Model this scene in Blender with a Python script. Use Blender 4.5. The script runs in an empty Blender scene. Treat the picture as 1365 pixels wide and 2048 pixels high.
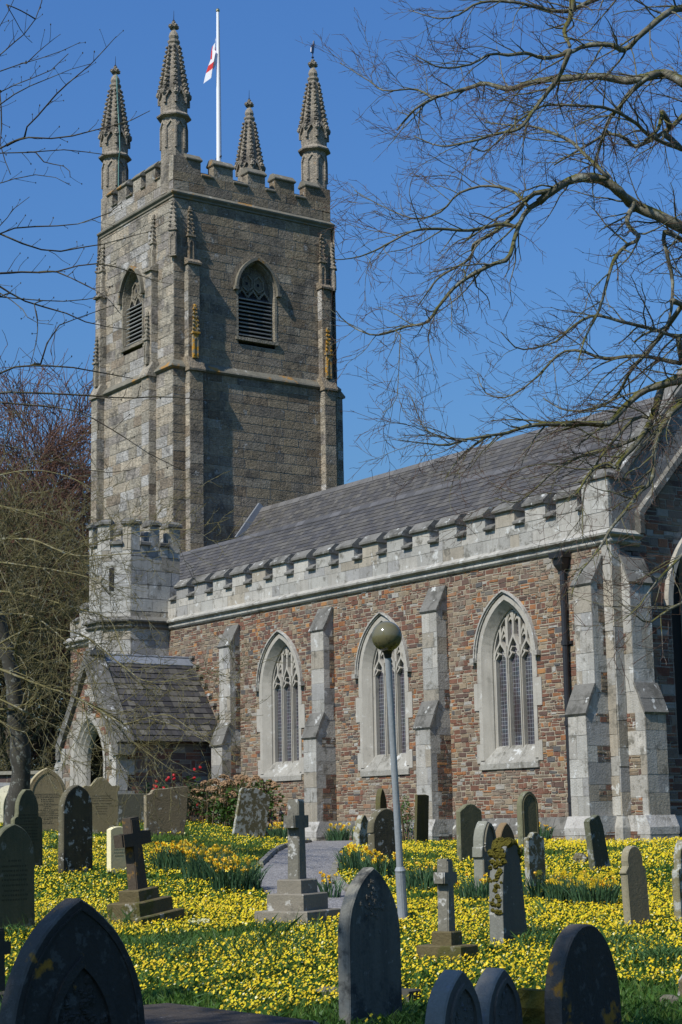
import bpy, math, random
import numpy as np
from math import sin, cos, pi, sqrt, radians, hypot, atan2
from mathutils import Vector, Matrix
random.seed(11); rng = np.random.default_rng(11)
SC = bpy.context.scene; COL = SC.collection

# ---------------------------------------------------------------- camera
cd = bpy.data.cameras.new('camera'); CAM = bpy.data.objects.new('camera', cd); COL.objects.link(CAM)
cd.sensor_fit = 'HORIZONTAL'; cd.sensor_width = 36; cd.lens = 94.638; cd.clip_end = 6000; cd.clip_start = .5
CP = (26.088, -25.142, 1.6)
_f = Vector((-0.80398, 0.56957, 0.17155)); _yaw, _pit, _rol = radians(54.6846), radians(9.87798), radians(-1.03393)
_f = Vector((-sin(_yaw)*cos(_pit), cos(_yaw)*cos(_pit), sin(_pit)))
_r0 = Vector((cos(_yaw), sin(_yaw), 0)); _u0 = _r0.cross(_f)
_r = _r0*cos(_rol) + _u0*sin(_rol); _u = _r.cross(_f)
CAM.matrix_world = Matrix(((_r.x, _u.x, -_f.x, CP[0]), (_r.y, _u.y, -_f.y, CP[1]), (_r.z, _u.z, -_f.z, CP[2]), (0, 0, 0, 1)))
SC.camera = CAM
# ---------------------------------------------------------------- sky, sun, exposure
SUN_AZ, SUN_EL = 168.0, 46.0
w = bpy.data.worlds.new('World'); SC.world = w; w.use_nodes = True
nt = w.node_tree; sk = nt.nodes.new('ShaderNodeTexSky'); sk.sky_type = 'NISHITA'; sk.sun_disc = False
sk.sun_elevation = radians(SUN_EL); sk.sun_rotation = radians(SUN_AZ)
sk.air_density = 2; sk.dust_density = 2; sk.ozone_density = 10; sk.altitude = 0
mx = nt.nodes.new('ShaderNodeMix'); mx.data_type = 'RGBA'; mx.blend_type = 'MULTIPLY'; mx.inputs[0].default_value = 1
mx.inputs[7].default_value = (.52, .755, 1.12, 1)
nt.links.new(sk.outputs[0], mx.inputs[6]); nt.links.new(mx.outputs[2], nt.nodes['Background'].inputs[0])
nt.nodes['Background'].inputs[1].default_value = .12
sl = bpy.data.lights.new('sun', 'SUN'); sl.energy = 5.0; sl.angle = radians(.53); sl.color = (1, .955, .88)
so = bpy.data.objects.new('sun', sl); COL.objects.link(so)
SD = Vector((sin(radians(SUN_AZ))*cos(radians(SUN_EL)), cos(radians(SUN_AZ))*cos(radians(SUN_EL)), sin(radians(SUN_EL))))
so.rotation_euler = (-SD).to_track_quat('-Z', 'Y').to_euler(); so.location = SD*60
SC.view_settings.view_transform = 'Standard'; SC.view_settings.look = 'None'
SC.view_settings.exposure = 0; SC.view_settings.gamma = 1

# ---------------------------------------------------------------- helpers
def tag(o, label=None, cat=None, group=None, kind=None):
    if label: o['label'] = label
    if cat: o['category'] = cat
    if group: o['group'] = group
    if kind: o['kind'] = kind
    return o
def empty(name, loc=(0, 0, 0)):
    o = bpy.data.objects.new(name, None); COL.objects.link(o); o.location = loc; o.empty_display_size = .3
    return o
BASE = {}
class MB:
    def __init__(s): s.v = []; s.f = []; s.c = []
    def face(s, pts, col=(.5, .5, .5)):
        i = len(s.v); s.v.extend(pts); s.f.append(tuple(range(i, i+len(pts)))); s.c.append(col)
    def quadstrip(s, A, B, col, closed=False):
        n = len(A); m = n if closed else n-1
        for i in range(m):
            j = (i+1) % n; s.face([A[i], A[j], B[j], B[i]], col)
    def box(s, x0, x1, y0, y1, z0, z1, col=(.5, .5, .5)):
        p = [(x, y, z) for z in (z0, z1) for y in (y0, y1) for x in (x0, x1)]
        i = len(s.v); s.v.extend(p)
        for q in ((0, 2, 3, 1), (4, 5, 7, 6), (0, 1, 5, 4), (2, 6, 7, 3), (0, 4, 6, 2), (1, 3, 7, 5)):
            s.f.append(tuple(i+k for k in q)); s.c.append(col)
    def prism(s, poly, F, n0, n1, col=(.5, .5, .5), back=True):
        A = [F(u, v, n0) for u, v in poly]; B = [F(u, v, n1) for u, v in poly]
        s.face(B, col)
        if back: s.face(A[::-1], col)
        s.quadstrip(A, B, col, True)
    def loft(s, rings, col=(.5, .5, .5), cap=True, closed=True):
        for a, b in zip(rings, rings[1:]): s.quadstrip(a, b, col, closed)
        if cap: s.face(rings[0][::-1], col); s.face(rings[-1], col)
    def lump(s, c, rx, ry, rz, col, n=6, jit=0):
        cx, cy, cz = c; R = []
        for k, ph in enumerate((-1.1, -.4, .35, 1.05)):
            R.append([(cx+rx*cos(ph)*cos(2*pi*i/n+k*.4)*(1+random.uniform(-jit, jit)), cy+ry*cos(ph)*sin(2*pi*i/n+k*.4)*(1+random.uniform(-jit, jit)), cz+rz*sin(ph)) for i in range(n)])
        s.loft(R, col)
    def tube(s, pts, rad, n=8, col=(.5, .5, .5), cap=True):
        P = [Vector(p) for p in pts]; R = []
        for i, p in enumerate(P):
            t = (P[min(i+1, len(P)-1)]-P[max(i-1, 0)]).normalized()
            a = t.cross(Vector((.3, .91, .28))).normalized(); b = t.cross(a)
            r = rad[i] if hasattr(rad, '__len__') else rad
            R.append([tuple(p+a*(r*cos(2*pi*k/n))+b*(r*sin(2*pi*k/n))) for k in range(n)])
        s.loft(R, col, cap)
    def sweep(s, path, F, wd, n0, n1, col=(.5, .5, .5), closed=False, off=0.0):
        n = len(path); L = []
        for i, (u, v) in enumerate(path):
            a = path[i-1] if (i > 0 or closed) else None; b = path[(i+1) % n] if (i < n-1 or closed) else None
            def nm(p, q):
                d = hypot(q[0]-p[0], q[1]-p[1]) or 1e-9; return (-(q[1]-p[1])/d, (q[0]-p[0])/d)
            if a and b:
                m, k = nm(a, (u, v)), nm((u, v), b); x, y = m[0]+k[0], m[1]+k[1]; l = hypot(x, y) or 1e-9
                x, y = x/l, y/l; sc = 1/max(.35, x*m[0]+y*m[1]); L.append((x*sc, y*sc))
            else: L.append(nm(a, (u, v)) if a else nm((u, v), b))
        A = [(p[0]+l[0]*(off+wd/2), p[1]+l[1]*(off+wd/2)) for p, l in zip(path, L)]
        B = [(p[0]+l[0]*(off-wd/2), p[1]+l[1]*(off-wd/2)) for p, l in zip(path, L)]
        a1 = [F(*p, n1) for p in A]; b1 = [F(*p, n1) for p in B]; a0 = [F(*p, n0) for p in A]; b0 = [F(*p, n0) for p in B]
        s.quadstrip(a1, b1, col, closed); s.quadstrip(a0, a1, col, closed); s.quadstrip(b1, b0, col, closed)
        if not closed:
            s.face([a0[0], a1[0], b1[0], b0[0]], col); s.face([a0[-1], b0[-1], b1[-1], a1[-1]], col)
    def build(s, name, mat, parent=None, base=None, smooth=False):
        if base is None: base = BASE.get(parent.name, (0, 0, 0)) if parent else (0, 0, 0)
        V = np.array(s.v, np.float32)-np.array(base, np.float32)
        o = mesh_np(name, V, s.f, mat, s.c, smooth)
        if parent: o.parent = parent; BASE[o.name] = base
        else: o.location = base; BASE[o.name] = base
        return o
def mesh_np(name, V, faces, mat, cols=None, smooth=False):
    me = bpy.data.meshes.new(name)
    if isinstance(faces, np.ndarray):
        k = faces.shape[1]; lt = np.full(len(faces), k, np.int32); li = faces.astype(np.int32).ravel()
    else:
        lt = np.fromiter((len(f) for f in faces), np.int32, len(faces)); li = np.fromiter((i for f in faces for i in f), np.int32, int(lt.sum()))
    me.vertices.add(len(V)); me.vertices.foreach_set('co', np.asarray(V, np.float32).ravel())
    me.loops.add(len(li)); me.loops.foreach_set('vertex_index', li)
    me.polygons.add(len(lt)); ls = np.concatenate(([0], np.cumsum(lt)[:-1])).astype(np.int32)
    me.polygons.foreach_set('loop_start', ls); me.polygons.foreach_set('loop_total', lt)
    me.polygons.foreach_set('use_smooth', np.full(len(lt), smooth, bool))
    me.update(calc_edges=True)
    if cols is not None and len(cols):
        C = np.asarray(cols, np.float32)
        if C.shape[1] == 3: C = np.concatenate([C, np.ones((len(C), 1), np.float32)], 1)
        at = me.color_attributes.new('Col', 'FLOAT_COLOR', 'CORNER'); at.data.foreach_set('color', np.repeat(C, lt, axis=0).ravel())
    me.materials.append(mat)
    o = bpy.data.objects.new(name, me); COL.objects.link(o); return o
def copy_obj(o, parent=None, loc=None):
    c = o.copy(); COL.objects.link(c)
    if parent: c.parent = parent
    if loc is not None: c.location = loc
    for ch in o.children: copy_obj(ch, c)
    return c
def frame(o, u, v, n):
    o, u, v, n = (np.array(a, float) for a in (o, u, v, n))
    ox, oy, oz = o; 
    def F(a, b, c=0.0):
        return (ox+u[0]*a+v[0]*b+n[0]*c, oy+u[1]*a+v[1]*b+n[1]*c, oz+u[2]*a+v[2]*b+n[2]*c)
    return F
FS = frame((0, 0, 0), (1, 0, 0), (0, 0, 1), (0, -1, 0))          # south facing wall at Y=0
FE = frame((0, 0, 0), (0, 1, 0), (0, 0, 1), (1, 0, 0))           # east facing wall at X=0
def fsouth(y): return frame((0, y, 0), (1, 0, 0), (0, 0, 1), (0, -1, 0))
def feast(x): return frame((x, 0, 0), (0, 1, 0), (0, 0, 1), (1, 0, 0))
def smooth01(t): t = np.clip(t, 0, 1); return t*t*(3-2*t)
def gz(x, y):
    dx, dy = x-CP[0], y-CP[1]; d = -.8160*dx+.5780*dy; e = .5780*dx+.8160*dy
    return 1.19*smooth01((d-8)/31)+.6*smooth01((d-26)/26)*smooth01((-e-.8)/3.5)
def gnd(x, y): return float(gz(x, y))
def arch(cx, a, zb, zs, c, n=9, inset=0.0):
    """pointed arch outline: left foot, up, apex, down to right foot"""
    r = a+c-inset; th = math.acos(min(1, c/r)); P = [(cx-a+inset, zb)]
    for i in range(n+1):
        t = th*i/n; P.append((cx+c-r*cos(t), zs+r*sin(t)))
    return P+[(2*cx-x, z) for x, z in P[::-1][1:]]
def arch_half(a, zs, c, z, inset=0.0):
    r = a+c-inset
    if z <= zs: return a-inset
    q = r*r-(z-zs)**2
    return (sqrt(q)-c) if q > 0 and sqrt(q) > c else 0.0

# ---------------------------------------------------------------- materials
def nodes(name):
    m = bpy.data.materials.new(name); m.use_nodes = True; t = m.node_tree; b = t.nodes['Principled BSDF']; return m, t, b
def N(t, typ, **kw):
    n = t.nodes.new(typ)
    for k, v in kw.items():
        if k.startswith('i'): n.inputs[int(k[1:])].default_value = v
        else: setattr(n, k, v)
    return n
def noise(t, co, scale, detail=5, rough=.6):
    n = N(t, 'ShaderNodeTexNoise'); n.inputs['Scale'].default_value = scale; n.inputs['Detail'].default_value = detail; n.inputs['Roughness'].default_value = rough
    t.links.new(co, n.inputs['Vector']); return n.outputs['Fac']
def step(t, fac, a, b):
    n = N(t, 'ShaderNodeMapRange'); n.clamp = True; t.links.new(fac, n.inputs[0]); n.inputs[1].default_value = a; n.inputs[2].default_value = b; return n.outputs[0]
def mixc(t, fac, A, B, mode='MIX'):
    n = N(t, 'ShaderNodeMix', data_type='RGBA', blend_type=mode)
    if isinstance(fac, (int, float)): n.inputs[0].default_value = fac
    else: t.links.new(fac, n.inputs[0])
    for s, x in ((6, A), (7, B)):
        if isinstance(x, tuple): n.inputs[s].default_value = (*x[:3], 1)
        else: t.links.new(x, n.inputs[s])
    return n.outputs[2]
def val(t, op, a, b=None):
    n = N(t, 'ShaderNodeMath', operation=op)
    for i, x in enumerate((a, b)):
        if x is None: continue
        if isinstance(x, (int, float)): n.inputs[i].default_value = x
        else: t.links.new(x, n.inputs[i])
    return n.outputs[0]
def gray(t, fac, lo, hi):
    n = N(t, 'ShaderNodeMapRange'); t.links.new(fac, n.inputs[0]); n.inputs[3].default_value = lo; n.inputs[4].default_value = hi
    c = N(t, 'ShaderNodeCombineColor')
    for i in range(3): t.links.new(n.outputs[0], c.inputs[i])
    return c.outputs[0]
EDGE_SUN_LICHEN = False
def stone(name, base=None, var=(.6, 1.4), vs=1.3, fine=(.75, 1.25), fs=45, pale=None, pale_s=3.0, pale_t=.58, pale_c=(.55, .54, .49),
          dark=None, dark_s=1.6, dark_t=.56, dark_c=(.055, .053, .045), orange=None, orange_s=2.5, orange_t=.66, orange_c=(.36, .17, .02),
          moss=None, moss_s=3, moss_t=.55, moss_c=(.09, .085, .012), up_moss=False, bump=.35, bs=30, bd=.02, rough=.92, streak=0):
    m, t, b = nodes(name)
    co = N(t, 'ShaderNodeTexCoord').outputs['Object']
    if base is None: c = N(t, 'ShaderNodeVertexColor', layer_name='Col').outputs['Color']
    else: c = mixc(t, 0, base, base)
    if base is not None and EDGE_SUN_LICHEN:      # vertex colour .5 = the stone itself; paler rims paint in their sunlight, with pale lichen
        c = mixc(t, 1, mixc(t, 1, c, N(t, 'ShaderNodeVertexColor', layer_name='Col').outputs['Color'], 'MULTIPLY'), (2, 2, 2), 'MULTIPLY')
    c = mixc(t, 1, c, gray(t, noise(t, co, vs, 6), *var), 'MULTIPLY')
    c = mixc(t, 1, c, gray(t, noise(t, co, fs, 3, .7), *fine), 'MULTIPLY')
    if streak:
        mp = N(t, 'ShaderNodeMapping'); mp.inputs['Scale'].default_value = (4, 4, .35); t.links.new(co, mp.inputs['Vector'])
        c = mixc(t, val(t, 'MULTIPLY', step(t, noise(t, mp.outputs[0], 2.2, 5), .5, .72), streak), c, dark_c)
    if dark: c = mixc(t, val(t, 'MULTIPLY', step(t, noise(t, co, dark_s, 8, .7), dark_t, dark_t+.1), dark), c, dark_c)
    if pale: c = mixc(t, val(t, 'MULTIPLY', step(t, noise(t, co, pale_s, 8, .65), pale_t, pale_t+.05), pale), c, pale_c)
    if orange: c = mixc(t, val(t, 'MULTIPLY', step(t, noise(t, co, orange_s, 6, .6), orange_t, orange_t+.06), orange), c, orange_c)
    if moss:
        f = step(t, noise(t, co, moss_s, 7, .65), moss_t, moss_t+.08)
        if up_moss:
            g = N(t, 'ShaderNodeNewGeometry'); sx = N(t, 'ShaderNodeSeparateXYZ'); t.links.new(g.outputs['Normal'], sx.inputs[0])
            f = val(t, 'MULTIPLY', f, step(t, sx.outputs[2], .1, .6))
        c = mixc(t, val(t, 'MULTIPLY', f, moss), c, moss_c)
    t.links.new(c, b.inputs['Base Color']); b.inputs['Roughness'].default_value = rough; b.inputs['Specular IOR Level'].default_value = .25
    if bump:
        bp = N(t, 'ShaderNodeBump'); bp.inputs['Strength'].default_value = bump; bp.inputs['Distance'].default_value = bd
        t.links.new(val(t, 'ADD', noise(t, co, bs, 6, .7), val(t, 'MULTIPLY', noise(t, co, bs*.25, 4), .8)), bp.inputs['Height']); t.links.new(bp.outputs[0], b.inputs['Normal'])
    return m
def simple(name, col, rough=.6, metal=0, spec=.5, attr=False, var=0, vs=8, trans=0):
    m, t, b = nodes(name); b.inputs['Roughness'].default_value = rough; b.inputs['Metallic'].default_value = metal; b.inputs['Specular IOR Level'].default_value = spec
    c = N(t, 'ShaderNodeVertexColor', layer_name='Col').outputs['Color'] if attr else mixc(t, 0, col, col)
    if var:
        co = N(t, 'ShaderNodeTexCoord').outputs['Object']; c = mixc(t, 1, c, gray(t, noise(t, co, vs, 5), 1-var, 1+var), 'MULTIPLY')
    t.links.new(c, b.inputs['Base Color'])
    if trans:
        tr = N(t, 'ShaderNodeBsdfTranslucent'); t.links.new(c, tr.inputs[0]); ms = N(t, 'ShaderNodeMixShader'); ms.inputs[0].default_value = trans
        t.links.new(b.outputs[0], ms.inputs[1]); t.links.new(tr.outputs[0], ms.inputs[2]); t.links.new(ms.outputs[0], t.nodes['Material Output'].inputs[0])
    return m
M = {}
M['rubble'] = stone('rubble_stone', var=(.6, 1.35), vs=7, fs=45, fine=(.65, 1.3), pale=.4, pale_s=.8, pale_t=.52, pale_c=(.25, .215, .16), dark=.5, dark_s=2, dark_t=.62, bump=.5, bs=25)
M['granite'] = stone('light_granite', var=(.7, 1.25), vs=2.2, fs=45, fine=(.6, 1.35), pale=.75, pale_s=3.4, pale_t=.6, pale_c=(.56, .56, .52), dark=.8, dark_s=3.6, dark_t=.54, dark_c=(.12, .112, .088), bump=.6, bs=26, streak=.4)
M['tower'] = stone('tower_granite', var=(.65, 1.35), vs=1.1, fs=10, fine=(.3, 1.7), pale=.7, pale_s=3.2, pale_t=.62, pale_c=(.4, .39, .35), dark=.65, dark_s=1.6, dark_t=.52, dark_c=(.06, .057, .05), orange=.5, orange_s=.9, orange_t=.68, bump=1.0, bs=15, bd=.07, streak=.3)
M['dressed'] = stone('dressed_granite', base=(.37, .345, .29), var=(.75, 1.2), vs=2.5, fs=60, fine=(.75, 1.25), pale=.6, pale_s=4, pale_t=.62, pale_c=(.54, .53, .48), dark=.6, dark_s=3, dark_t=.6, dark_c=(.15, .14, .115), streak=.3, bump=.4, bs=50, bd=.01)
M['coping'] = stone('weathered_coping', base=(.155, .148, .128), var=(.6, 1.4), vs=3, fs=40, pale=.85, pale_s=4.2, pale_t=.6, pale_c=(.5, .5, .46), dark=.85, dark_s=2.6, dark_t=.5, dark_c=(.075, .072, .06), bump=.5, bs=30)
M['tcoping'] = stone('tower_coping', base=(.165, .152, .115), var=(.6, 1.4), vs=2.5, fs=25, fine=(.6, 1.4), pale=.5, pale_s=2.5, pale_t=.62, dark=.5, dark_s=2, dark_t=.56, orange=.7, orange_s=1.6, orange_t=.58, bump=.7, bs=20)
M['lichenstone'] = stone('orange_lichen_stone', base=(.21, .185, .125), orange=.9, orange_s=6, orange_t=.47, orange_c=(.42, .215, .02), bump=.7, bs=20)
M['slate'] = stone('roof_slate', var=(.75, 1.25), vs=3, fs=25, pale=.6, pale_s=9, pale_t=.7, pale_c=(.3, .3, .27), dark=.3, dark_s=1, dark_t=.55, orange=.5, orange_s=1.3, orange_t=.77, bump=.25, bs=20, rough=.75)
M['lead'] = simple('lead_flashing', (.19, .205, .225), .55, var=.35)
M['iron'] = simple('black_painted_iron', (.018, .018, .02), .45, var=.3)
M['gate'] = simple('gate_iron', (.03, .03, .035), .35)
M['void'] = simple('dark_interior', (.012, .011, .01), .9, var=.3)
M['louvre'] = stone('slate_louvre', var=(.8, 1.2), bump=.1)
M['white_pole'] = simple('white_gloss_paint', (.82, .82, .82), .3)
M['brass'] = simple('gilded_ball', (.5, .4, .2), .3, 1)
M['flag'] = simple('flag_cloth', (1, 1, 1), .8, attr=True, trans=.3)
M['vane'] = simple('blue_black_vane', (.012, .025, .07), .4)
M['copper'] = simple('verdigris_cable', (.08, .2, .17), .7)
def glass_mat():
    m, t, b = nodes('leaded_glass'); co = N(t, 'ShaderNodeTexCoord').outputs['Object']
    sp = N(t, 'ShaderNodeSeparateXYZ'); t.links.new(co, sp.inputs[0]); cb = N(t, 'ShaderNodeCombineXYZ'); t.links.new(sp.outputs[0], cb.inputs[0]); t.links.new(sp.outputs[2], cb.inputs[1])
    mp = N(t, 'ShaderNodeMapping'); t.links.new(cb.outputs[0], mp.inputs['Vector'])
    wob = noise(t, mp.outputs[0], 4, 3); va = N(t, 'ShaderNodeVectorMath', operation='ADD'); cw = N(t, 'ShaderNodeCombineXYZ'); t.links.new(val(t, 'MULTIPLY', wob, .03), cw.inputs[0]); t.links.new(val(t, 'MULTIPLY', wob, .035), cw.inputs[1])
    t.links.new(mp.outputs[0], va.inputs[0]); t.links.new(cw.outputs[0], va.inputs[1])
    br = N(t, 'ShaderNodeTexBrick', offset=.0); t.links.new(va.outputs[0], br.inputs['Vector'])
    br.inputs['Scale'].default_value = 1; br.inputs['Brick Width'].default_value = .082; br.inputs['Row Height'].default_value = .088; br.inputs['Mortar Size'].default_value = .0055; br.inputs['Mortar Smooth'].default_value = .3
    br.inputs['Color1'].default_value = (.04, .042, .05, 1); br.inputs['Color2'].default_value = (.06, .058, .062, 1); br.inputs['Mortar'].default_value = (.25, .26, .27, 1)
    vo = N(t, 'ShaderNodeTexVoronoi'); t.links.new(mp.outputs[0], vo.inputs['Vector']); vo.inputs['Scale'].default_value = 9
    c = mixc(t, .1, br.outputs['Color'], mixc(t, 1, vo.outputs['Color'], (.16, .1, .12), 'MULTIPLY'))
    c = mixc(t, 1, c, gray(t, noise(t, co, 1.6, 4), .45, 1.5), 'MULTIPLY'); c = mixc(t, val(t, 'MULTIPLY', step(t, noise(t, co, 1.1, 3), .52, .62), .6), c, (.032, .02, .016))
    t.links.new(c, b.inputs['Base Color']); b.inputs['Roughness'].default_value = .25; b.inputs['Specular IOR Level'].default_value = .6
    bp = N(t, 'ShaderNodeBump'); bp.inputs['Strength'].default_value = .6; bp.inputs['Distance'].default_value = .015; t.links.new(noise(t, co, 11, 2), bp.inputs['Height']); t.links.new(bp.outputs[0], b.inputs['Normal'])
    return m
M['glass'] = glass_mat()

PAL_RUB = [(3.6, (.168, .082, .054)), (1.1, (.27, .12, .052)), (2.0, (.115, .072, .055)), (2.4, (.19, .142, .098)), (2.2, (.26, .2, .13)), (.5, (.09, .085, .08)), (.3, (.36, .18, .07)), (.6, (.32, .3, .26))]
MORT_RUB = (.33, .285, .21)
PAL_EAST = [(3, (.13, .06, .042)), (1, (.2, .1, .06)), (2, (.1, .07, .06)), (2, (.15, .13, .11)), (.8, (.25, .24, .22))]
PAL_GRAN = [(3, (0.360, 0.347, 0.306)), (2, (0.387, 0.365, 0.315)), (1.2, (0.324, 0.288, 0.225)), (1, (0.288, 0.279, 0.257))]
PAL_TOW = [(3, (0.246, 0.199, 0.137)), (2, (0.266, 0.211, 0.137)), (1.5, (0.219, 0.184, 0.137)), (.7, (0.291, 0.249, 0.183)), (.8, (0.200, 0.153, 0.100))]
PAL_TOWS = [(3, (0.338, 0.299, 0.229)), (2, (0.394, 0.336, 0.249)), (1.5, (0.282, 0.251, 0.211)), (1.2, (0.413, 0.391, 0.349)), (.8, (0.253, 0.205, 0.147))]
def pick(pal, jit=.15):
    x = random.random()*sum(p[0] for p in pal)
    for wgt, c in pal:
        x -= wgt
        if x <= 0: break
    k = 1+random.uniform(-jit, jit); return (c[0]*k, c[1]*k, c[2]*k)
def cut_ivs(a, b, holes):
    out = [(a, b)]
    for h0, h1 in holes:
        nx = []
        for p, q in out:
            if h1 <= p or h0 >= q: nx.append((p, q)); continue
            if h0 > p: nx.append((p, h0))
            if h1 < q: nx.append((h1, q))
        out = nx
    return out
def masonry(mb, F, U0, U1, V0, V1, rows=(.062, .135), lens=(.09, .31), joint=.021, proud=(.004, .016), pal=PAL_RUB, mort=MORT_RUB, cut=None, split=.5, jit=.011, n=0.0):
    v = V0
    def blk(u0, u1, v0, v1):
        g = joint/2
        j = lambda: random.uniform(-jit, jit)
        P = [(u0+g+j(), v0+g+j()), (u1-g+j(), v0+g+j()), (u1-g+j(), v1-g+j()), (u0+g+j(), v1-g+j())]
        h = n+random.uniform(*proud); ch = .25*joint
        col = pick(pal); A = [F(a, b, n) for a, b in P]
        cu, cv = (u0+u1)/2, (v0+v1)/2
        B = [F(a+(cu-a)*ch/max(.03, (u1-u0)), b+(cv-b)*ch/max(.03, (v1-v0)), h) for a, b in P]
        mb.face(B, col)
        for i in range(4): mb.face([A[i], A[(i+1) % 4], B[(i+1) % 4], B[i]], col)
    while v < V1-1e-4:
        h = random.uniform(*rows)
        if v+h > V1-rows[0]*.6: h = V1-v
        ivs = cut_ivs(U0, U1, cut(v, v+h) if cut else [])
        for a, b in ivs:
            if b-a < .01: continue
            mb.face([F(a, v, n), F(b, v, n), F(b, v+h, n), F(a, v+h, n)], mort)
            u = a
            while u < b-1e-4:
                L = random.uniform(*lens)*(1 if random.random() < .75 else .6)
                if u+L > b-lens[0]*.5: L = b-u
                if random.random() < split and h > .1:
                    q = v+h*random.uniform(.35, .65); blk(u, u+L, v, q)
                    if L > .28 and random.random() < .5:
                        k = u+L*random.uniform(.4, .6); blk(u, k, q, v+h); blk(k, u+L, q, v+h)
                    else: blk(u, u+L, q, v+h)
                else: blk(u, u+L, v, v+h)
                u += L
        v += h
ASH = dict(rows=(.3, .42), lens=(.45, .95), joint=.012, proud=(.004, .012), split=0, jit=.003)
TASH = dict(rows=(.3, .4), lens=(.55, 1.15), joint=.024, proud=(.006, .016), split=0, jit=.004, mort=(.34, .31, .25))
MORT_G = (.33, .31, .27)
def slates(mb, F, U0, U1, V0, V1, rh=.2, sw=(.2, .32), pal=((.074, .070, .066), (.082, .077, .07), (.063, .061, .060), (.09, .084, .073)), clipfn=None, lift=.014):
    v = V0
    mb.face([F(U0, V0, -.02), F(U1, V0, -.02), F(U1, V1, -.02), F(U0, V1, -.02)], (.05, .05, .05))
    while v < V1-.01:
        h = min(rh, V1-v); a, b = (U0, U1) if not clipfn else clipfn(v); u = a-random.uniform(0, sw[0])
        while u < b:
            L = random.uniform(*sw); p, q = max(a, u), min(b, u+L)
            if q-p > .01:
                c = random.choice(pal); k = random.uniform(.82, 1.2); c = (c[0]*k, c[1]*k, c[2]*k); l = lift*random.uniform(.7, 1.3)
                g = .003
                mb.face([F(p+g, v, l), F(q-g, v, l), F(q-g, v+h*1.04, .001), F(p+g, v+h*1.04, .001)], c)
                mb.face([F(p+g, v, -.01), F(q-g, v, -.01), F(q-g, v, l), F(p+g, v, l)], (c[0]*.7, c[1]*.7, c[2]*.7))
                mb.face([F(q-g, v, -.01), F(q-g, v+h, -.01), F(q-g, v+h, .001), F(q-g, v, l)], c)
            u += L
        v += h
GRAVES=[('g1','lancet','black',16.7,-20.36,0.02,0.91,1.19,0.15,0),
 ('g2','round','green',7.1,-16.3,0.43,0.58,1.24,0.11,0),
 ('g3','ogee','green',-0.86,-12.35,0.95,0.56,1.33,0.1,0),
 ('g4','gothic','cream',-11.36,-6.91,1.56,0.9,1.42,0.12,0),
 ('g5','round','darklichen',0.14,-11.98,0.91,0.59,1.38,0.13,0),
 ('g6','ogee2','buff',-8.79,-6.88,1.49,0.78,1.2,0.09,0),
 ('g7','chest','grey',-13.93,-3.27,1.69,0.96,0.75,0.3,0),
 ('g8','stepped','buffgrey',-7.18,-6.17,1.44,0.94,1.01,0.12,0),
 ('g9','flatround','white',0.53,-11.45,0.9,0.3,0.73,0.12,0),
 ('g12','scallop','lichen',-9.56,-2.66,1.34,0.82,1.15,0.08,12),
 ('g14','pointy','moss',-6.62,-0.96,1.19,0.24,1.19,0.14,0),
 ('g15','broken','lichen',-2.36,-4.61,1.14,0.3,0.64,0.15,3),
 ('g16','shoulder','darklichen',3.8,-8.61,0.83,0.59,1.08,0.14,0),
 ('g17','lancet','slate',14.72,-16.86,0.12,0.62,1.15,0.115,1.5),
 ('g32','block','dark',14.16,-16.09,0.15,0.16,0.12,0.25,0),
 ('g18','square','moss',-3.72,-2.13,1.18,0.4,1.01,0.06,4),
 ('g20','hump','green',2.61,-5.98,0.96,0.5,0.94,0.1,0),
 ('g21','gothicstep','greymould',7.76,-9.91,0.61,0.35,1.0,0.16,0),
 ('g22','lancet','brown',5.8,-7.91,0.77,0.38,0.81,0.12,0),
 ('g23','mossy','slatemoss',11.56,-12.76,0.34,0.44,1.06,0.17,-1),
 ('g24','round','green',0.49,-2.83,1.1,0.45,1.05,0.13,0),
 ('g25','trefoil','lichen',7.26,-8.64,0.68,0.36,0.77,0.08,0),
 ('g26','brokenlean','lichendark',5.8,-6.07,0.82,0.47,0.86,0.1,-5),
 ('g27','roundshoulder','cream2',11.42,-10.82,0.41,0.34,0.9,0.1,-1.5),
 ('g28','ogee','lichen',11.4,-10.02,0.44,0.42,0.92,0.09,0),
 ('g29','roundtall','black',16.41,-16.22,0.08,0.78,0.79,0.14,0),
 ('g30','lancetpanel','blue',16.51,-17.47,0.06,0.44,0.57,0.16,0),
 ('g31','lancetpanel','blue',16.29,-16.92,0.08,0.42,0.52,0.16,0),
 ('g33','round','white2',-18.77,-4.23,1.76,0.97,1.04,0.5,0)]
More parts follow.
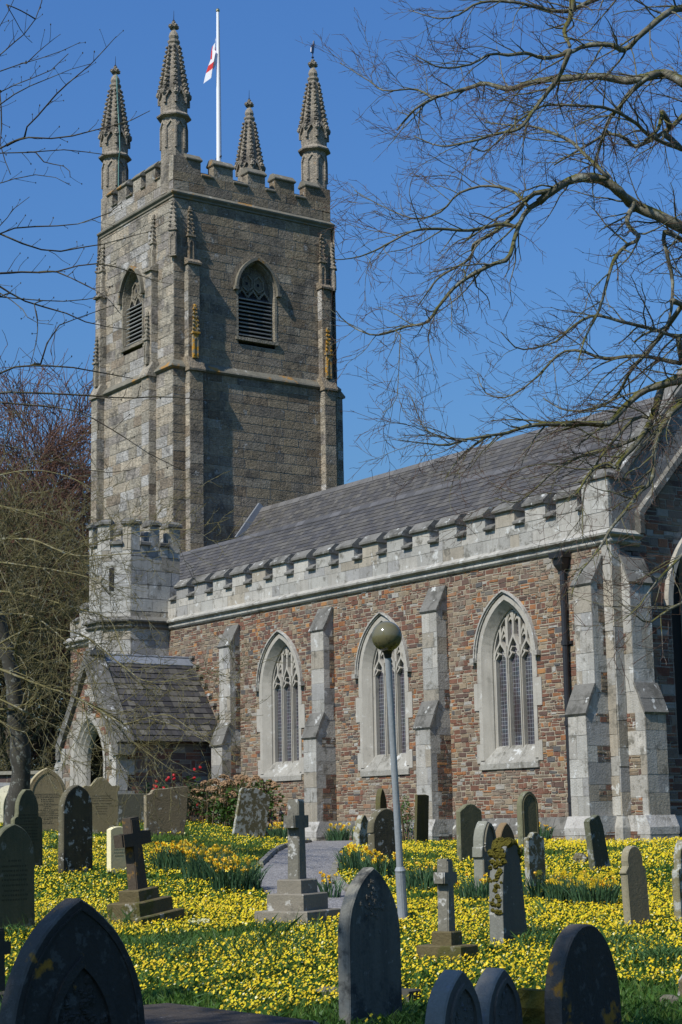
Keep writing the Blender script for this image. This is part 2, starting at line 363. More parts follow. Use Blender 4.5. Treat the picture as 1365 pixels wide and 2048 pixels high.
PTS={'path': [(-12.26,1.41,1.19),(-2.55,-5.47,1.13),(0.3,-7.71,1.0),(2.33,-9.3,0.87),(4.28,-10.64,0.75),(6.54,-11.74,0.61),(8.24,-12.18,0.51),(9.45,-12.29,0.45)],
 'kerb': [(-3.55,-5.28,1.15),(-1.19,-7.16,1.06),(0.07,-8.27,0.99),(1.32,-9.3,0.92)],
 'kerb2': [(5.9,-10.89,0.66),(6.97,-11.3,0.6),(8.37,-11.9,0.51),(8.87,-11.99,0.49),(9.03,-11.97,0.48)],
 'clumps': [(0.99,-10.7,0.9),(2.86,-11.22,0.79),(4.5,-11.76,0.7),(0.99,-9.96,0.92),(0.29,-10.06,0.95),(3.06,-8.64,0.86),(2.35,-7.94,0.91),(4.39,-9.24,0.79),(6.36,-9.97,0.67),(6.22,-9.61,0.69),(6.31,-11.43,0.63),(8.1,-10.37,0.58),(8.53,-9.69,0.58),(9.09,-9.73,0.55),(9.55,-9.74,0.53),(9.42,-9.41,0.55),(-30.05,11.28,1.54),(-29.34,12.9,1.2),(-17.27,5.05,1.19),(-19.51,7.08,1.19),(-36.87,17.32,1.3)],
 'tufts': [(9.53,-15.79,0.34),(10.32,-16.1,0.3),(11.33,-12.69,0.36),(11.3,-12.39,0.36),(11.94,-12.67,0.33),(12.67,-12.19,0.31),(13.52,-12.7,0.26),(13.73,-12.75,0.25),(7.36,-16.49,0.41),(-3.09,-10.87,1.12),(12.48,-11.8,0.33)],
 'cross': [(7.12,-14.67,0.48),(8.33,-13.28,0.47),(12.18,-14.13,0.28),(11.37,-18.24,0.2)],
 'stones': [(4.54,-5.34,0.9),(13.26,-16.27,0.18),(15.43,-14.39,0.15),(15.55,-14.57,0.14)],
 'green': [(-7.86,0.69,1.19),(-7.73,0.88,1.19)],
 'lamp': [(8.78,-12.09,0.49)],
 'globe': [(9.168,-12.526,3.774)],
 'rock': [(16.08,-16.43,0.38)],
 'far': [(-56.19,13.2,1.74),(-63.65,20.23,1.7),(-49.99,7.89,1.77),(-73.67,27.17,1.68),(-84.76,29.05,1.75)],
 'thick': [(-46.96,8.66,1.73),(-53.49,13.5,1.71),(-44.17,5.58,1.75),(-61.35,16.45,1.73),(-63.52,18.67,1.72)],
 'wall': [(-32.77,0.6,1.73),(-30.69,3.57,1.66)],
 'slab': [(15.12,-18.64,0.33)]}
MTR=[[[-4.8,-10.8,1.61,0.2023],[-4.66,-10.77,2.15,0.1915],[-4.54,-10.76,2.69,0.1808],[-4.46,-10.89,3.51,0.1647],[-4.37,-11.09,4.6,0.1432],[-4.37,-11.51,5.96,0.1156],[-4.34,-11.95,7.6,0.0828]]]
RT=[[[10.5,-7.03,8.35,0.1137],[10.35,-7.8,9.05,0.0965],[10.57,-8.67,9.11,0.0855],[10.37,-8.9,9.3,0.08],[10.14,-9.08,9.47,0.0751],[10.23,-9.48,9.58,0.0693],[10.11,-9.63,9.71,0.0658],[10.34,-10.08,9.58,0.0618],[10.15,-10.21,9.57,0.0583],[10.16,-10.49,9.39,0.0542],[10.01,-10.63,9.24,0.0502]],
[[10.01,-10.63,9.24,0.0376],[9.93,-10.77,9.12,0.0358],[9.87,-10.89,8.84,0.0332],[10.04,-11.19,8.41,0.0296],[9.9,-11.29,8.35,0.0281],[9.78,-11.52,8.21,0.0256],[9.45,-11.54,8.14,0.0235],[9.43,-11.78,7.88,0.0207],[9.59,-12.12,7.57,0.0181],[9.26,-12.18,7.58,0.0159],[9.37,-12.74,7.37,0.0122],[9.1,-12.95,7.55,0.009],[9.14,-13.14,7.67,0.0072]],
[[10.15,-10.48,9.39,0.0376],[10.08,-10.72,9.33,0.0345],[10.02,-10.8,9.27,0.033],[9.42,-10.59,9.2,0.0292],[9.38,-10.91,8.94,0.0247],[9.18,-11.0,8.86,0.0219],[8.78,-10.74,8.83,0.0198],[8.46,-10.94,8.66,0.0146],[8.5,-11.17,8.45,0.0117],[8.19,-11.15,8.27,0.0079]],
[[9.74,-10.75,8.97,0.0283],[9.6,-10.92,9.03,0.0263],[9.77,-11.57,8.78,0.0222],[9.75,-12.0,8.73,0.0188],[9.95,-12.56,8.55,0.0156],[9.7,-12.72,8.45,0.0129],[9.85,-13.29,8.13,0.0091],[9.97,-13.82,7.97,0.0057]],
[[10.0,-10.79,9.16,0.0218],[9.59,-10.72,9.52,0.0201],[9.28,-10.89,9.63,0.018],[9.14,-11.2,9.51,0.0156],[8.79,-11.22,9.37,0.0135],[8.49,-11.42,9.32,0.0112],[8.06,-11.63,9.58,0.0081],[7.53,-11.7,9.94,0.0054]],
[[10.75,-7.17,9.98,0.1003],[10.38,-7.67,11.09,0.0826],[9.95,-7.87,11.54,0.0752],[9.65,-7.92,11.75,0.0717],[9.67,-8.25,11.6,0.0678],[9.18,-8.2,11.74,0.0642],[9.02,-8.53,11.78,0.0587],[8.71,-8.78,11.81,0.0531],[8.23,-8.83,11.94,0.0485],[8.08,-9.13,11.84,0.0434],[7.98,-9.29,11.79,0.0405],[7.66,-9.45,11.96,0.0357],[7.39,-9.51,11.97,0.0325],[7.38,-9.88,11.81,0.0278],[6.84,-9.74,11.95,0.0249],[6.96,-10.16,11.66,0.0201],[6.53,-10.02,11.68,0.0173],[6.49,-10.14,11.51,0.0145]],
[[7.08,-9.93,11.82,0.0179],[6.7,-9.96,12.09,0.0157],[6.57,-10.42,12.01,0.012],[6.07,-10.32,12.38,0.0099],[5.78,-10.62,12.69,0.0059]],
[[10.74,-6.57,10.84,0.0819],[11.27,-8.57,11.77,0.0566],[11.18,-9.11,11.77,0.0507],[11.35,-9.65,11.46,0.0466],[11.33,-9.82,11.3,0.0443],[11.28,-10.0,11.14,0.0418],[11.02,-10.0,11.07,0.0394],[11.29,-10.5,10.91,0.0363],[11.09,-10.7,10.93,0.0331],[11.02,-10.93,10.81,0.0302],[11.0,-11.3,10.66,0.0265],[11.22,-11.83,10.5,0.023],[11.22,-12.11,10.41,0.0204],[11.17,-12.34,10.39,0.0178],[11.08,-12.58,10.24,0.0146],[11.34,-13.21,9.96,0.0105],[11.26,-13.51,10.07,0.0067]],
[[11.15,-11.06,10.73,0.0331],[10.91,-11.02,10.51,0.0299],[10.76,-11.07,10.36,0.0276],[10.59,-11.13,10.2,0.0251],[10.7,-11.49,9.82,0.0213],[10.19,-11.38,9.95,0.019],[10.22,-11.9,9.71,0.0145],[9.88,-12.07,9.74,0.0109],[9.62,-12.26,9.92,0.0074]],
[[10.8,-7.98,12.88,0.0535],[10.36,-8.77,12.59,0.0435],[9.91,-9.39,12.32,0.0348],[10.0,-9.8,12.07,0.0315],[9.71,-9.81,12.13,0.0296],[9.71,-10.26,12.08,0.0255],[9.7,-10.57,12.06,0.0228],[9.58,-10.86,12.05,0.0194],[9.52,-11.16,11.94,0.0164],[9.46,-11.37,11.77,0.0138],[9.32,-11.6,11.71,0.0108],[9.05,-11.89,11.87,0.0064]],
[[10.28,-6.91,9.81,0.0614],[9.63,-7.11,11.41,0.0439],[9.24,-7.15,11.38,0.0402],[9.35,-7.51,11.11,0.037],[9.18,-7.65,11.0,0.0339],[8.6,-7.47,11.1,0.0307],[8.66,-7.69,11.15,0.0286],[8.5,-7.88,11.24,0.0253],[8.28,-8.08,11.11,0.0213],[7.87,-8.11,11.05,0.0172],[7.72,-8.23,10.95,0.0145]],
[[9.49,-7.44,10.79,0.0348],[9.54,-8.07,10.83,0.0307],[9.83,-8.69,10.82,0.0274],[10.0,-9.33,10.8,0.0238],[10.26,-10.13,10.56,0.0199],[10.09,-10.46,10.55,0.0169],[10.48,-11.08,10.19,0.0147],[10.48,-11.46,9.87,0.0117],[10.53,-11.85,9.51,0.0087],[10.75,-12.27,9.38,0.007]],
[[10.35,-9.73,9.63,0.0318],[10.27,-9.83,9.78,0.0295],[9.74,-9.58,10.21,0.0269],[9.4,-9.48,10.52,0.0243],[9.22,-9.59,10.65,0.0217],[8.83,-9.55,10.88,0.0188],[8.59,-9.8,10.94,0.0145],[7.96,-9.73,11.21,0.0105]],
[[10.22,-9.16,9.44,0.0388],[10.31,-9.41,9.12,0.0352],[10.64,-9.53,8.8,0.0315],[10.42,-9.54,8.76,0.0294],[10.66,-10.01,8.41,0.0257],[10.73,-10.23,8.02,0.0213],[10.65,-10.29,7.74,0.0176],[10.81,-10.68,7.32,0.013],[11.07,-11.07,6.89,0.0088]],
[[10.54,-6.85,7.93,0.0602],[10.2,-7.89,8.93,0.0422],[10.24,-8.64,9.14,0.0341],[10.25,-8.63,8.79,0.0298],[10.22,-8.53,8.46,0.0257],[10.29,-8.73,7.86,0.0189],[10.24,-9.06,7.72,0.0154],[10.09,-9.15,7.61,0.0128]],
[[9.89,-8.48,11.45,0.0405],[9.61,-8.49,11.36,0.0362],[9.45,-8.54,11.22,0.0326],[9.05,-8.4,11.13,0.0279],[8.51,-8.05,11.04,0.0228],[8.41,-8.07,10.76,0.0178]],
[[10.29,-10.17,11.96,0.0385],[10.34,-10.27,11.67,0.0334],[10.59,-10.61,11.31,0.0292],[10.88,-10.8,10.95,0.0245]],
[[9.41,-7.71,11.31,0.0348],[9.69,-8.12,10.86,0.0232],[9.88,-8.57,10.55,0.0134]],
[[10.72,-7.42,7.7,0.072],[10.59,-8.23,7.29,0.0618],[10.56,-8.81,7.06,0.0551],[10.43,-9.05,7.0,0.0516],[10.19,-9.16,6.94,0.0485],[10.11,-9.39,6.74,0.0446],[10.24,-9.83,6.44,0.04],[10.05,-9.9,6.47,0.0379],[9.99,-10.25,6.44,0.0337],[9.96,-10.63,6.39,0.0296],[9.92,-10.91,6.33,0.0263],[9.84,-11.15,6.24,0.023],[9.94,-11.55,6.14,0.0196],[9.77,-11.71,6.11,0.0166],[9.88,-12.11,5.98,0.0133],[9.76,-12.38,6.0,0.0096],[9.72,-12.7,6.01,0.0059]],
[[9.86,-11.49,6.16,0.0181],[9.78,-11.72,5.98,0.013],[9.84,-11.97,5.77,0.0089],[9.96,-12.22,5.52,0.0047]],
[[9.87,-11.8,6.08,0.0119],[9.66,-12.0,6.15,0.0097],[9.18,-11.91,6.38,0.0079],[9.13,-12.01,6.68,0.0055],[9.1,-12.07,6.83,0.0043]],
[[10.0,-8.61,7.14,0.0584],[10.16,-8.93,6.69,0.0486],[10.47,-9.48,6.28,0.04],[10.39,-9.7,6.02,0.0324],[10.56,-10.04,5.81,0.0275],[10.45,-10.06,5.88,0.0252],[10.57,-10.38,5.77,0.0212],[10.5,-10.46,5.66,0.0176],[10.65,-10.74,5.43,0.0127],[10.76,-11.01,5.27,0.0088]],
[[10.83,-8.03,7.36,0.0577],[10.63,-8.9,6.75,0.0451],[10.77,-9.39,6.39,0.0396],[10.7,-9.49,6.11,0.0358],[10.78,-9.66,5.66,0.03],[10.74,-9.84,5.5,0.0272],[10.91,-10.26,5.22,0.0232],[10.74,-10.34,5.04,0.0199],[10.75,-10.56,4.78,0.0162],[10.84,-11.01,4.4,0.0104],[10.96,-11.25,4.11,0.0069]],
[[10.11,-9.11,6.39,0.0254],[9.66,-9.11,6.34,0.0227],[9.29,-9.36,6.26,0.0187],[9.12,-9.69,6.06,0.015],[8.83,-9.82,5.84,0.0116],[8.74,-10.05,5.67,0.0091],[8.39,-10.12,5.78,0.0065]],
[[10.29,-8.9,6.54,0.0254],[10.08,-9.15,6.64,0.0226],[9.9,-9.56,6.19,0.0176],[10.0,-9.97,5.76,0.0139],[9.92,-9.99,5.52,0.0119],[10.06,-10.15,4.94,0.0074]],
[[10.39,-7.96,7.97,0.0393],[10.19,-8.38,7.79,0.0343],[10.12,-8.81,7.84,0.03],[10.24,-9.45,7.81,0.0253],[9.96,-9.72,7.93,0.0211],[9.95,-10.15,7.68,0.017],[9.89,-10.31,7.52,0.0147],[9.88,-10.9,7.34,0.0096],[9.86,-11.2,7.52,0.0061]],
[[10.06,-8.27,7.47,0.0327],[9.67,-8.6,7.61,0.0283],[9.28,-8.89,7.63,0.0244],[9.12,-9.17,7.73,0.0214],[8.9,-9.32,7.72,0.0193],[8.84,-9.76,7.31,0.0148],[8.5,-9.94,7.13,0.0113],[8.2,-10.06,7.24,0.0088],[8.13,-10.12,7.48,0.0067]],
[[10.18,-8.33,8.22,0.0393],[9.58,-8.27,7.85,0.032],[9.33,-8.45,7.54,0.0265],[8.83,-8.26,7.3,0.0218],[8.54,-8.36,7.18,0.018],[8.35,-8.72,7.14,0.0129],[7.86,-8.72,7.41,0.0084]],
[[12.24,-10.49,4.66,0.0223],[12.27,-10.75,4.46,0.019],[12.37,-11.1,4.25,0.0155],[12.46,-11.47,3.99,0.0114],[12.46,-11.64,3.81,0.0086],[12.34,-11.8,3.65,0.0053]],
[[12.16,-10.44,4.08,0.0223],[12.17,-10.69,3.95,0.0192],[12.17,-10.95,3.84,0.0159],[12.11,-11.16,3.71,0.0125],[12.15,-11.42,3.8,0.0096],[11.97,-11.54,3.98,0.0054]],
[[9.41,-12.68,7.39,0.0084],[9.57,-12.54,7.4,0.0077],[9.6,-12.57,7.14,0.0068],[9.49,-12.52,6.79,0.0056],[9.47,-12.56,6.54,0.0048],[9.42,-12.72,6.4,0.0042]]]
LT=[[[14.25,-21.06,5.41,0.0118],[15.03,-20.58,6.01,0.008],[15.23,-20.26,6.2,0.0065],[15.53,-20.22,6.19,0.0058],[15.65,-20.0,6.2,0.0049],[15.89,-19.82,6.23,0.0039],[16.01,-19.68,6.27,0.0032],[16.11,-19.58,6.33,0.0027]],
[[15.34,-20.13,6.28,0.0069],[15.52,-20.18,6.31,0.0063],[15.51,-20.1,6.4,0.0059],[15.85,-20.11,6.44,0.0048],[16.26,-20.09,6.48,0.0033],[16.27,-20.03,6.56,0.003],[16.47,-20.02,6.6,0.0022]],
[[14.49,-20.9,6.04,0.0084],[14.78,-20.34,6.27,0.0062],[14.79,-20.06,6.36,0.0053],[14.91,-19.84,6.37,0.0045],[14.93,-19.65,6.42,0.0039],[15.04,-19.36,6.41,0.0029]],
[[14.93,-19.85,6.36,0.0046],[14.92,-19.78,6.31,0.0041],[15.12,-19.7,6.22,0.003],[15.22,-19.72,6.11,0.0025]],
[[14.42,-20.34,6.74,0.0058],[14.84,-20.09,6.8,0.0043],[14.85,-20.01,6.86,0.0041],[14.98,-19.97,6.86,0.0037],[15.23,-19.87,6.88,0.003],[15.34,-19.8,6.97,0.0025]],
[[15.29,-20.69,6.16,0.0057],[15.43,-20.35,6.44,0.0043],[15.38,-20.18,6.59,0.0038],[15.46,-19.86,6.78,0.0026],[15.51,-19.71,6.85,0.0021]],
[[15.34,-20.72,6.47,0.0054],[15.38,-20.34,6.69,0.0041],[15.44,-20.18,6.77,0.0034],[15.58,-20.02,6.82,0.0027],[15.66,-19.86,6.91,0.0021]],
[[15.59,-20.24,6.7,0.0037],[15.76,-20.19,6.78,0.0027],[15.84,-20.12,6.85,0.002]],
[[14.42,-20.34,6.74,0.0065],[14.73,-20.05,7.12,0.0048],[15.04,-20.0,7.18,0.004],[15.11,-19.94,7.29,0.0036],[15.1,-19.89,7.45,0.0032],[15.15,-19.9,7.54,0.0029]],
[[14.78,-20.47,5.97,0.0049],[15.11,-20.2,6.01,0.0036],[15.29,-20.17,5.99,0.0033],[15.39,-19.99,6.02,0.0026],[15.56,-19.88,5.91,0.002]],
[[14.92,-20.9,5.13,0.0087],[15.19,-20.56,5.37,0.007],[15.52,-20.38,5.49,0.0056],[15.63,-20.25,5.53,0.005],[15.88,-20.03,5.51,0.0039],[15.95,-19.94,5.54,0.0035],[15.92,-19.79,5.62,0.0031],[16.08,-19.77,5.66,0.0026]],
[[15.41,-20.33,5.53,0.0067],[15.45,-20.15,5.47,0.0059],[15.39,-19.91,5.48,0.0051],[15.46,-19.67,5.54,0.0041],[15.55,-19.57,5.56,0.0035],[15.64,-19.33,5.65,0.0024]],
[[15.01,-20.81,5.25,0.01],[15.54,-20.38,5.22,0.0073],[15.51,-20.23,5.26,0.0067],[15.79,-20.09,5.21,0.0056],[15.97,-19.96,5.24,0.0047],[16.13,-19.82,5.19,0.0038],[16.17,-19.61,5.13,0.0029],[16.35,-19.56,5.06,0.0023]],
[[15.68,-20.04,5.25,0.0053],[15.85,-19.97,5.15,0.0044],[16.1,-19.91,5.0,0.0032],[16.22,-19.86,4.85,0.0022]],
[[14.47,-20.61,5.56,0.0112],[14.67,-19.99,5.42,0.0078],[14.75,-19.94,5.34,0.0073],[14.71,-19.75,5.31,0.0065],[14.81,-19.55,5.25,0.0052],[14.89,-19.37,5.17,0.0041],[14.94,-19.12,5.16,0.0029]],
[[14.81,-20.05,5.29,0.0049],[14.84,-19.59,5.32,0.0037],[14.89,-19.31,5.38,0.0028],[15.0,-19.13,5.43,0.0022]],
[[14.86,-20.73,4.27,0.01],[15.47,-20.35,4.56,0.0068],[15.48,-20.22,4.62,0.0063],[15.64,-20.13,4.61,0.0056],[15.68,-19.91,4.62,0.0047],[15.83,-19.8,4.57,0.0039],[16.04,-19.66,4.5,0.0029]],
[[15.43,-20.03,4.67,0.006],[15.47,-20.01,4.79,0.0053],[15.48,-19.9,4.96,0.0042],[15.53,-19.76,5.02,0.0033],[15.52,-19.52,5.14,0.0021]],
[[14.98,-20.41,5.52,0.0048],[15.18,-20.2,5.71,0.0032],[15.35,-20.25,5.71,0.0029],[15.47,-20.15,5.82,0.002]],
[[15.15,-20.51,6.65,0.0048],[15.5,-20.36,7.02,0.0027],[15.62,-20.34,7.14,0.002]],
[[15.14,-20.19,7.32,0.0039],[15.12,-20.04,7.14,0.0025],[15.12,-19.98,7.1,0.0021]],
[[14.94,-20.14,6.76,0.0064],[14.95,-20.12,6.53,0.0051],[14.98,-20.14,6.34,0.004],[15.07,-20.1,6.11,0.0028]],
[[14.85,-19.81,5.27,0.0042],[14.84,-19.78,5.16,0.0039],[14.98,-19.86,4.94,0.0032],[14.93,-19.89,4.74,0.0024]],
[[14.99,-20.14,5.26,0.0041],[15.11,-20.04,5.15,0.0033],[15.3,-20.04,5.0,0.0027],[15.43,-19.95,4.95,0.002]],
[[14.9,-20.66,4.25,0.01],[15.24,-20.38,4.42,0.0084],[15.38,-20.3,4.45,0.0078],[15.76,-19.94,4.4,0.006],[15.98,-19.66,4.36,0.0047],[16.16,-19.5,4.35,0.0039],[16.42,-19.24,4.3,0.0026]],
[[14.94,-20.32,4.49,0.0068],[15.38,-19.86,4.4,0.005],[15.49,-19.62,4.31,0.0042],[15.72,-19.36,4.08,0.0031],[15.88,-19.19,3.95,0.0023]],
[[14.72,-20.22,4.26,0.0055],[15.1,-19.95,4.15,0.0043],[15.27,-19.69,4.04,0.0034],[15.4,-19.5,3.99,0.0028],[15.5,-19.39,4.0,0.0024]]]
MT=[[[-4.43,-10.85,3.51,0.046],[-4.01,-10.86,4.12,0.0414],[-3.56,-11.37,4.79,0.0357],[-2.38,-11.46,5.56,0.0284],[-1.34,-11.59,6.12,0.0228],[-0.77,-11.13,6.38,0.0179],[0.45,-10.85,6.44,0.0119],[1.42,-10.47,6.33,0.0065]],
[[-3.61,-11.83,4.78,0.0357],[-2.57,-11.55,5.05,0.0302],[-1.45,-11.15,4.87,0.0244],[-0.43,-10.92,4.28,0.0187],[0.34,-10.78,3.94,0.0149],[1.52,-10.35,3.98,0.0088],[2.24,-10.34,3.91,0.0062]],
[[-3.65,-11.81,4.51,0.0446],[-2.31,-11.47,4.07,0.0351],[-1.56,-11.27,3.85,0.0297],[-1.01,-10.99,3.57,0.0244],[-0.08,-11.02,3.27,0.0196],[0.5,-10.88,3.32,0.0157],[1.11,-10.58,3.09,0.0103],[1.85,-10.56,2.86,0.0062]],
[[-0.11,-11.82,3.66,0.0202],[0.58,-11.64,3.34,0.0157],[0.59,-11.29,2.99,0.0122],[1.47,-10.97,2.45,0.0055]],
[[0.25,-11.19,3.25,0.0202],[0.93,-10.84,3.37,0.0139],[1.5,-10.71,3.11,0.0094],[1.91,-10.51,2.93,0.0055]],
[[-0.09,-11.74,3.5,0.0162],[0.21,-11.71,2.92,0.0115],[0.48,-11.23,2.76,0.007],[0.74,-11.28,2.9,0.0056]],
[[-3.45,-11.92,5.83,0.0357],[-2.66,-11.52,5.67,0.0292],[-1.23,-11.36,5.31,0.0214],[-0.54,-11.06,5.04,0.0159],[0.02,-11.07,4.4,0.0103],[0.62,-10.94,4.19,0.0065]],
[[-2.5,-12.55,6.55,0.0346],[-1.28,-12.19,6.41,0.0265],[-0.24,-11.96,6.03,0.0199],[0.78,-11.76,5.91,0.0139],[1.91,-11.39,5.87,0.0062]],
[[-2.55,-12.52,6.21,0.0346],[-1.73,-12.15,6.05,0.027],[-0.99,-11.77,5.89,0.0196],[0.17,-11.62,5.59,0.0121],[0.61,-11.3,5.31,0.0065]],
[[-2.39,-12.61,7.23,0.0259],[-1.47,-12.01,6.88,0.0195],[-1.16,-11.4,6.63,0.015],[-0.85,-11.18,6.08,0.011],[-0.67,-11.37,5.37,0.0067]],
[[-3.62,-12.03,5.39,0.0357],[-2.58,-11.55,5.31,0.0259],[-1.5,-11.41,4.78,0.0175],[-1.19,-11.09,4.25,0.0104],[-0.85,-11.17,3.89,0.0067]],
[[-4.81,-11.47,3.79,0.0368],[-4.03,-10.94,3.85,0.0283],[-3.05,-10.83,4.5,0.019],[-2.25,-10.74,4.79,0.0131],[-1.43,-10.49,4.72,0.0069]],
[[-4.76,-11.5,4.15,0.0368],[-3.67,-11.01,3.64,0.0237],[-3.58,-10.56,3.2,0.016],[-3.16,-10.56,2.64,0.0089]],
[[-3.26,-12.23,7.77,0.0268],[-2.3,-11.81,7.82,0.0189],[-1.8,-11.29,7.7,0.0124],[-1.22,-11.0,7.37,0.0069]]]
# ================================================================ CHURCH
CB = (-12.0, 2.0, 1.2)
church = empty('parish_church', CB); BASE[church.name] = CB
tag(church, 'old stone parish church with pinnacled tower and red rubble aisle wall', 'church')
XW, ZP, ZS = -17.9, 1.66, 7.12
WIN = [-12.2, -7.79, -3.33]
A, ZSP, CC, ZSILL = .95, 5.08, .5, 2.84
def wincut(v0, v1):
    o = []
    for cx in WIN:
        if v1 <= ZSILL+.02 or v0 >= 6.45: continue
        h = arch_half(A, ZSP, CC, max(v0, ZSILL), .05)
        if h > .03: o.append((cx-h, cx+h))
    return o
# --- aisle south wall
mb = MB()
masonry(mb, FS, XW-.3, -.22, ZP, ZS, cut=wincut)
masonry(mb, fsouth(-.11), XW-.3, -.22, .7, 1.42)
mb.face([(XW-.3, -.11, 1.42), (-.2, -.11, 1.42), (-.2, 0, ZP), (XW-.3, 0, ZP)], (.38, .36, .32))
mb.box(-24, 0, .38, .75, .6, 7.7, (.2, .17, .13))
aisle = mb.build('aisle_wall', M['rubble'], church)
mb = MB()                                   # plinth course blocks
u = XW-.3
while u < -.3:
    L = min(random.uniform(.6, 1.1), -.22-u); c = pick(PAL_GRAN)
    mb.face([(u+.005, -.125, 1.42), (u+L-.005, -.125, 1.42), (u+L-.005, -.015, ZP+.005), (u+.005, -.015, ZP+.005)], c)
    mb.face([(u+.005, -.125, 1.28), (u+L-.005, -.125, 1.28), (u+L-.005, -.125, 1.42), (u+.005, -.125, 1.42)], c); u += L
mb.build('plinth_course', M['coping'], church)
# --- string course + parapet + battlements of the aisle
def moulding(mb, prof, x0, x1, y, col):
    """prof = list of (out, z); extruded along X, facing south from plane y"""
    n = max(1, int((x1-x0)/1.1))
    for i in range(n):
        a = x0+(x1-x0)*i/n; b = x0+(x1-x0)*(i+1)/n
        k = random.uniform(.85, 1.15); c = (col[0]*k, col[1]*k, col[2]*k)
        for (o0, z0), (o1, z1) in zip(prof, prof[1:]): mb.face([(a, y-o0, z0), (b, y-o0, z0), (b, y-o1, z1), (a, y-o1, z1)], c)
    for x, s in ((x0, 1), (x1, -1)):
        P = [(x, y-o, z) for o, z in prof]; mb.face(P if s > 0 else P[::-1], col)
SPROF = [(0, 7.08), (.05, 7.1), (.085, 7.14), (.085, 7.17), (.05, 7.2), (.05, 7.23), (.16, 7.27), (.17, 7.31), (.02, 7.42), (0, 7.44)]
GC = (.35, .335, .29)
mb = MB(); moulding(mb, SPROF, -24.2, XW-2, 0, GC); mb.build('string_course', M['granite'], church)
mb = MB(); moulding(mb, SPROF, XW-.3, .06, 0, GC)
# return of string round the corner to the kneeler
for (o0, z0), (o1, z1) in zip(SPROF, SPROF[1:]): mb.face([(o0, -o0, z0), (o0, .78, z0), (o1, .78, z1), (o1, -o1, z1)], GC)
mb.build('string_course', M['granite'], church)
mb = MB()
masonry(mb, fsouth(-.03), XW-.3, .0, 7.4, 7.93, pal=PAL_GRAN, mort=MORT_G, rows=(.25, .3), lens=(.4, .95), joint=.01, proud=(.003, .009), split=0, jit=.003)
mb.box(XW-.3, -.02, -.028, .35, 7.4, 7.92, GC); mb.box(-24, XW-2, -.028, .35, 7.4, 7.92, GC)
masonry(mb, fsouth(-.03), -24, XW-2, 7.4, 7.93, pal=PAL_GRAN, mort=MORT_G, rows=(.25, .3), lens=(.4, .95), split=0)
CAPS = []
def cap(x0, x1, zf, zt, y0=-.12, y1=.42, lip=.07):
    """weathered coping block: lip front, sloping up to the back"""
    k = random.uniform(.8, 1.2); c = (.27*k, .26*k, .225*k)
    pr = [(y0+.04, zf-lip), (y0, zf-lip+.02), (y0, zf), (y0+.2, zt), (y1-.15, zt), (y1, zf), (y1, zf-lip)]
    capmb = MB(); CAPS.append(capmb)
    a = [(x0, p, q) for p, q in pr]; b = [(x1, p, q) for p, q in pr]
    capmb.quadstrip(a, b, c, True); capmb.face(a, c); capmb.face(b[::-1], c)
xs = []
x = -.53-1.0
while x > -24.3: xs.append(x); x -= .992
for x in xs:
    if XW-2.3 < x < XW-.25: continue
    c = pick(PAL_GRAN); mb.box(x, x+.64, -.045, .35, 7.9, 8.27, c)
    cap(x-.03, x+.67, 8.27+random.uniform(-.01, .01), 8.45)
    cap(x-.34, x-.02, 7.94, 8.05, -.13, .42, .06)
c = pick(PAL_GRAN); mb.box(-.74, .03, -.045, .5, 7.9, 8.47, c)       # corner block
mb.box(-.31-.43-.33, -.74, -.044, .35, 7.9, 7.93, c); cap(-.87, -.745, 7.94, 8.05, -.13, .42, .06)
for i in range(3): mb.box(-.738, .032, -.047, .5, 7.42+i*.35, 7.76+i*.35-.008, pick(PAL_GRAN))
pr = [(-.8, -.1), (.09, -.1), (.09, .56), (-.8, .56)]
capmb = MB(); CAPS.append(capmb)
capmb.loft([[(x, y, 8.46) for x, y in pr], [(x, y, 8.54) for x, y in pr], [(-.45+(x+.36)*.35, .23+(y-.23)*.35, 8.74) for x, y in pr]], (.3, .29, .25))
capmb.lump((-.4, .25, 8.78), .2, .2, .09, (.25, .24, .21))
par = mb.build('parapet', M['granite'], church)
for q in CAPS: q.build('battlement_cap', M['coping'], par)
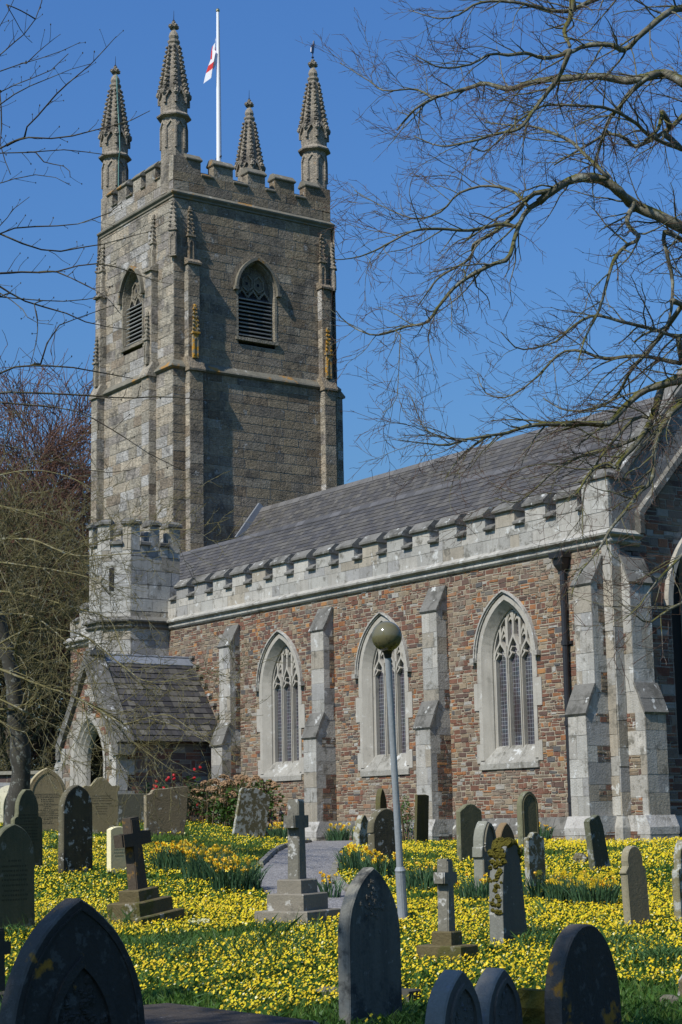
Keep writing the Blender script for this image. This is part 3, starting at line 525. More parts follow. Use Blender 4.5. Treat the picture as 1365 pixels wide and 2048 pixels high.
# --- windows
def ogee(cx, w, z0, z1):
    h = z1-z0; P = []
    for i in range(9):
        t = i/8; 
        x = w*(1-t**1.6) if t < .6 else w*(1-.6**1.6)*((1-t)/.4)**1.35
        P.append((cx-x, z0+h*t))
    return P+[(2*cx-x, z) for x, z in P[::-1][1:]]
def aisle_window(cx):
    mb = MB(); c = (.47, .44, .38)
    out = arch(cx, A, ZSILL+.06, ZSP, CC); mid = arch(cx, A, ZSILL+.06, ZSP, CC, inset=.11); inn = arch(cx, A, ZSILL+.06, ZSP, CC, inset=.30)
    mb.quadstrip([FS(u, v, .03) for u, v in out], [FS(u, v, .03) for u, v in mid], c)
    mb.quadstrip([FS(u, v, -.02) for u, v in out], [FS(u, v, .03) for u, v in out], c)
    m2 = arch(cx, A, ZSILL+.06, ZSP, CC, inset=.265)
    mb.quadstrip([FS(u, v, .03) for u, v in mid], [FS(u, v, -.16) for u, v in m2], c)
    mb.quadstrip([FS(u, v, -.16) for u, v in m2], [FS(u, v, -.20) for u, v in m2], (.3, .28, .24))
    mb.quadstrip([FS(u, v, -.20) for u, v in m2], [FS(u, v, -.20) for u, v in inn], c)
    mb.quadstrip([FS(u, v, -.20) for u, v in inn], [FS(u, v, -.42) for u, v in inn], c)
    # voussoir joints
    for sgn in (-1, 1):
        for t in (.35, .75):
            r0, r1 = A+CC+.003, A+CC-.108; th = math.acos(CC/(A+CC))*t
            for rr in ((r0, r1),):
                pa = [(cx+sgn*(r*cos(th)-CC), ZSP+r*sin(th)) for r in rr]; mb.sweep(pa, FS, .008, .03, .0325, (.2, .18, .15))
    # long and short jamb blocks
    for sgn in (-1, 1):
        z = ZSILL
        for k, (h, ww) in enumerate(((.42, .12), (.72, .0), (.6, .16), (.66, .03))):
            if ww > .01: 
                u0, u1 = sorted((cx+sgn*(A-.01), cx+sgn*(A+ww))); kk = random.uniform(.9, 1.1)
                mb.prism([(u0, z+.005), (u1, z+.005), (u1, z+h-.005), (u0, z+h-.005)], FS, -.01, .028, (c[0]*kk, c[1]*kk, c[2]*kk))
            z += h
            u0, u1 = sorted((cx+sgn*(A-.105), cx+sgn*A)); mb.prism([(u0, z-.004), (u1, z-.004), (u1, z+.004), (u0, z+.004)], FS, .02, .0325, (.22, .2, .17))
    fr = mb.build('aisle_window', M['dressed'], church)
    # sill
    mb = MB(); x0, x1 = cx-A+.0, cx+A
    pr = [(-.05, ZSILL-.16), (.05, ZSILL-.14), (.05, ZSILL-.02), (.03, ZSILL+.02), (-.22, ZSILL+.36), (-.36, ZSILL+.36), (-.36, ZSILL-.16)]
    nb = 3
    for i in range(nb):
        a = x0+(x1-x0)*i/nb+.003; b = x0+(x1-x0)*(i+1)/nb-.003; k = random.uniform(.9, 1.08)
        PA = [FS(a, z, o) for o, z in pr]; PB = [FS(b, z, o) for o, z in pr]; cc = (.31*k, .295*k, .25*k)
        mb.quadstrip(PA, PB, cc, True); mb.face(PA, cc); mb.face(PB[::-1], cc)
    mb.build('sill', M['granite'], fr)
    # hood mould with label stops
    mb = MB(); path = arch(cx, A+.065, ZSP, ZSP, CC, 12)[1:-1]
    mb.sweep(path, FS, .03, .0, .06, (.42, .4, .35), off=-.03); mb.sweep(path, FS, .035, .0, .095, (.4, .38, .33), off=.002)
    for sgn in (-1, 1):
        u0, u1 = sorted((cx+sgn*(A+.03), cx+sgn*(A+.16))); mb.prism([(u0, ZSP-.05), (u1, ZSP-.05), (u1, ZSP+.05), (u0, ZSP+.05)], FS, -.01, .13, (.38, .36, .31))
    mb.build('hood_mould', M['granite'], fr)
    # mullions and tracery
    mb = MB(); c = (.46, .43, .37); Z0 = ZSILL+.33; n0, n1 = -.33, -.2
    hw = A-.30; lx = 2*hw/3
    def top(x): # arch intrados height at offset x
        r = A+CC-.30; return ZSP+sqrt(max(0, r*r-(abs(x)+CC)**2))
    for s in (-1, 1):
        x = s*lx/2; mb.sweep([(cx+x, Z0-.02), (cx+x, top(x)+.02)], FS, .075, n0, n1, c); mb.sweep([(cx+x, Z0-.02), (cx+x, 5.35)], FS, .03, n1, n1+.03, c)
        x = s*(hw-.02); mb.sweep([(cx+x, Z0-.02), (cx+x, ZSP)], FS, .05, n0, n1, c)
    for k in (-1, 0, 1):
        z1 = 5.46 if k else 5.60; P = ogee(cx+k*lx, lx/2, ZSP-.02, z1)
        mb.sweep(P, FS, .05, n0, n1+.01, c)
        # cusps: solid spandrel eyes either side of a trefoil head
        for sg in (-1, 1):
            u = cx+k*lx; q = [(u+sg*lx*.48, ZSP-.02), (u+sg*lx*.2, ZSP+.1), (u+sg*lx*.3, ZSP+.16), (u+sg*lx*.15, ZSP+.25), (u+sg*lx*.27, ZSP+.3), (u+sg*lx*.42, ZSP+.15)]
            mb.sweep(q[:4], FS, .035, n0, n1-.01, c)
        mb.sweep([(cx+k*lx, z1-.03), (cx+k*lx, min(top(k*lx)+.02, 6.5))], FS, .06, n0, n1, c)
        # spandrel infill below the super mullions
    for u, zt in ((-.75, 5.62), (-.25, 5.98), (.25, 5.98), (.75, 5.62)):
        x = u*lx*1.0; w2 = lx*.22
        P = [(cx+x-w2, zt-.08), (cx+x-w2*.4, zt+.05), (cx+x, zt+.12), (cx+x+w2*.4, zt+.05), (cx+x+w2, zt-.08)]
        mb.sweep(P, FS, .045, n0, n1-.01, c); mb.sweep([(cx+x-w2, zt-.1), (cx+x, zt-.03), (cx+x+w2, zt-.1)], FS, .04, n0, n1-.03, c)
    mb.build('tracery', M['dressed'], fr)
    mb = MB(); P = arch(cx, A, ZSILL+.3, ZSP, CC, inset=.30); mb.face([FS(u, v, -.30) for u, v in P], (.05, .05, .06))
    mb.build('leaded_glass', M['glass'], fr)
for cx in WIN: aisle_window(cx)
# --- buttresses
def buttress(name, F, u0, u1, pu, pl, zb=.7, qcol=PAL_GRAN, flank=(True, True)):
    """F frame with n = outward; returns a buttress with two weatherings"""
    mb = MB(); w = u1-u0
    def side(u, s, p, z0, z1):
        # quoined side face: granite near the front, rubble behind
        z = z0
        while z < z1-.02:
            h = min(random.uniform(.3, .48), z1-z)
            if z1-z-h < .12: h = z1-z
            q = random.choice((.16, .26, p)); q = min(q, p)
            def FF(a, b, c=0): return F(u+s*c, b, p-a)
            c = pick(qcol); mb.face([FF(0, z+.004, .006), FF(q, z+.004, .006), FF(q, z+h-.004, .006), FF(0, z+h-.004, .006)], c)
            mb.face([FF(0, z, 0), FF(q, z, 0), FF(q, z+h, 0), FF(0, z+h, 0)], MORT_G)
            if q < p-.03: masonry(mb, FF, q, p, z, z+h, rows=(.07, .14), lens=(.1, .3))
            z += h
    for p, z0, z1 in ((pl+.1, zb, 1.44), (pl, ZP-.02, 3.68), (pu, 4.1, 6.3)):
        e = .1 if z0 == zb else 0
        masonry(mb, lambda a, b, c=0: F(a, b, c+p), u0-e, u1+e, z0, z1, pal=qcol, mort=MORT_G, rows=(.34, .5), lens=(w*.45, w*1.2), joint=.01, proud=(.003, .01), split=0, jit=.003)
        side(u1+e, 1, p, z0, z1); side(u0-e, -1, p, z0, z1)
    # plinth weathering
    def wedge(pts, a, b, col):
        A_ = [F(a, z, o) for o, z in pts]; B_ = [F(b, z, o) for o, z in pts]
        mb.quadstrip(A_, B_, col, True); mb.face(A_, col); mb.face(B_[::-1], col)
    wedge([(0, 1.3), (pl+.115, 1.3), (pl+.115, 1.44), (pl+.01, ZP+.01), (0, ZP+.01)], u0-.112, u1+.112, (.4, .38, .34))
    # core under the set-offs
    wedge([(0, 3.6), (pl, 3.6), (pl, 3.7), (pu, 4.25), (0, 4.25)], u0+.002, u1-.002, (.38, .36, .31))
    wedge([(0, 6.2), (pu, 6.2), (pu, 6.3), (.0, 6.84)], u0+.002, u1-.002, (.38, .36, .31))
    o = mb.build(name, M['granite'], church)
    def slab(o0, z0, o1, z1, th=.045, ov=.04):
        d = hypot(o1-o0, z1-z0); nx, nz = (z1-z0)/d, (o0-o1)/d; nx, nz = abs(nx), abs(nz)
        P = [(o0, z0), (o0+nx*th, z0+nz*th-.0), (o1+nx*th, z1+nz*th), (o1, z1)]
        P[0] = (o0+.02, z0-.06); P[1] = (o0+.05, z0-.02)
        A_ = [F(u0-ov, z, q) for q, z in P]; B_ = [F(u1+ov, z, q) for q, z in P]
        k = random.uniform(.85, 1.15); col = (.3*k, .29*k, .27*k); mb = MB()
        mb.quadstrip(A_, B_, col, True); mb.face(A_, col); mb.face(B_[::-1], col); mb.build('weathering', M['coping'], o)
    m1 = (pl+pu)/2
    slab(pl, 3.70, m1, 3.99); slab(m1+.02, 3.98, pu, 4.26, ov=.033)
    slab(pu, 6.32, pu*.5, 6.58); slab(pu*.5+.02, 6.57, .02, 6.85, ov=.033)
for xr in (-14.14, -9.8, -5.33): buttress('buttress', FS, xr-.545, xr, .31, .57)
buttress('buttress', FS, -.77, -.24, .36, .64)
buttress('buttress', FE, .22, .8, .26, .52)
# corner pilaster between the two buttresses
mb = MB(); masonry(mb, FS, -.24, 0, ZP, 7.1, pal=PAL_GRAN, mort=MORT_G, rows=(.35, .55), lens=(.3, .4), split=0, joint=.01, proud=(.03, .036)); masonry(mb, FE, -.035, .22, ZP, 7.1, pal=PAL_GRAN, mort=MORT_G, rows=(.35, .55), lens=(.3, .4), split=0, joint=.01, proud=(.03, .036))
mb.box(-.24, .1, -.1, .22, .7, 1.44, GC); mb.face([(-.24, -.1, 1.44), (.1, -.1, 1.44), (.035, -.035, ZP), (-.24, -.035, ZP)], GC); mb.face([(.1, -.1, 1.44), (.1, .22, 1.44), (.035, .22, ZP), (.035, -.035, ZP)], GC)
mb.build('corner_quoin', M['granite'], church)
# --- east gable wall of the aisle
AP = 2.8; ZR = 10.02
def rake(y): return 7.35+(min(y, 5.6-y)-.72)*1.06          # raking string line
EW = (2.8, 1.2, 2.9, 5.9, .75)                             # centre, half width, sill, spring, c
def ecut(v0, v1):
    o = []
    if v0 >= 7.3:
        y = .72+(v0-7.45)/1.06; o += [(-1, y), (5.6-y, 9)]
    if v1 > EW[2] and v0 < 7.6:
        h = arch_half(EW[1], EW[3], EW[4], max(v0, EW[2]), .04)
        if h > .03: o.append((EW[0]-h, EW[0]+h))
    return o
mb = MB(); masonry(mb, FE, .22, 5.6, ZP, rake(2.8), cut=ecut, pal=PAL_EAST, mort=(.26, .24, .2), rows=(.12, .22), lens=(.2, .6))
masonry(mb, feast(.11), .3, 5.6, .7, 1.42, pal=PAL_EAST); mb.face([(.11, .3, 1.42), (.11, 5.6, 1.42), (0, 5.6, ZP), (0, .3, ZP)], GC)
mb.prism([(.1, .7), (5.6, .7), (5.6, 8), (2.8, 10.5), (.1, 8)], FE, -.5, -.36, (.2, .17, .13))
egw = mb.build('east_gable_wall', M['rubble'], church)
mb = MB(); k = 1.06
def bandp(o0, o1): return [(.72, 7.38+o0), (2.8, 7.38+o0+2.08*k), (4.88, 7.38+o0), (4.88, 7.38+o1), (2.8, 7.38+o1+2.08*k), (.72, 7.38+o1)]
P = [(.03, 7.42), (.74, 7.42), (.74, 7.8), (2.8, 9.98), (4.86, 7.8), (4.86, 7.42), (5.57, 7.42), (5.57, 8.4), (2.8, 11.15), (.3, 8.5), (.03, 8.45)]
mb.prism(P, FE, -.4, .035, (.2, .19, .175))
for i in range(7):
    t = .12+i*.29; y = .5+t; z = 8.55+(t-.0)*1.06; 
    mb.sweep([(y+.55*.0, z-.05), (y+.36, z-.75)], FE, .012, .034, .038, (.12, .115, .1))
mb.build('gable_parapet', M['granite'], church)
mb = MB(); P = [(.68, 7.36), (.76, 7.36), (.76, 7.78), (2.8, 9.95), (4.84, 7.78), (4.84, 7.36)]
mb.sweep([(.73, 7.33), (.73, 7.76), (2.8, 9.93), (4.87, 7.76), (4.87, 7.33)], FE, .12, -.02, .2, (.42, .41, .37))
mb.sweep([(.1, 8.47), (.28, 8.52), (2.8, 11.18), (5.3, 8.52)], FE, .13, -.46, .1, (.45, .44, .4))
mb.build('gable_coping', M['coping'], church)
mb = MB(); o1 = arch(EW[0], EW[1], EW[2], EW[3], EW[4]); o2 = arch(EW[0], EW[1], EW[2], EW[3], EW[4], inset=.3)
mb.quadstrip([FE(u, v, .02) for u, v in o1], [FE(u, v, -.3) for u, v in o2], (.42, .36, .28)); mb.quadstrip([FE(u, v, 0) for u, v in o1], [FE(u, v, .02) for u, v in o1], (.42, .36, .28))
mb.sweep(arch(EW[0], EW[1]+.1, EW[3], EW[3], EW[4], 12)[1:-1], FE, .14, 0, .13, (.36, .3, .22))
for x in (-.5, 0, .5): mb.sweep([(EW[0]+x, EW[2]), (EW[0]+x, 7.1)], FE, .09, -.4, -.22, (.4, .37, .3))
ew = mb.build('east_window', M['dressed'], church)
mb = MB(); mb.face([FE(u, v, -.34) for u, v in o2], (.03, .03, .03)); mb.build('leaded_glass', M['void'], ew)
# --- roofs
sa, ca = sin(math.atan2(2.42, 2.3)), cos(math.atan2(2.42, 2.3))
mb = MB(); LA = hypot(2.3, 2.42)
slates(mb, frame((0, .5, 7.6), (1, 0, 0), (0, ca, sa), (0, -sa, ca)), -24, -.42, 0, LA, rh=.165, sw=(.17, .27))
mb.face([(-24, AP, ZR), (-.42, AP, ZR), (-.42, 5.6, 7.7), (-24, 5.6, 7.7)], (.07, .07, .075))
mb.face([(-24, .5, 7.58), (-24, 5.1, 7.6), (-24, AP, ZR)], (.2, .19, .17))
mb.build('aisle_roof', M['slate'], church)
mb = MB(); x = -24
while x < -.5:
    L = random.uniform(.35, .5); c = random.uniform(.06, .11)
    mb.prism([(-.13, -.11), (0, .03), (.13, -.11)], frame((x, AP, ZR), (0, 1, 0), (0, 0, 1), (1, 0, 0)), .004, L-.004, (c, c*.97, c*.95)); x += L
mb.build('aisle_ridge_tiles', M['slate'], church)
NY, NZ = 9.03, 12.76; NH = 1.3
sl_ = math.atan(NH); sn, cn = sin(sl_), cos(sl_)
mb = MB(); LN = 3.9/cn
slates(mb, frame((0, NY-3.9, NZ-3.9*NH), (1, 0, 0), (0, cn, sn), (0, -sn, cn)), -27.2, 3, LN*.3, LN, rh=.18, sw=(.17, .27))
mb.face([(-27.2, NY, NZ), (3, NY, NZ), (3, NY+3.9, NZ-3.9*NH), (-27.2, NY+3.9, NZ-3.9*NH)], (.07, .07, .075))
mb.box(-27.2, 2.99, 5.62, 5.75, .6, 8.6, (.2, .17, .13)); mb.box(-27.2, 2.99, 12.3, 12.5, .6, 8.6, (.2, .17, .13))

mb.build('nave_roof', M['slate'], church)
def ncut(v0, v1):
    y = 5.6+max(0, (v1-8.3)/NH); return [(0, y), (2*NY-y, 20)]
mb = MB(); masonry(mb, feast(3), 5.6, 2*NY-5.6, .8, 12.6, cut=ncut, rows=(.14, .26), lens=(.25, .6)); masonry(mb, fsouth(5.6), -.5, 3, .8, 8.3, rows=(.12, .22), lens=(.2, .5)); mb.face([(2.8, 5.7, .6), (2.8, 12.4, .6), (2.8, 12.4, 8.2), (2.8, NY, NZ-.1), (2.8, 5.7, 8.2)], (.15, .12, .1)); mb.build('nave_wall', M['rubble'], church)
mb = MB(); x = -27.2
while x < 3:
    L = random.uniform(.4, .5); c = random.uniform(.09, .14)
    mb.prism([(-.14, -.15), (0, .04), (.14, -.15)], frame((x, NY, NZ), (0, 1, 0), (0, 0, 1), (1, 0, 0)), .004, L-.004, (c, c*.96, c*.9)); x += L
mb.build('nave_ridge_tiles', M['slate'], church)
mb = MB(); FT = feast(-27.1)
mb.sweep([(8.0, NZ-1.03*NH+.16), (NY-.02, NZ+.14)], FT, .22, -.02, .08, (.4, .4, .4)); mb.build('roof_flashing', M['lead'], church)
# --- down pipe
mb = MB(); yp = -.1
mb.tube([(-1.35, yp, 6.75), (-1.36, yp, 1.68), (-1.36, yp-.03, 1.45), (-1.36, yp-.16, 1.35)], .065, 10, (.02, .02, .03))
for z in (5.2, 3.55, 2.0): mb.tube([(-1.355, yp, z-.05), (-1.355, yp, z+.05)], .085, 10); mb.box(-1.5, -1.21, -.06, .0, z-.03, z+.03)
pipe = mb.build('drainpipe', M['iron'], church, smooth=False)
mb = MB(); R = []
for z, s in ((6.7, .07), (6.82, .13), (6.95, .15), (6.96, .19), (7.07, .2)): R.append([(-1.35-s, yp-s, z), (-1.35+s, yp-s, z), (-1.35+s, yp+.08, z), (-1.35-s, yp+.08, z)])
mb.loft(R); mb.build('rainwater_hopper', M['iron'], pipe)
# --- stair turret
def turret_poly(g=0):
    P = [(-17.9, .35), (-17.9, -1.22), (-18.5, -1.82), (-19.25, -1.82), (-19.85, -1.22), (-19.85, .35)]
    cx, cy = -18.87, -.5
    return [(x+(g if x > cx else -g), y-(g if y < 0 else 0)) for x, y in P]
mb = MB(); P = turret_poly()
for i in range(len(P)-1):
    (x0, y0), (x1, y1) = P[i+1], P[i]; d = hypot(x1-x0, y1-y0); ux, uy = (x1-x0)/d, (y1-y0)/d
    F = frame((x0, y0, 0), (ux, uy, 0), (0, 0, 1), (uy, -ux, 0))
    masonry(mb, F, 0, d, .9, 9.35, pal=PAL_GRAN, mort=MORT_G, **{k: v for k, v in ASH.items()})
mb.prism([(x, y) for x, y in P], lambda a, b, c: (a, b, c), .8, 9.3, GC)
tur = mb.build('stair_turret', M['granite'], church)
mb = MB()
rings = []
for o, z in [(0, 7.08), (.05, 7.1), (.085, 7.14), (.085, 7.17), (.05, 7.2), (.05, 7.23), (.15, 7.27), (.16, 7.31), (.0, 7.44)]: rings.append([(x, y, z) for x, y in turret_poly(o)])
mb.loft(rings, GC, cap=False, closed=False); mb.build('string_course', M['coping'], tur)
mb = MB(); CAPS = []; P = turret_poly(.0); Q = turret_poly(.06)
def merlon_on(p0, p1, a, b, z0, zf, zt, th=.3):
    d = hypot(p1[0]-p0[0], p1[1]-p0[1]); ux, uy = (p1[0]-p0[0])/d, (p1[1]-p0[1])/d; nx, ny = uy, -ux
    F = frame((p0[0], p0[1], 0), (ux, uy, 0), (0, 0, 1), (nx, ny, 0))
    mb.prism([(a, z0), (b, z0), (b, zf), (a, zf)], F, -th, .02, pick(PAL_GRAN))
    R = [[F(a-.03, zf-.07, .04), F(b+.03, zf-.07, .04), F(b+.03, zf-.07, -th-.05), F(a-.03, zf-.07, -th-.05)], [F(a-.04, zf-.04, .09), F(b+.04, zf-.04, .09), F(b+.04, zf-.04, -th-.06), F(a-.04, zf-.04, -th-.06)],
         [F(a-.04, zf+.03, .09), F(b+.04, zf+.03, .09), F(b+.04, zf+.03, -th-.06), F(a-.04, zf+.03, -th-.06)], [F(a, zt, -.06), F(b, zt, -.06), F(b, zt, -th+.06), F(a, zt, -th+.06)]]
    cb = MB(); CAPS.append(cb); cb.loft(R, (.26, .25, .22))
E_ = [(P[1], P[0], [(0, .27), (.58, .9), (1.2, 1.57)]), (P[2], P[1], [(0, .24), (.61, .85)]), (P[3], P[2], [(0, .2), (.52, .75)]), (P[4], P[3], [(0, .24), (.6, .85)]), (P[5], P[4], [(0, .35), (.7, 1.0), (1.3, 1.57)])]
for p0, p1, segs in E_:
    for a, b in segs: merlon_on(p0, p1, a, b, 9.3, 10.08, 10.2)
    for (a, b), (c, d) in zip(segs, segs[1:]): merlon_on(p0, p1, b+.03, c-.03, 9.25, 9.5, 9.58)
mb.build('turret_parapet', M['granite'], tur)
for q in CAPS: q.build('battlement_cap', M['coping'], tur)
mb = MB()
Fse = frame((-18.5, -1.82, 0), (.7071, .7071, 0), (0, 0, 1), (.7071, -.7071, 0))
mb.prism([(.22, 8.15), (.36, 8.15), (.36, 8.8), (.22, 8.8)], Fse, .0, .022, (.02, .02, .02)); mb.build('slit_window', M['void'], tur)
# west part of the aisle beyond the turret (rubble)
mb = MB(); masonry(mb, FS, -24, XW-1.9, ZP, ZS); masonry(mb, frame((-24, 0, 0), (0, 1, 0), (0, 0, 1), (-1, 0, 0)), 0, .4, ZP, ZS); mb.box(-23.95, XW-1.9, .01, .3, .7, ZP+.2, GC)
mb.build('west_bay_wall', M['rubble'], church)
# --- south porch
PX, PY0 = -16.7, -3.15
mb = MB(); FP = fsouth(PY0)
DO = (PX+.05, .86, 1.3, 3.25, .45)        # doorway: centre, half width, base, spring, c
def pcut(v0, v1):
    o = []
    hw = 1.62 if v1 < 3.75 else max(0, 1.62-(v1-3.75)/1.42)
    o += [(PX-5, PX-hw), (PX+hw, PX+5)]
    h = arch_half(DO[1], DO[3], DO[4], max(v0, 1.3), .03)
    if h > .02: o.append((DO[0]-h, DO[0]+h))
    return o
PALP = PAL_RUB+[(5, (.25, .235, .2)), (4, (.31, .29, .25))]
masonry(mb, FP, PX-1.62, PX+1.62, 1.3, 6.0, cut=pcut, pal=PALP, rows=(.16, .28), lens=(.2, .5), split=.3)
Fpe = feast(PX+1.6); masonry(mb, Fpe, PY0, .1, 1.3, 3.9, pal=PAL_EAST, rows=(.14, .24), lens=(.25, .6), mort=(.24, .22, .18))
mb.box(PX+1.25, PX+1.59, PY0+.05, .05, 1.2, 3.9, (.15, .12, .1)); mb.box(PX-1.6, PX-1.25, PY0+.05, .05, 1.2, 3.9, (.15, .12, .1))
mb.prism([(PX-1.6, 3.7), (PX+1.6, 3.7), (PX, 5.98)], FP, -.34, -.02, (.25, .22, .18)) if False else None
for s in (-1, 1):
    a, b = sorted((PX+s*.92, PX+s*1.6)); mb.box(a, b, PY0+.02, PY0+.36, 1.2, 3.75, (.25, .22, .18))
    z = 1.35                                 # granite quoins, alternately long and short
    for i in range(6):
        ww = .38 if i % 2 else .22; h = .4
        a, b = sorted((PX+s*1.64, PX+s*(1.64-ww))); mb.box(a, b, PY0-.04, PY0+(.3 if i % 2 else .5), z, z+h-.01, pick(PAL_GRAN)); z += h
porch = mb.build('porch', M['rubble'], church)
mb = MB(); G = (.44, .4, .33)
for k, (i0, i1, n0, n1) in enumerate(((-.14, 0, .035, .02), (0, .07, .02, -.05), (.07, .1, -.05, -.06), (.1, .17, -.06, -.14), (.17, .19, -.14, -.15), (.19, .26, -.15, -.25), (.26, .28, -.25, -.36))):
    a = arch(DO[0], DO[1], DO[2], DO[3], DO[4], 12, inset=i0); b = arch(DO[0], DO[1], DO[2], DO[3], DO[4], 12, inset=i1)
    mb.quadstrip([FP(u, v, n0) for u, v in a], [FP(u, v, n1) for u, v in b], (G[0]*(1-.06*(k % 2)), G[1]*(1-.06*(k % 2)), G[2]*(1-.06*(k % 2))))
mb.build('porch_arch', M['dressed'], porch)
mb = MB(); rs = 1.42                         # gable coping with kneelers and little apex cross base
FPc = fsouth(PY0)
mb.sweep([(PX-1.68, 3.7), (PX, 6.06), (PX+1.7, 3.7)], FPc, .3, -.4, .07, (.3, .28, .23))
mb.sweep([(PX-1.6, 3.6), (PX, 5.88), (PX+1.65, 3.6)], FPc, .08, -.3, .12, (.36, .34, .28))
mb.box(PX-.2, PX+.2, PY0-.05, PY0+.38, 6.15, 6.27, (.3, .28, .23)); mb.lump((PX, PY0+.15, 6.32), .14, .14, .09, (.3, .28, .23))
for s in (-1, 1): mb.box(*sorted((PX+s*1.5, PX+s*(1.7 if s < 0 else 1.85))), PY0-.1, PY0+.4, 3.45, 3.72, (.36, .34, .3))
mb.build('porch_gable_coping', M['coping'], porch)
mb = MB(); an = atan2(2.22, 1.72); Lp = hypot(2.22, 1.72)
slates(mb, frame((PX+1.82, 0, 3.8), (0, 1, 0), (-cos(an), 0, sin(an)), (sin(an), 0, cos(an))), PY0+.38, .0, 0, Lp+.06, rh=.2, sw=(.17, .3), pal=((.055, .052, .05), (.07, .065, .058), (.11, .102, .085), (.045, .043, .044)), lift=.02)
slates(mb, frame((PX-1.82, 0, 3.8), (0, -1, 0), (cos(an), 0, sin(an)), (-sin(an), 0, cos(an))), 0, -PY0-.38, 0, Lp+.06, rh=.3, sw=(.3, .4))
pr = mb.build('porch_roof', M['slate'], porch)
mb = MB(); mb.sweep([(PX-.24, 5.78), (PX, 6.07), (PX+.24, 5.78)], FP, .05, 0, 2.78, (.3, .32, .35)) if False else None
mb.prism([(PX-.19, 5.97), (PX, 6.2), (PX+.19, 5.97), (PX+.16, 5.86), (PX, 6.03), (PX-.16, 5.86)], fsouth(0), 0, 2.8, (.34, .36, .4)); mb.tube([(PX, -2.8, 6.19), (PX, 0, 6.19)], .035, 8, (.2, .22, .25))
mb.build('lead_ridge', M['lead'], porch)
for i in range(9):                          # stepped weathering stones over the porch roof
    mb = MB()
    t = i/8; x = PX+.08+t*1.82; z = 6.05-t*2.2; mb.box(x-.02, x+.16, -.1, .02, z+.12, z+.19, (.2, .18, .15)); mb.build('weathering_stone', M['coping'], porch)
mb = MB()                                   # iron gate and dark interior
for i in range(15):
    x = DO[0]-.5+i*.07; mb.box(x-.009, x+.009, PY0+.72, PY0+.74, 1.3, 2.72+.06*(i % 2)); mb.lump((x, PY0+.73, 2.8+.06*(i % 2)), .02, .02, .05, (.1, .1, .1))
for z in (1.5, 2.05, 2.5): mb.box(DO[0]-.52, DO[0]+.52, PY0+.71, PY0+.75, z, z+.03)
mb.build('porch_gate', M['gate'], porch)
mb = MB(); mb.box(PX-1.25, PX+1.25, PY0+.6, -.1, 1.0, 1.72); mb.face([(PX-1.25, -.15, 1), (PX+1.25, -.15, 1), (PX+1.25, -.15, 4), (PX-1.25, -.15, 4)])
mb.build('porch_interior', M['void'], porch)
# buttress of the porch at its west side
mb = MB(); mb.box(PX-1.85, PX-1.62, PY0-.02, PY0+.5, 1.2, 3.2, GC); mb.loft([[(PX-1.89, PY0-.06, 3.2), (PX-1.6, PY0-.06, 3.2), (PX-1.6, PY0+.54, 3.2), (PX-1.89, PY0+.54, 3.2)], [(PX-1.7, PY0, 3.6), (PX-1.6, PY0, 3.6), (PX-1.6, PY0+.5, 3.6), (PX-1.7, PY0+.5, 3.6)]], GC)
mb.build('porch_buttress', M['granite'], porch)
# ================================================================ TOWER
TX, TY0, TY1, TXW = -27.25, 5.55, 12.4, -32.8
FTE = feast(TX); FTS = fsouth(TY0)
EC, ESP, EA, ECC, ESI = 9.02, 20.85, .79, .38, 19.05
SCX, SA = -30.25, .73
def tcut(cx, a):
    def f(v0, v1):
        if v1 < ESI or v0 > 22: return []
        h = arch_half(a, ESP, ECC, max(v0, ESI), .0); return [(cx-h, cx+h)] if h > .02 else []
    return f
mb = MB(); ta = {k: v for k, v in TASH.items()}
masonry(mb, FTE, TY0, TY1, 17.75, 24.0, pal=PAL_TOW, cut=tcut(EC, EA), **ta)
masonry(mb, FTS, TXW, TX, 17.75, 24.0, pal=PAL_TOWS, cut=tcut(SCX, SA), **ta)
masonry(mb, feast(TX+.1), TY0-.1, TY1+.1, 5.5, 17.5, pal=PAL_TOW, **ta)
masonry(mb, fsouth(TY0-.1), TXW-.1, TX+.1, 5.5, 17.5, pal=PAL_TOWS, **ta)
masonry(mb, frame((0, TY1+.1, 0), (-1, 0, 0), (0, 0, 1), (0, 1, 0)), -TX-.1, -TXW+.1, 8, 24, pal=PAL_TOW, rows=(.5, .7), lens=(1, 2), split=0)
masonry(mb, frame((TXW-.1, 0, 0), (0, -1, 0), (0, 0, 1), (-1, 0, 0)), -TY1-.1, -TY0+.1, 2, 24, pal=PAL_TOW, rows=(.5, .7), lens=(1, 2), split=0)
mb.box(TXW+.4, TX-.5, TY0+.5, TY1-.4, 1, 23.9, (.03, .03, .03)); mb.box(TXW-.09, TX+.09, TY0-.09, TY1+.09, 1, 8, GC)
tower = mb.build('tower', M['tower'], church)
def ring_rect(o): return [(TX+o, TY0-o), (TX+o, TY1+o), (TXW-o, TY1+o), (TXW-o, TY0-o)]
def band(name, prof, col, mat=None):
    mb = MB(); mb.loft([[(x, y, z) for x, y in ring_rect(o)] for o, z in prof], col, cap=False); return mb.build(name, mat or M['tcoping'], tower)
band('string_course', [(.1, 17.48), (.16, 17.5), (.22, 17.56), (.2, 17.62), (0, 17.85)], (.24, .22, .17))
band('string_course', [(0, 23.82), (.05, 23.84), (.05, 23.9), (.12, 23.97), (.13, 24.02), (.03, 24.12), (0, 24.16)], (.24, .22, .17))
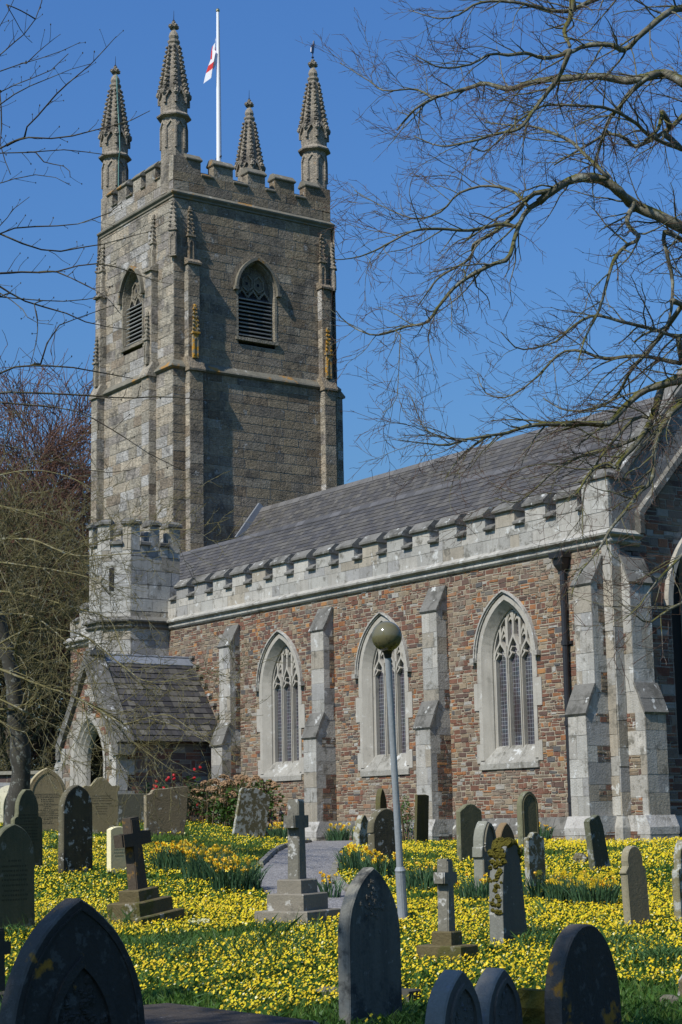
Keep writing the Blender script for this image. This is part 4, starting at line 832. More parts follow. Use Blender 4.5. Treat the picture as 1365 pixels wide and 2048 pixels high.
# parapet walls + battlements
mb = MB(); CAPS = []
PF = [(FTE, TY0, TY1, PAL_TOW), (FTS, TXW, TX, PAL_TOWS), (frame((0, TY1, 0), (-1, 0, 0), (0, 0, 1), (0, 1, 0)), -TX, -TXW, PAL_TOW), (frame((TXW, 0, 0), (0, -1, 0), (0, 0, 1), (-1, 0, 0)), -TY1, -TY0, PAL_TOW)]
def tcap(F, a, b, zf, zt, th=.42):
    R = [[F(a-.02, zf-.08, .03), F(b+.02, zf-.08, .03), F(b+.02, zf-.08, -th), F(a-.02, zf-.08, -th)], [F(a-.05, zf-.04, .07), F(b+.05, zf-.04, .07), F(b+.05, zf-.04, -th-.03), F(a-.05, zf-.04, -th-.03)],
         [F(a-.05, zf, .07), F(b+.05, zf, .07), F(b+.05, zf, -th-.03), F(a-.05, zf, -th-.03)], [F(a-.03, zt, -.12), F(b+.03, zt, -.12), F(b+.03, zt, -th+.12), F(a-.03, zt, -th+.12)]]
    k = random.uniform(.85, 1.15); cb = MB(); CAPS.append(cb); cb.loft(R, (.24*k, .22*k, .175*k))
for F, a, b, pal in PF:
    masonry(mb, F, a, b, 24.15, 24.85, pal=pal, **ta); mb.prism([(a, 24.1), (b, 24.1), (b, 24.84), (a, 24.84)], F, -.4, -.001, (.25, .22, .17))
    L = b-a; fr_ = [(0, .165), (.245, .365), (.46, .57), (.635, .76), (.835, 1)]
    for i, (p, q) in enumerate(fr_):
        u0, u1 = a+L*p, a+L*q
        mb.prism([(u0, 24.84), (u1, 24.84), (u1, 25.42), (u0, 25.42)], F, -.4, .006, pick(pal))
        if i in (0,): tcap(F, u0+.55, u1, 25.42, 25.62)
        elif i == 4: tcap(F, u0, u1-.55, 25.42, 25.62)
        else: tcap(F, u0, u1, 25.42, 25.62)
        if i < 4: tcap(F, u1+.06, a+L*fr_[i+1][0]-.06, 24.88, 25.02)
mb.build('tower_parapet', M['tower'], tower)
for q in CAPS: q.build('battlement_cap', M['tcoping'], tower)
# pinnacles: one mesh, four placements
def octo(r, z, ph=pi/8): return [(r*cos(ph+i*pi/4), r*sin(ph+i*pi/4), z) for i in range(8)]
mb = MB(); cT = (.3, .26, .2); rs = .475
mb.loft([octo(rs, 24.1), octo(rs, 26.95), octo(rs+.16, 27.02), octo(rs+.17, 27.07), octo(rs+.02, 27.2), octo(rs+.03, 27.55), octo(rs+.02, 27.9), octo(.19, 29.92), octo(.23, 29.98), octo(.23, 30.05), octo(.15, 30.1), octo(.19, 30.22), octo(.15, 30.36), octo(.07, 30.48), octo(.07, 30.82)], cT)
for i in range(8):
    a0 = pi/8+i*pi/4; a1 = a0+pi/4; am = (a0+a1)/2
    F = frame((cos(am)*rs*.924, sin(am)*rs*.924, 0), (-sin(am), cos(am), 0), (0, 0, 1), (cos(am), sin(am), 0)); hw = rs*.36
    mb.sweep([(-hw, 25.8), (-hw, 26.6), (0, 26.85), (hw, 26.6), (hw, 25.8)], F, .05, -.03, .045, cT)
    Fg = frame((cos(am)*(rs+.05)*.924, sin(am)*(rs+.05)*.924, 0), (-sin(am), cos(am), 0), (0, 0, 1), (cos(am), sin(am), 0))
    mb.sweep([(-.2, 27.5), (-.2, 27.7), (0, 28.05), (.2, 27.7), (.2, 27.5)], Fg, .07, -.1, .06, cT)
    for k in range(11):
        t = (k+.6)/11.3; r = (rs+.02)*(1-t)+.2*t; z = 27.95+1.95*t; s = .105*(1-.45*t)
        mb.lump((cos(a0)*(r+.03), sin(a0)*(r+.03), z), s*1.05, s*1.05, s*.95, cT, 5, .2)
    mb.lump((cos(a0)*(rs+.1), sin(a0)*(rs+.1), 27.9), .1, .1, .13, cT, 5, .2)
for dx, dy in ((.13, 0), (-.13, 0), (0, .13), (0, -.13)): mb.lump((dx, dy, 30.62), .1, .1, .085, cT)
mb.lump((0, 0, 30.77), .1, .08, .08, cT)
PN = [(-27.82, 5.9), (-27.8, 12.08), (-32.5, 5.98), (-32.45, 12.1)]
pin0 = None
for i, (x, y) in enumerate(PN):
    if pin0 is None: pin0 = mb.build('pinnacle', M['tower'], tower, base=(0, 0, 0)); p = pin0
    else: p = pin0.copy(); COL.objects.link(p); p.parent = tower
    p.location = (x-CB[0], y-CB[1], -CB[2])
    if i == 1: continue
    q = MB(); q.tube([(0, 0, 30.8), (.01, 0, 31.25)], [.016, .006], 5); q.lump((0, 0, 30.86), .05, .05, .03, (.1, .1, .1)); q.build('lightning_rod', M['iron'], p, base=(0, 0, 0))
q = MB(); q.tube([(0, 0, 30.8), (0, 0, 31.1)], .02, 6); q.lump((0, 0, 30.92), .06, .06, .035, (.1, .1, .1))
# weather vane: cut-out cockerel-like plate, turned nearly edge-on
F = frame((0, 0, 0), (-.62, .78, 0), (0, 0, 1), (.78, .62, 0))
q.prism([(-.24, 31.05), (-.19, 31.02), (-.12, 31.1), (0, 31.08), (.1, 31.13), (.16, 31.3), (.2, 31.5), (.26, 31.58), (.2, 31.7), (.12, 31.66), (.06, 31.5), (-.04, 31.38), (-.14, 31.36), (-.2, 31.25)], F, -.015, .015, (.02, .03, .06))
p1 = [c for c in tower.children if c.name.startswith('pinnacle')][1]
q.build('weathervane', M['vane'], p1, base=(0, 0, 0))
q = MB(); ca_ = 0
q.tube([(-32.3, 5.93, 30.4), (-32.18, 5.9, 29.4), (-31.93, 5.86, 28), (-31.8, 5.82, 27.1), (-31.98, 5.86, 26.8), (-31.98, 5.86, 24.9)], .026, 5); q.build('lightning_cable', M['copper'], tower)
# tower buttresses
def crocket_spire(mb, F, u, z0, z1, hw, n, col):
    """small attached pinnacle: panelled shaft, gablet collar and crocketed spirelet"""
    zs = z0+(z1-z0)*.45
    mb.prism([(u-hw, z0), (u+hw, z0), (u+hw, zs), (u-hw, zs)], F, -.02, n, col)
    mb.sweep([(u-hw*.7, z0+.08), (u-hw*.7, zs-.25), (u, zs-.12), (u+hw*.7, zs-.25), (u+hw*.7, z0+.08)], F, .035, n-.01, n+.025, col)
    mb.prism([(u-hw-.04, zs), (u+hw+.04, zs), (u+hw+.04, zs+.07), (u-hw-.04, zs+.07)], F, -.02, n+.05, col)
    a = [F(u-hw*.9, zs+.07, -.02), F(u+hw*.9, zs+.07, -.02), F(u+hw*.9, zs+.07, n), F(u-hw*.9, zs+.07, n)]
    b = [F(u-.03, z1-.1, -.02), F(u+.03, z1-.1, -.02), F(u+.03, z1-.1, .05), F(u-.03, z1-.1, .05)]
    mb.loft([a, b], col)
    k = max(4, int((z1-zs)/.17))
    for i in range(k):
        t = (i+.7)/k
        for s in (-1, 1):
            p = F(u+s*(hw*.9*(1-t)+.03*t+.01), zs+.07+(z1-.17-zs)*t, n*(1-t)+.05*t); mb.lump(p, .055, .055, .05, col, 5, .2)
    mb.lump(F(u, z1-.05, .03), .07, .07, .09, col, 6, .1)
def tower_buttress(F, u0, u1, pal, z0=5.5, p=.4, lichen=None):
    mb = MB(); col = (pal[0][1][0]*1.05, pal[0][1][1]*1.05, pal[0][1][2]*1.05); uc = (u0+u1)/2; hw = (u1-u0)/2
    def stage(a, b, q, z0, z1):
        masonry(mb, lambda x, y, c=0: F(x, y, c+q), a, b, z0, z1, pal=pal, rows=(.32, .42), lens=((b-a)*.9, (b-a)*1.5), joint=.016, proud=(.006, .014), split=0, jit=.003, mort=(.3, .27, .22))
        for s, x in ((1, b), (-1, a)):
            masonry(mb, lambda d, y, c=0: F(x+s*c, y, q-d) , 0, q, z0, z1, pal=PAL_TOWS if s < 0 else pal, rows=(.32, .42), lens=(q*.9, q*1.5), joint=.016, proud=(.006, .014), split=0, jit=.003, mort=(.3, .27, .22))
    def slope(a, b, q0, zA, q1, zB):
        P = [(0, zA-.1), (q0+.09, zA-.1), (q0+.1, zA-.03), (q1, zB), (0, zB)]
        A_ = [F(a-.06, z, o) for o, z in P]; B_ = [F(b+.06, z, o) for o, z in P]; mb.quadstrip(A_, B_, col, True); mb.face(A_, col); mb.face(B_[::-1], col)
    stage(u0, u1, p, z0, 17.45); slope(u0, u1, p, 17.52, .27, 17.95)
    stage(u0+.03, u1-.05, .27, 17.9, 21.4); slope(u0+.03, u1-.05, .27, 21.45, .1, 21.62)
    crocket_spire(mb, F, uc-.03, 21.5, 23.55, .12, .14, col)
    o = mb.build('tower_buttress', M['tower'], tower)
    mb = MB(); crocket_spire(mb, lambda x, y, c=0: F(x, y, c+.27), uc, 17.9, 19.85, .11, .12, (.28, .25, .19)); mb.build('attached_pinnacle', M['lichenstone'] if lichen else M['tower'], o)
tower_buttress(FTE, 5.96, 6.5, PAL_TOW, lichen=True); tower_buttress(FTE, 11.72, 12.2, PAL_TOW, lichen=True)
tower_buttress(FTS, -28.85, -28.33, PAL_TOWS); tower_buttress(FTS, -32.72, -32.27, PAL_TOWS)
tower_buttress(PF[2][0], 27.6, 28.1, PAL_TOW, p=.65)
mb = MB(); Fc = frame((TX, TY0, 0), (.7071, .7071, 0), (0, 0, 1), (.7071, -.7071, 0)); crocket_spire(mb, Fc, 0, 21.6, 23.7, .13, .14, cT); mb.build('attached_pinnacle', M['tower'], tower)
mb = MB(); Fc2 = frame((TX, TY1, 0), (-.7071, .7071, 0), (0, 0, 1), (.7071, .7071, 0)); crocket_spire(mb, Fc2, 0, 21.4, 23.3, .13, .14, cT); mb.build('attached_pinnacle', M['tower'], tower)
mb = MB(); Fc3 = frame((TXW, TY0, 0), (.7071, -.7071, 0), (0, 0, 1), (-.7071, -.7071, 0)); crocket_spire(mb, Fc3, 0, 21.6, 23.5, .13, .14, cT); mb.build('attached_pinnacle', M['tower'], tower)
# belfry windows
def belfry(F, cx, a, pal):
    col = (.26, .23, .17); mb = MB(); D = -.42
    o1 = arch(cx, a, ESI, ESP, ECC, 10); o2 = arch(cx, a, ESI, ESP, ECC, 10, inset=.09); o0 = arch(cx, a+.09, ESI-.1, ESP, ECC, 10)
    mb.quadstrip([F(u, v, .024) for u, v in o0], [F(u, v, .024) for u, v in o1], col)
    mb.quadstrip([F(u, v, .024) for u, v in o1], [F(u, v, D) for u, v in o2], col)
    o3 = arch(cx, a+.34, ESP-.3, ESP, ECC, 10)[1:-1]; o4 = arch(cx, a-.0, ESP-.3, ESP, ECC, 10)[1:-1]; mb.quadstrip([F(u, v, .022) for u, v in o3], [F(u, v, .022) for u, v in o4], pal[0][1])
    mb.prism([(cx-a-.12, ESI-.12), (cx+a+.12, ESI-.12), (cx+a+.12, ESI), (cx-a-.12, ESI)], F, -.4, .07, col)
    fr = mb.build('belfry_window', M['tower'], tower)
    mb = MB(); mb.sweep(arch(cx, a+.11, ESP-.02, ESP, ECC, 12)[1:-1], F, .1, 0, .16, (.3, .26, .17))
    for s in (-1, 1): mb.prism([(cx+s*(a+.13)-.08, ESP-.07), (cx+s*(a+.13)+.08, ESP-.07), (cx+s*(a+.13)+.08, ESP+.04), (cx+s*(a+.13)-.08, ESP+.04)], F, 0, .17, (.26, .23, .17))
    mb.build('hood_mould', M['tcoping'], fr)
    # tracery plate with ogee light heads and two panels
    mb = MB(); zt = 20.62; n0, n1 = D, -.2
    P = [(u, v) for u, v in arch(cx, a, zt+.22, ESP, ECC, 10, inset=.06)]; mb.prism(P, F, n0, n1-.06, (.2, .175, .13))
    lw = 2*(a-.06)/3
    for k in (-1, 0, 1):
        u = cx+k*lw; mb.sweep(ogee(u, lw/2, zt-.06, zt+.33), F, .06, n0, n1, col)
        hq = [(u+(-1 if j < 4 else 1)*0+q[0]*lw*.33, zt+.02+q[1]) for j, q in enumerate([(-1, 0), (-.9, .1), (-.4, .2), (0, .25), (.4, .2), (.9, .1), (1, 0)])]
        mb.prism(hq, F, n1-.08, n1-.05, (.02, .02, .02))
    for s in (-1, 1):
        u = cx+s*lw*.5; q = [(u, zt+.28), (u+.2, zt+.42), (u+.2, zt+.72), (u, zt+.9), (u-.2, zt+.72), (u-.2, zt+.42)]
        mb.sweep(q, F, .05, n1-.1, n1, col, closed=True); mb.prism([(u+.055*cos(i), zt+.58+.06*sin(i)) for i in [j*pi/4 for j in range(8)]], F, n1-.07, n1-.05, (.015, .02, .03))
    mb.build('tracery', M['tower'], fr)
    mb = MB()
    for i in range(11):
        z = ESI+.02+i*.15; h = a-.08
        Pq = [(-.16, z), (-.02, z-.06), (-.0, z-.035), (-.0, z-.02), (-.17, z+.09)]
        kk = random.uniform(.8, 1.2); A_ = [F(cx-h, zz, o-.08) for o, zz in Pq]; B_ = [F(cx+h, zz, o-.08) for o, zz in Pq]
        mb.quadstrip(A_, B_, (.05, .05, .052), True); mb.face(A_); mb.face(B_[::-1]); mb.c[-5] = (.34*kk, .33*kk, .3*kk); mb.c[-6] = (.34*kk, .33*kk, .3*kk)  # slat lips painted paler: light on their front edges put into the colour
    mb.build('louvres', M['louvre'], fr)
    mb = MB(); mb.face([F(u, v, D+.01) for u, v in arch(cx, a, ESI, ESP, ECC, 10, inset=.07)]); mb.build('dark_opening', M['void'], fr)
belfry(FTE, EC, EA, PAL_TOW); belfry(FTS, SCX, SA, PAL_TOWS)
# --- flagpole and flag (things of their own)
FPX, FPY = -30.08, 9.18
fp = empty('flagpole', (FPX, FPY, 24.6)); BASE[fp.name] = (FPX, FPY, 24.6); tag(fp, 'tall white flagpole rising behind the battlements of the tower', 'flagpole')
mb = MB(); mb.tube([(FPX, FPY, 24.0), (FPX, FPY, 26.8), (FPX, FPY, 30), (FPX, FPY, 32.95)], [.095, .09, .075, .055], 12); mb.build('pole', M['white_pole'], fp, smooth=True)
mb = MB(); mb.lump((FPX, FPY, 33.02), .085, .085, .085, (.5, .4, .2), 10); mb.build('finial_ball', M['brass'], fp, smooth=True)
mb = MB(); mb.tube([(FPX+.1, FPY+.06, 26.9), (FPX+.085, FPY+.05, 29.9), (FPX+.05, FPY+.03, 32.6)], .007, 4)
mb.box(FPX-.2, FPX+.2, FPY-.02, FPY+.02, 26.95, 27.0); mb.build('halyard', M['iron'], fp)
V = []; FA = []; CO = []; nu, nv = 26, 30
for j in range(nv+1):
    for i in range(nu+1):
        u, v = i/nu, j/nv; dr = u**.8*.62
        z = 31.95-v*1.2-dr*1.3; sw_ = .38*u**.7*(.25+.75*v**.8)+.02; fold = .16*sin(u*9.5+v*1.5)*(.2+u)
        V.append((FPX-.05+fold*.82+(-.02)*u, FPY-.07-sw_+fold*.3, z))
for j in range(nv):
    for i in range(nu):
        k = j*(nu+1)+i; FA.append((k, k+1, k+nu+2, k+nu+1)); u, v = (i+.5)/nu, (j+.5)/nv
        red = abs(u-.5) < .13 or abs(v-.5) < .14
        CO.append((.62, .03, .025) if red else (.8, .8, .8))
fl = mesh_np('flag', np.array(V)-np.array((FPX, FPY, 31)), FA, M['flag'], CO, True); fl.location = (FPX, FPY, 31)
tag(fl, 'white flag with red cross hanging limp at half mast on the tower', 'flag')
# ================================================================ GROUND
def ground_mat():
    m, t, b = nodes('turf'); co = N(t, 'ShaderNodeTexCoord').outputs['Object']
    c = mixc(t, step(t, noise(t, co, 1.2, 8, .7), .4, .65), (.030, .055, .010), (.055, .095, .016))
    c = mixc(t, step(t, noise(t, co, 7, 5), .6, .75), c, (.07, .06, .022))
    t.links.new(c, b.inputs['Base Color']); b.inputs['Roughness'].default_value = .95; b.inputs['Specular IOR Level'].default_value = .1
    bp = N(t, 'ShaderNodeBump'); bp.inputs['Strength'].default_value = .8; bp.inputs['Distance'].default_value = .06; t.links.new(noise(t, co, 14, 6, .7), bp.inputs['Height']); t.links.new(bp.outputs[0], b.inputs['Normal'])
    return m
ax = np.linspace(-1, 1, 241); wv = 55*ax+2600*ax**9
gx, gy = np.meshgrid(wv-4, wv-4, indexing='ij'); GZ = gz(gx, gy); n_ = len(ax)
GV = np.stack([gx, gy, GZ], -1).reshape(-1, 3); idx = np.arange(n_*n_).reshape(n_, n_)
GF = np.stack([idx[:-1, :-1], idx[1:, :-1], idx[1:, 1:], idx[:-1, 1:]], -1).reshape(-1, 4)
tag(mesh_np('ground', GV, GF, ground_mat(), None, True), kind='structure')
# gravel path
pth = [(-10.2, -.25), (-8.6, -.7), (-6.0, -2.75), (-2.75, -5.5), (.1, -7.65), (2.2, -9.2), (4.28, -10.6), (6.5, -11.65), (8.2, -12.2), (9.0, -12.45)]
pw = [1.6, 1.45, 1.25, 1.15, 1.15, 1.15, 1.1, 1.0, .8, .5]
def resample(P, n):
    P = np.array(P, float); d = np.r_[0, np.cumsum(np.linalg.norm(np.diff(P, axis=0), axis=1))]; s = np.linspace(0, d[-1], n)
    k = P.shape[1]; out = np.zeros((n, k))
    for c in range(k):
        # catmull-rom through the points
        i = np.clip(np.searchsorted(d, s, 'right')-1, 0, len(P)-2); t = (s-d[i])/np.maximum(1e-9, d[i+1]-d[i])
        p0 = P[np.maximum(i-1, 0), c]; p1 = P[i, c]; p2 = P[i+1, c]; p3 = P[np.minimum(i+2, len(P)-1), c]
        out[:, c] = .5*(2*p1+(p2-p0)*t+(2*p0-5*p1+4*p2-p3)*t*t+(3*p1-p0-3*p2+p3)*t**3)
    return out
pc = resample([(x, y, w_) for (x, y), w_ in zip(pth, pw)], 70)
tn = np.gradient(pc[:, :2], axis=0); tn /= np.linalg.norm(tn, axis=1)[:, None]; nr = np.stack([-tn[:, 1], tn[:, 0]], 1)
V = []; 
for k in range(70):
    for s in (-1, -.5, 0, .5, 1):
        x, y = pc[k, :2]+nr[k]*s*pc[k, 2]*.5*(1+.06*sin(k*1.7+s)); V.append((x, y, gnd(x, y)+.022+.012*(1-s*s)))
i5 = np.arange(350).reshape(70, 5); PFc = np.stack([i5[:-1, :-1], i5[1:, :-1], i5[1:, 1:], i5[:-1, 1:]], -1).reshape(-1, 4)
m, t, b = nodes('blue_grey_gravel'); co = N(t, 'ShaderNodeTexCoord').outputs['Object']
vo = N(t, 'ShaderNodeTexVoronoi'); t.links.new(co, vo.inputs['Vector']); vo.inputs['Scale'].default_value = 40
sp = N(t, 'ShaderNodeSeparateColor'); t.links.new(vo.outputs['Color'], sp.inputs[0])
c = mixc(t, 1, mixc(t, sp.outputs[0], (.11, .105, .10), (.30, .285, .265)), gray(t, noise(t, co, 2, 5), .7, 1.3), 'MULTIPLY'); t.links.new(c, b.inputs['Base Color']); b.inputs['Roughness'].default_value = .9
bp = N(t, 'ShaderNodeBump'); bp.inputs['Strength'].default_value = .9; bp.inputs['Distance'].default_value = .02; t.links.new(vo.outputs['Distance'], bp.inputs['Height']); t.links.new(bp.outputs[0], b.inputs['Normal'])
tag(mesh_np('path', np.array(V), PFc, m, None, True), kind='structure')
def on_path(x, y, extra=.0):
    d = np.sqrt((x[:, None]-pc[None, :, 0])**2+(y[:, None]-pc[None, :, 1])**2); k = d.argmin(1)
    return d[np.arange(len(x)), k] < pc[k, 2]*.5+extra
M['kerb'] = stone('kerb_stone', base=(.2, .19, .165), pale=.6, dark=.5, moss=.6, moss_t=.5, bump=.6, bs=20)
def kerb(name, pts, label, sz=(.07, .09), blen=(.3, .55)):
    mb = MB(); P = resample(pts, 60); base = (P[30][0], P[30][1], gnd(P[30][0], P[30][1])); i = 0; acc = 0
    while i < 58:
        j = min(59, i+random.randint(5, 9)); a, b = P[i], P[j]; d = b-a; L = hypot(*d); u = d/L; nn = np.array((-u[1], u[0])); h = random.uniform(*sz); off = random.uniform(-.02, .02)
        q = lambda s, o, z: (a[0]+u[0]*s+nn[0]*(o+off), a[1]+u[1]*s+nn[1]*(o+off), gnd(a[0]+u[0]*s, a[1]+u[1]*s)+z)
        lo = [q(.01, -.06, -.1), q(L-.01, -.06, -.1), q(L-.01, .06, -.1), q(.01, .06, -.1)]; m1 = [q(.01, -.06, h*.6), q(L-.01, -.06, h*.6), q(L-.01, .06, h*.6), q(.01, .06, h*.6)]; hi = [q(.03, -.04, h), q(L-.03, -.04, h), q(L-.03, .04, h), q(.03, .04, h)]
        mb.loft([lo, m1, hi]); i = j
    tag(mb.build(name, M['kerb'], base=base), label, 'kerb', 'stone kerbs edging the gravel path')
sl_l = pc[8:44, :2]+nr[8:44]*(-.5*pc[8:44, 2:3]-.05); sl_r = pc[36:66, :2]+nr[36:66]*(.5*pc[36:66, 2:3]+.05)
kerb('path_kerb', sl_l, 'low stone kerb along the left edge of the gravel path below the leaning scalloped stone')
kerb('path_kerb', sl_r, 'pale broken kerb stones along the gravel path near the lamp post base')

# ================================================================ GRAVESTONES
EDGE_SUN_LICHEN = True
GM = {
 'black': stone('black_slate_stone', base=(.046, .038, .028), var=(.6, 1.4), orange=.95, orange_s=4, orange_t=.59, orange_c=(.36, .17, .02), pale=.45, pale_s=9, pale_t=.56, pale_c=(.13, .12, .1), streak=.4, bump=.5, rough=.85),
 'green': stone('green_grey_stone', base=(0.106, 0.097, 0.052), pale=.35, pale_s=5, pale_t=.6, pale_c=(.36, .36, .31), dark=.6, dark_s=2, dark_t=.5, dark_c=(.055, .06, .035), streak=.5, bump=.35),
 'cream': stone('cream_stone', base=(0.266, 0.209, 0.113), dark=.6, dark_s=3, dark_t=.58, dark_c=(.09, .08, .05), orange=.8, orange_s=3, orange_t=.62, streak=.35, bump=.3),
 'darklichen': stone('dark_lichen_stone', base=(0.084, 0.070, 0.039), pale=.9, pale_s=7, pale_t=.57, pale_c=(.42, .41, .36), dark=.8, dark_s=1.4, dark_t=.46, dark_c=(.03, .028, .022), streak=.5, bump=.5),
 'buff': stone('buff_stone', base=(0.194, 0.158, 0.085), pale=.4, dark=.4, moss=.35, moss_s=2, moss_c=(.2, .17, .03), bump=.3),
 'grey': stone('grey_stone', base=(0.134, 0.122, 0.083), pale=.6, dark=.5, bump=.4),
 'buffgrey': stone('buff_grey_stone', base=(0.153, 0.119, 0.070), var=(.6, 1.4), vs=2, pale=.6, pale_s=6, pale_t=.6, dark=.6, dark_s=1.8, dark_t=.52, orange=.35, orange_t=.64, bump=.6),
 'white': stone('white_stone', base=(0.470, 0.400, 0.224), var=(.85, 1.15), bump=.15),
 'lichen': stone('lichen_mottled_stone', base=(0.118, 0.100, 0.052), pale=.95, pale_s=8, pale_t=.5, pale_c=(.36, .36, .31), dark=.7, dark_s=5, dark_t=.55, dark_c=(.06, .055, .03), moss=.3, bump=.5),
 'lichendark': stone('broken_lichen_stone', base=(0.078, 0.075, 0.043), pale=.8, pale_s=6, pale_t=.56, pale_c=(.3, .31, .28), dark=.8, dark_s=2.4, dark_t=.52, dark_c=(.03, .03, .02), moss=.5, moss_s=2, bump=.6),
 'moss': stone('mossy_stone', base=(0.062, 0.052, 0.020), dark=.7, dark_s=3, moss=.6, moss_s=6, moss_c=(.1, .09, .02), bump=.5, streak=.5),
 'slate': stone('blue_slate_stone', base=(.125, .112, .083), var=(.6, 1.4), dark=.8, dark_s=3.2, dark_t=.5, dark_c=(.032, .032, .028), pale=.5, pale_s=9, pale_t=.6, pale_c=(.27, .25, .2), streak=.5, bump=.35),
 'dark': stone('dark_stone', base=(0.056, 0.050, 0.035), pale=.4, bump=.4),
 'greymould': stone('grey_moulded_stone', base=(0.137, 0.128, 0.093), pale=.6, pale_s=5, dark=.5, dark_s=3, dark_t=.58, bump=.3),
 'brown': stone('brown_stone', base=(0.123, 0.080, 0.038), orange=.5, orange_t=.6, dark=.6, bump=.3),
 'slatemoss': stone('slate_with_moss', base=(0.109, 0.102, 0.079), var=(.7, 1.3), pale=.5, pale_s=6, pale_t=.6, dark=.3, orange=.4, orange_t=.7, streak=.3, bump=.35),
 'cream2': stone('pale_rounded_stone', base=(0.161, 0.133, 0.079), dark=.6, dark_s=2, dark_t=.52, dark_c=(.1, .1, .07), pale=.5, pale_s=4, pale_t=.6, streak=.35, bump=.3),
 'blue': stone('blue_black_slate', base=(.105, .094, .074), pale=.7, pale_s=7, pale_t=.6, pale_c=(.17, .18, .2), dark=.5, bump=.4),
 'white2': stone('whitened_stone', base=(0.280, 0.245, 0.154), dark=.8, dark_s=4, dark_t=.55, moss=.4, bump=.5),
 'cross_dark': stone('weathered_cross_stone', base=(.075, .058, .04), orange=.7, orange_s=4, orange_t=.56, orange_c=(.32, .17, .03), dark=.6, dark_s=3, moss=.6, moss_s=4, moss_t=.5, up_moss=True, bump=.5),
 'cross_tan': stone('tan_cross_stone', base=(.2, .178, .135), pale=.6, pale_s=6, pale_t=.6, dark=.6, dark_s=2.5, dark_t=.54, bump=.45),
 'cross_grey': stone('grey_cross_stone', base=(.165, .155, .12), pale=.7, pale_s=6, pale_t=.56, dark=.75, dark_s=3, dark_t=.52, bump=.5),
 'mossbase': stone('moss_covered_step', base=(0.112, 0.090, 0.042), pale=.6, pale_s=4, pale_t=.56, moss=1, moss_s=3.5, moss_t=.5, moss_c=(.075, .07, .02), bump=.7),
 'mosscap': stone('thick_moss', base=(0.112, 0.095, 0.010), var=(.5, 1.5), vs=9, orange=.4, orange_s=6, orange_t=.6, orange_c=(.16, .1, .02), bump=1, bs=40, bd=.04),
}
EDGE_SUN_LICHEN = False
def arc(cx, cz, r, a0, a1, n=8): return [(cx+r*cos(radians(a0+(a1-a0)*i/n)), cz+r*sin(radians(a0+(a1-a0)*i/n))) for i in range(n+1)]
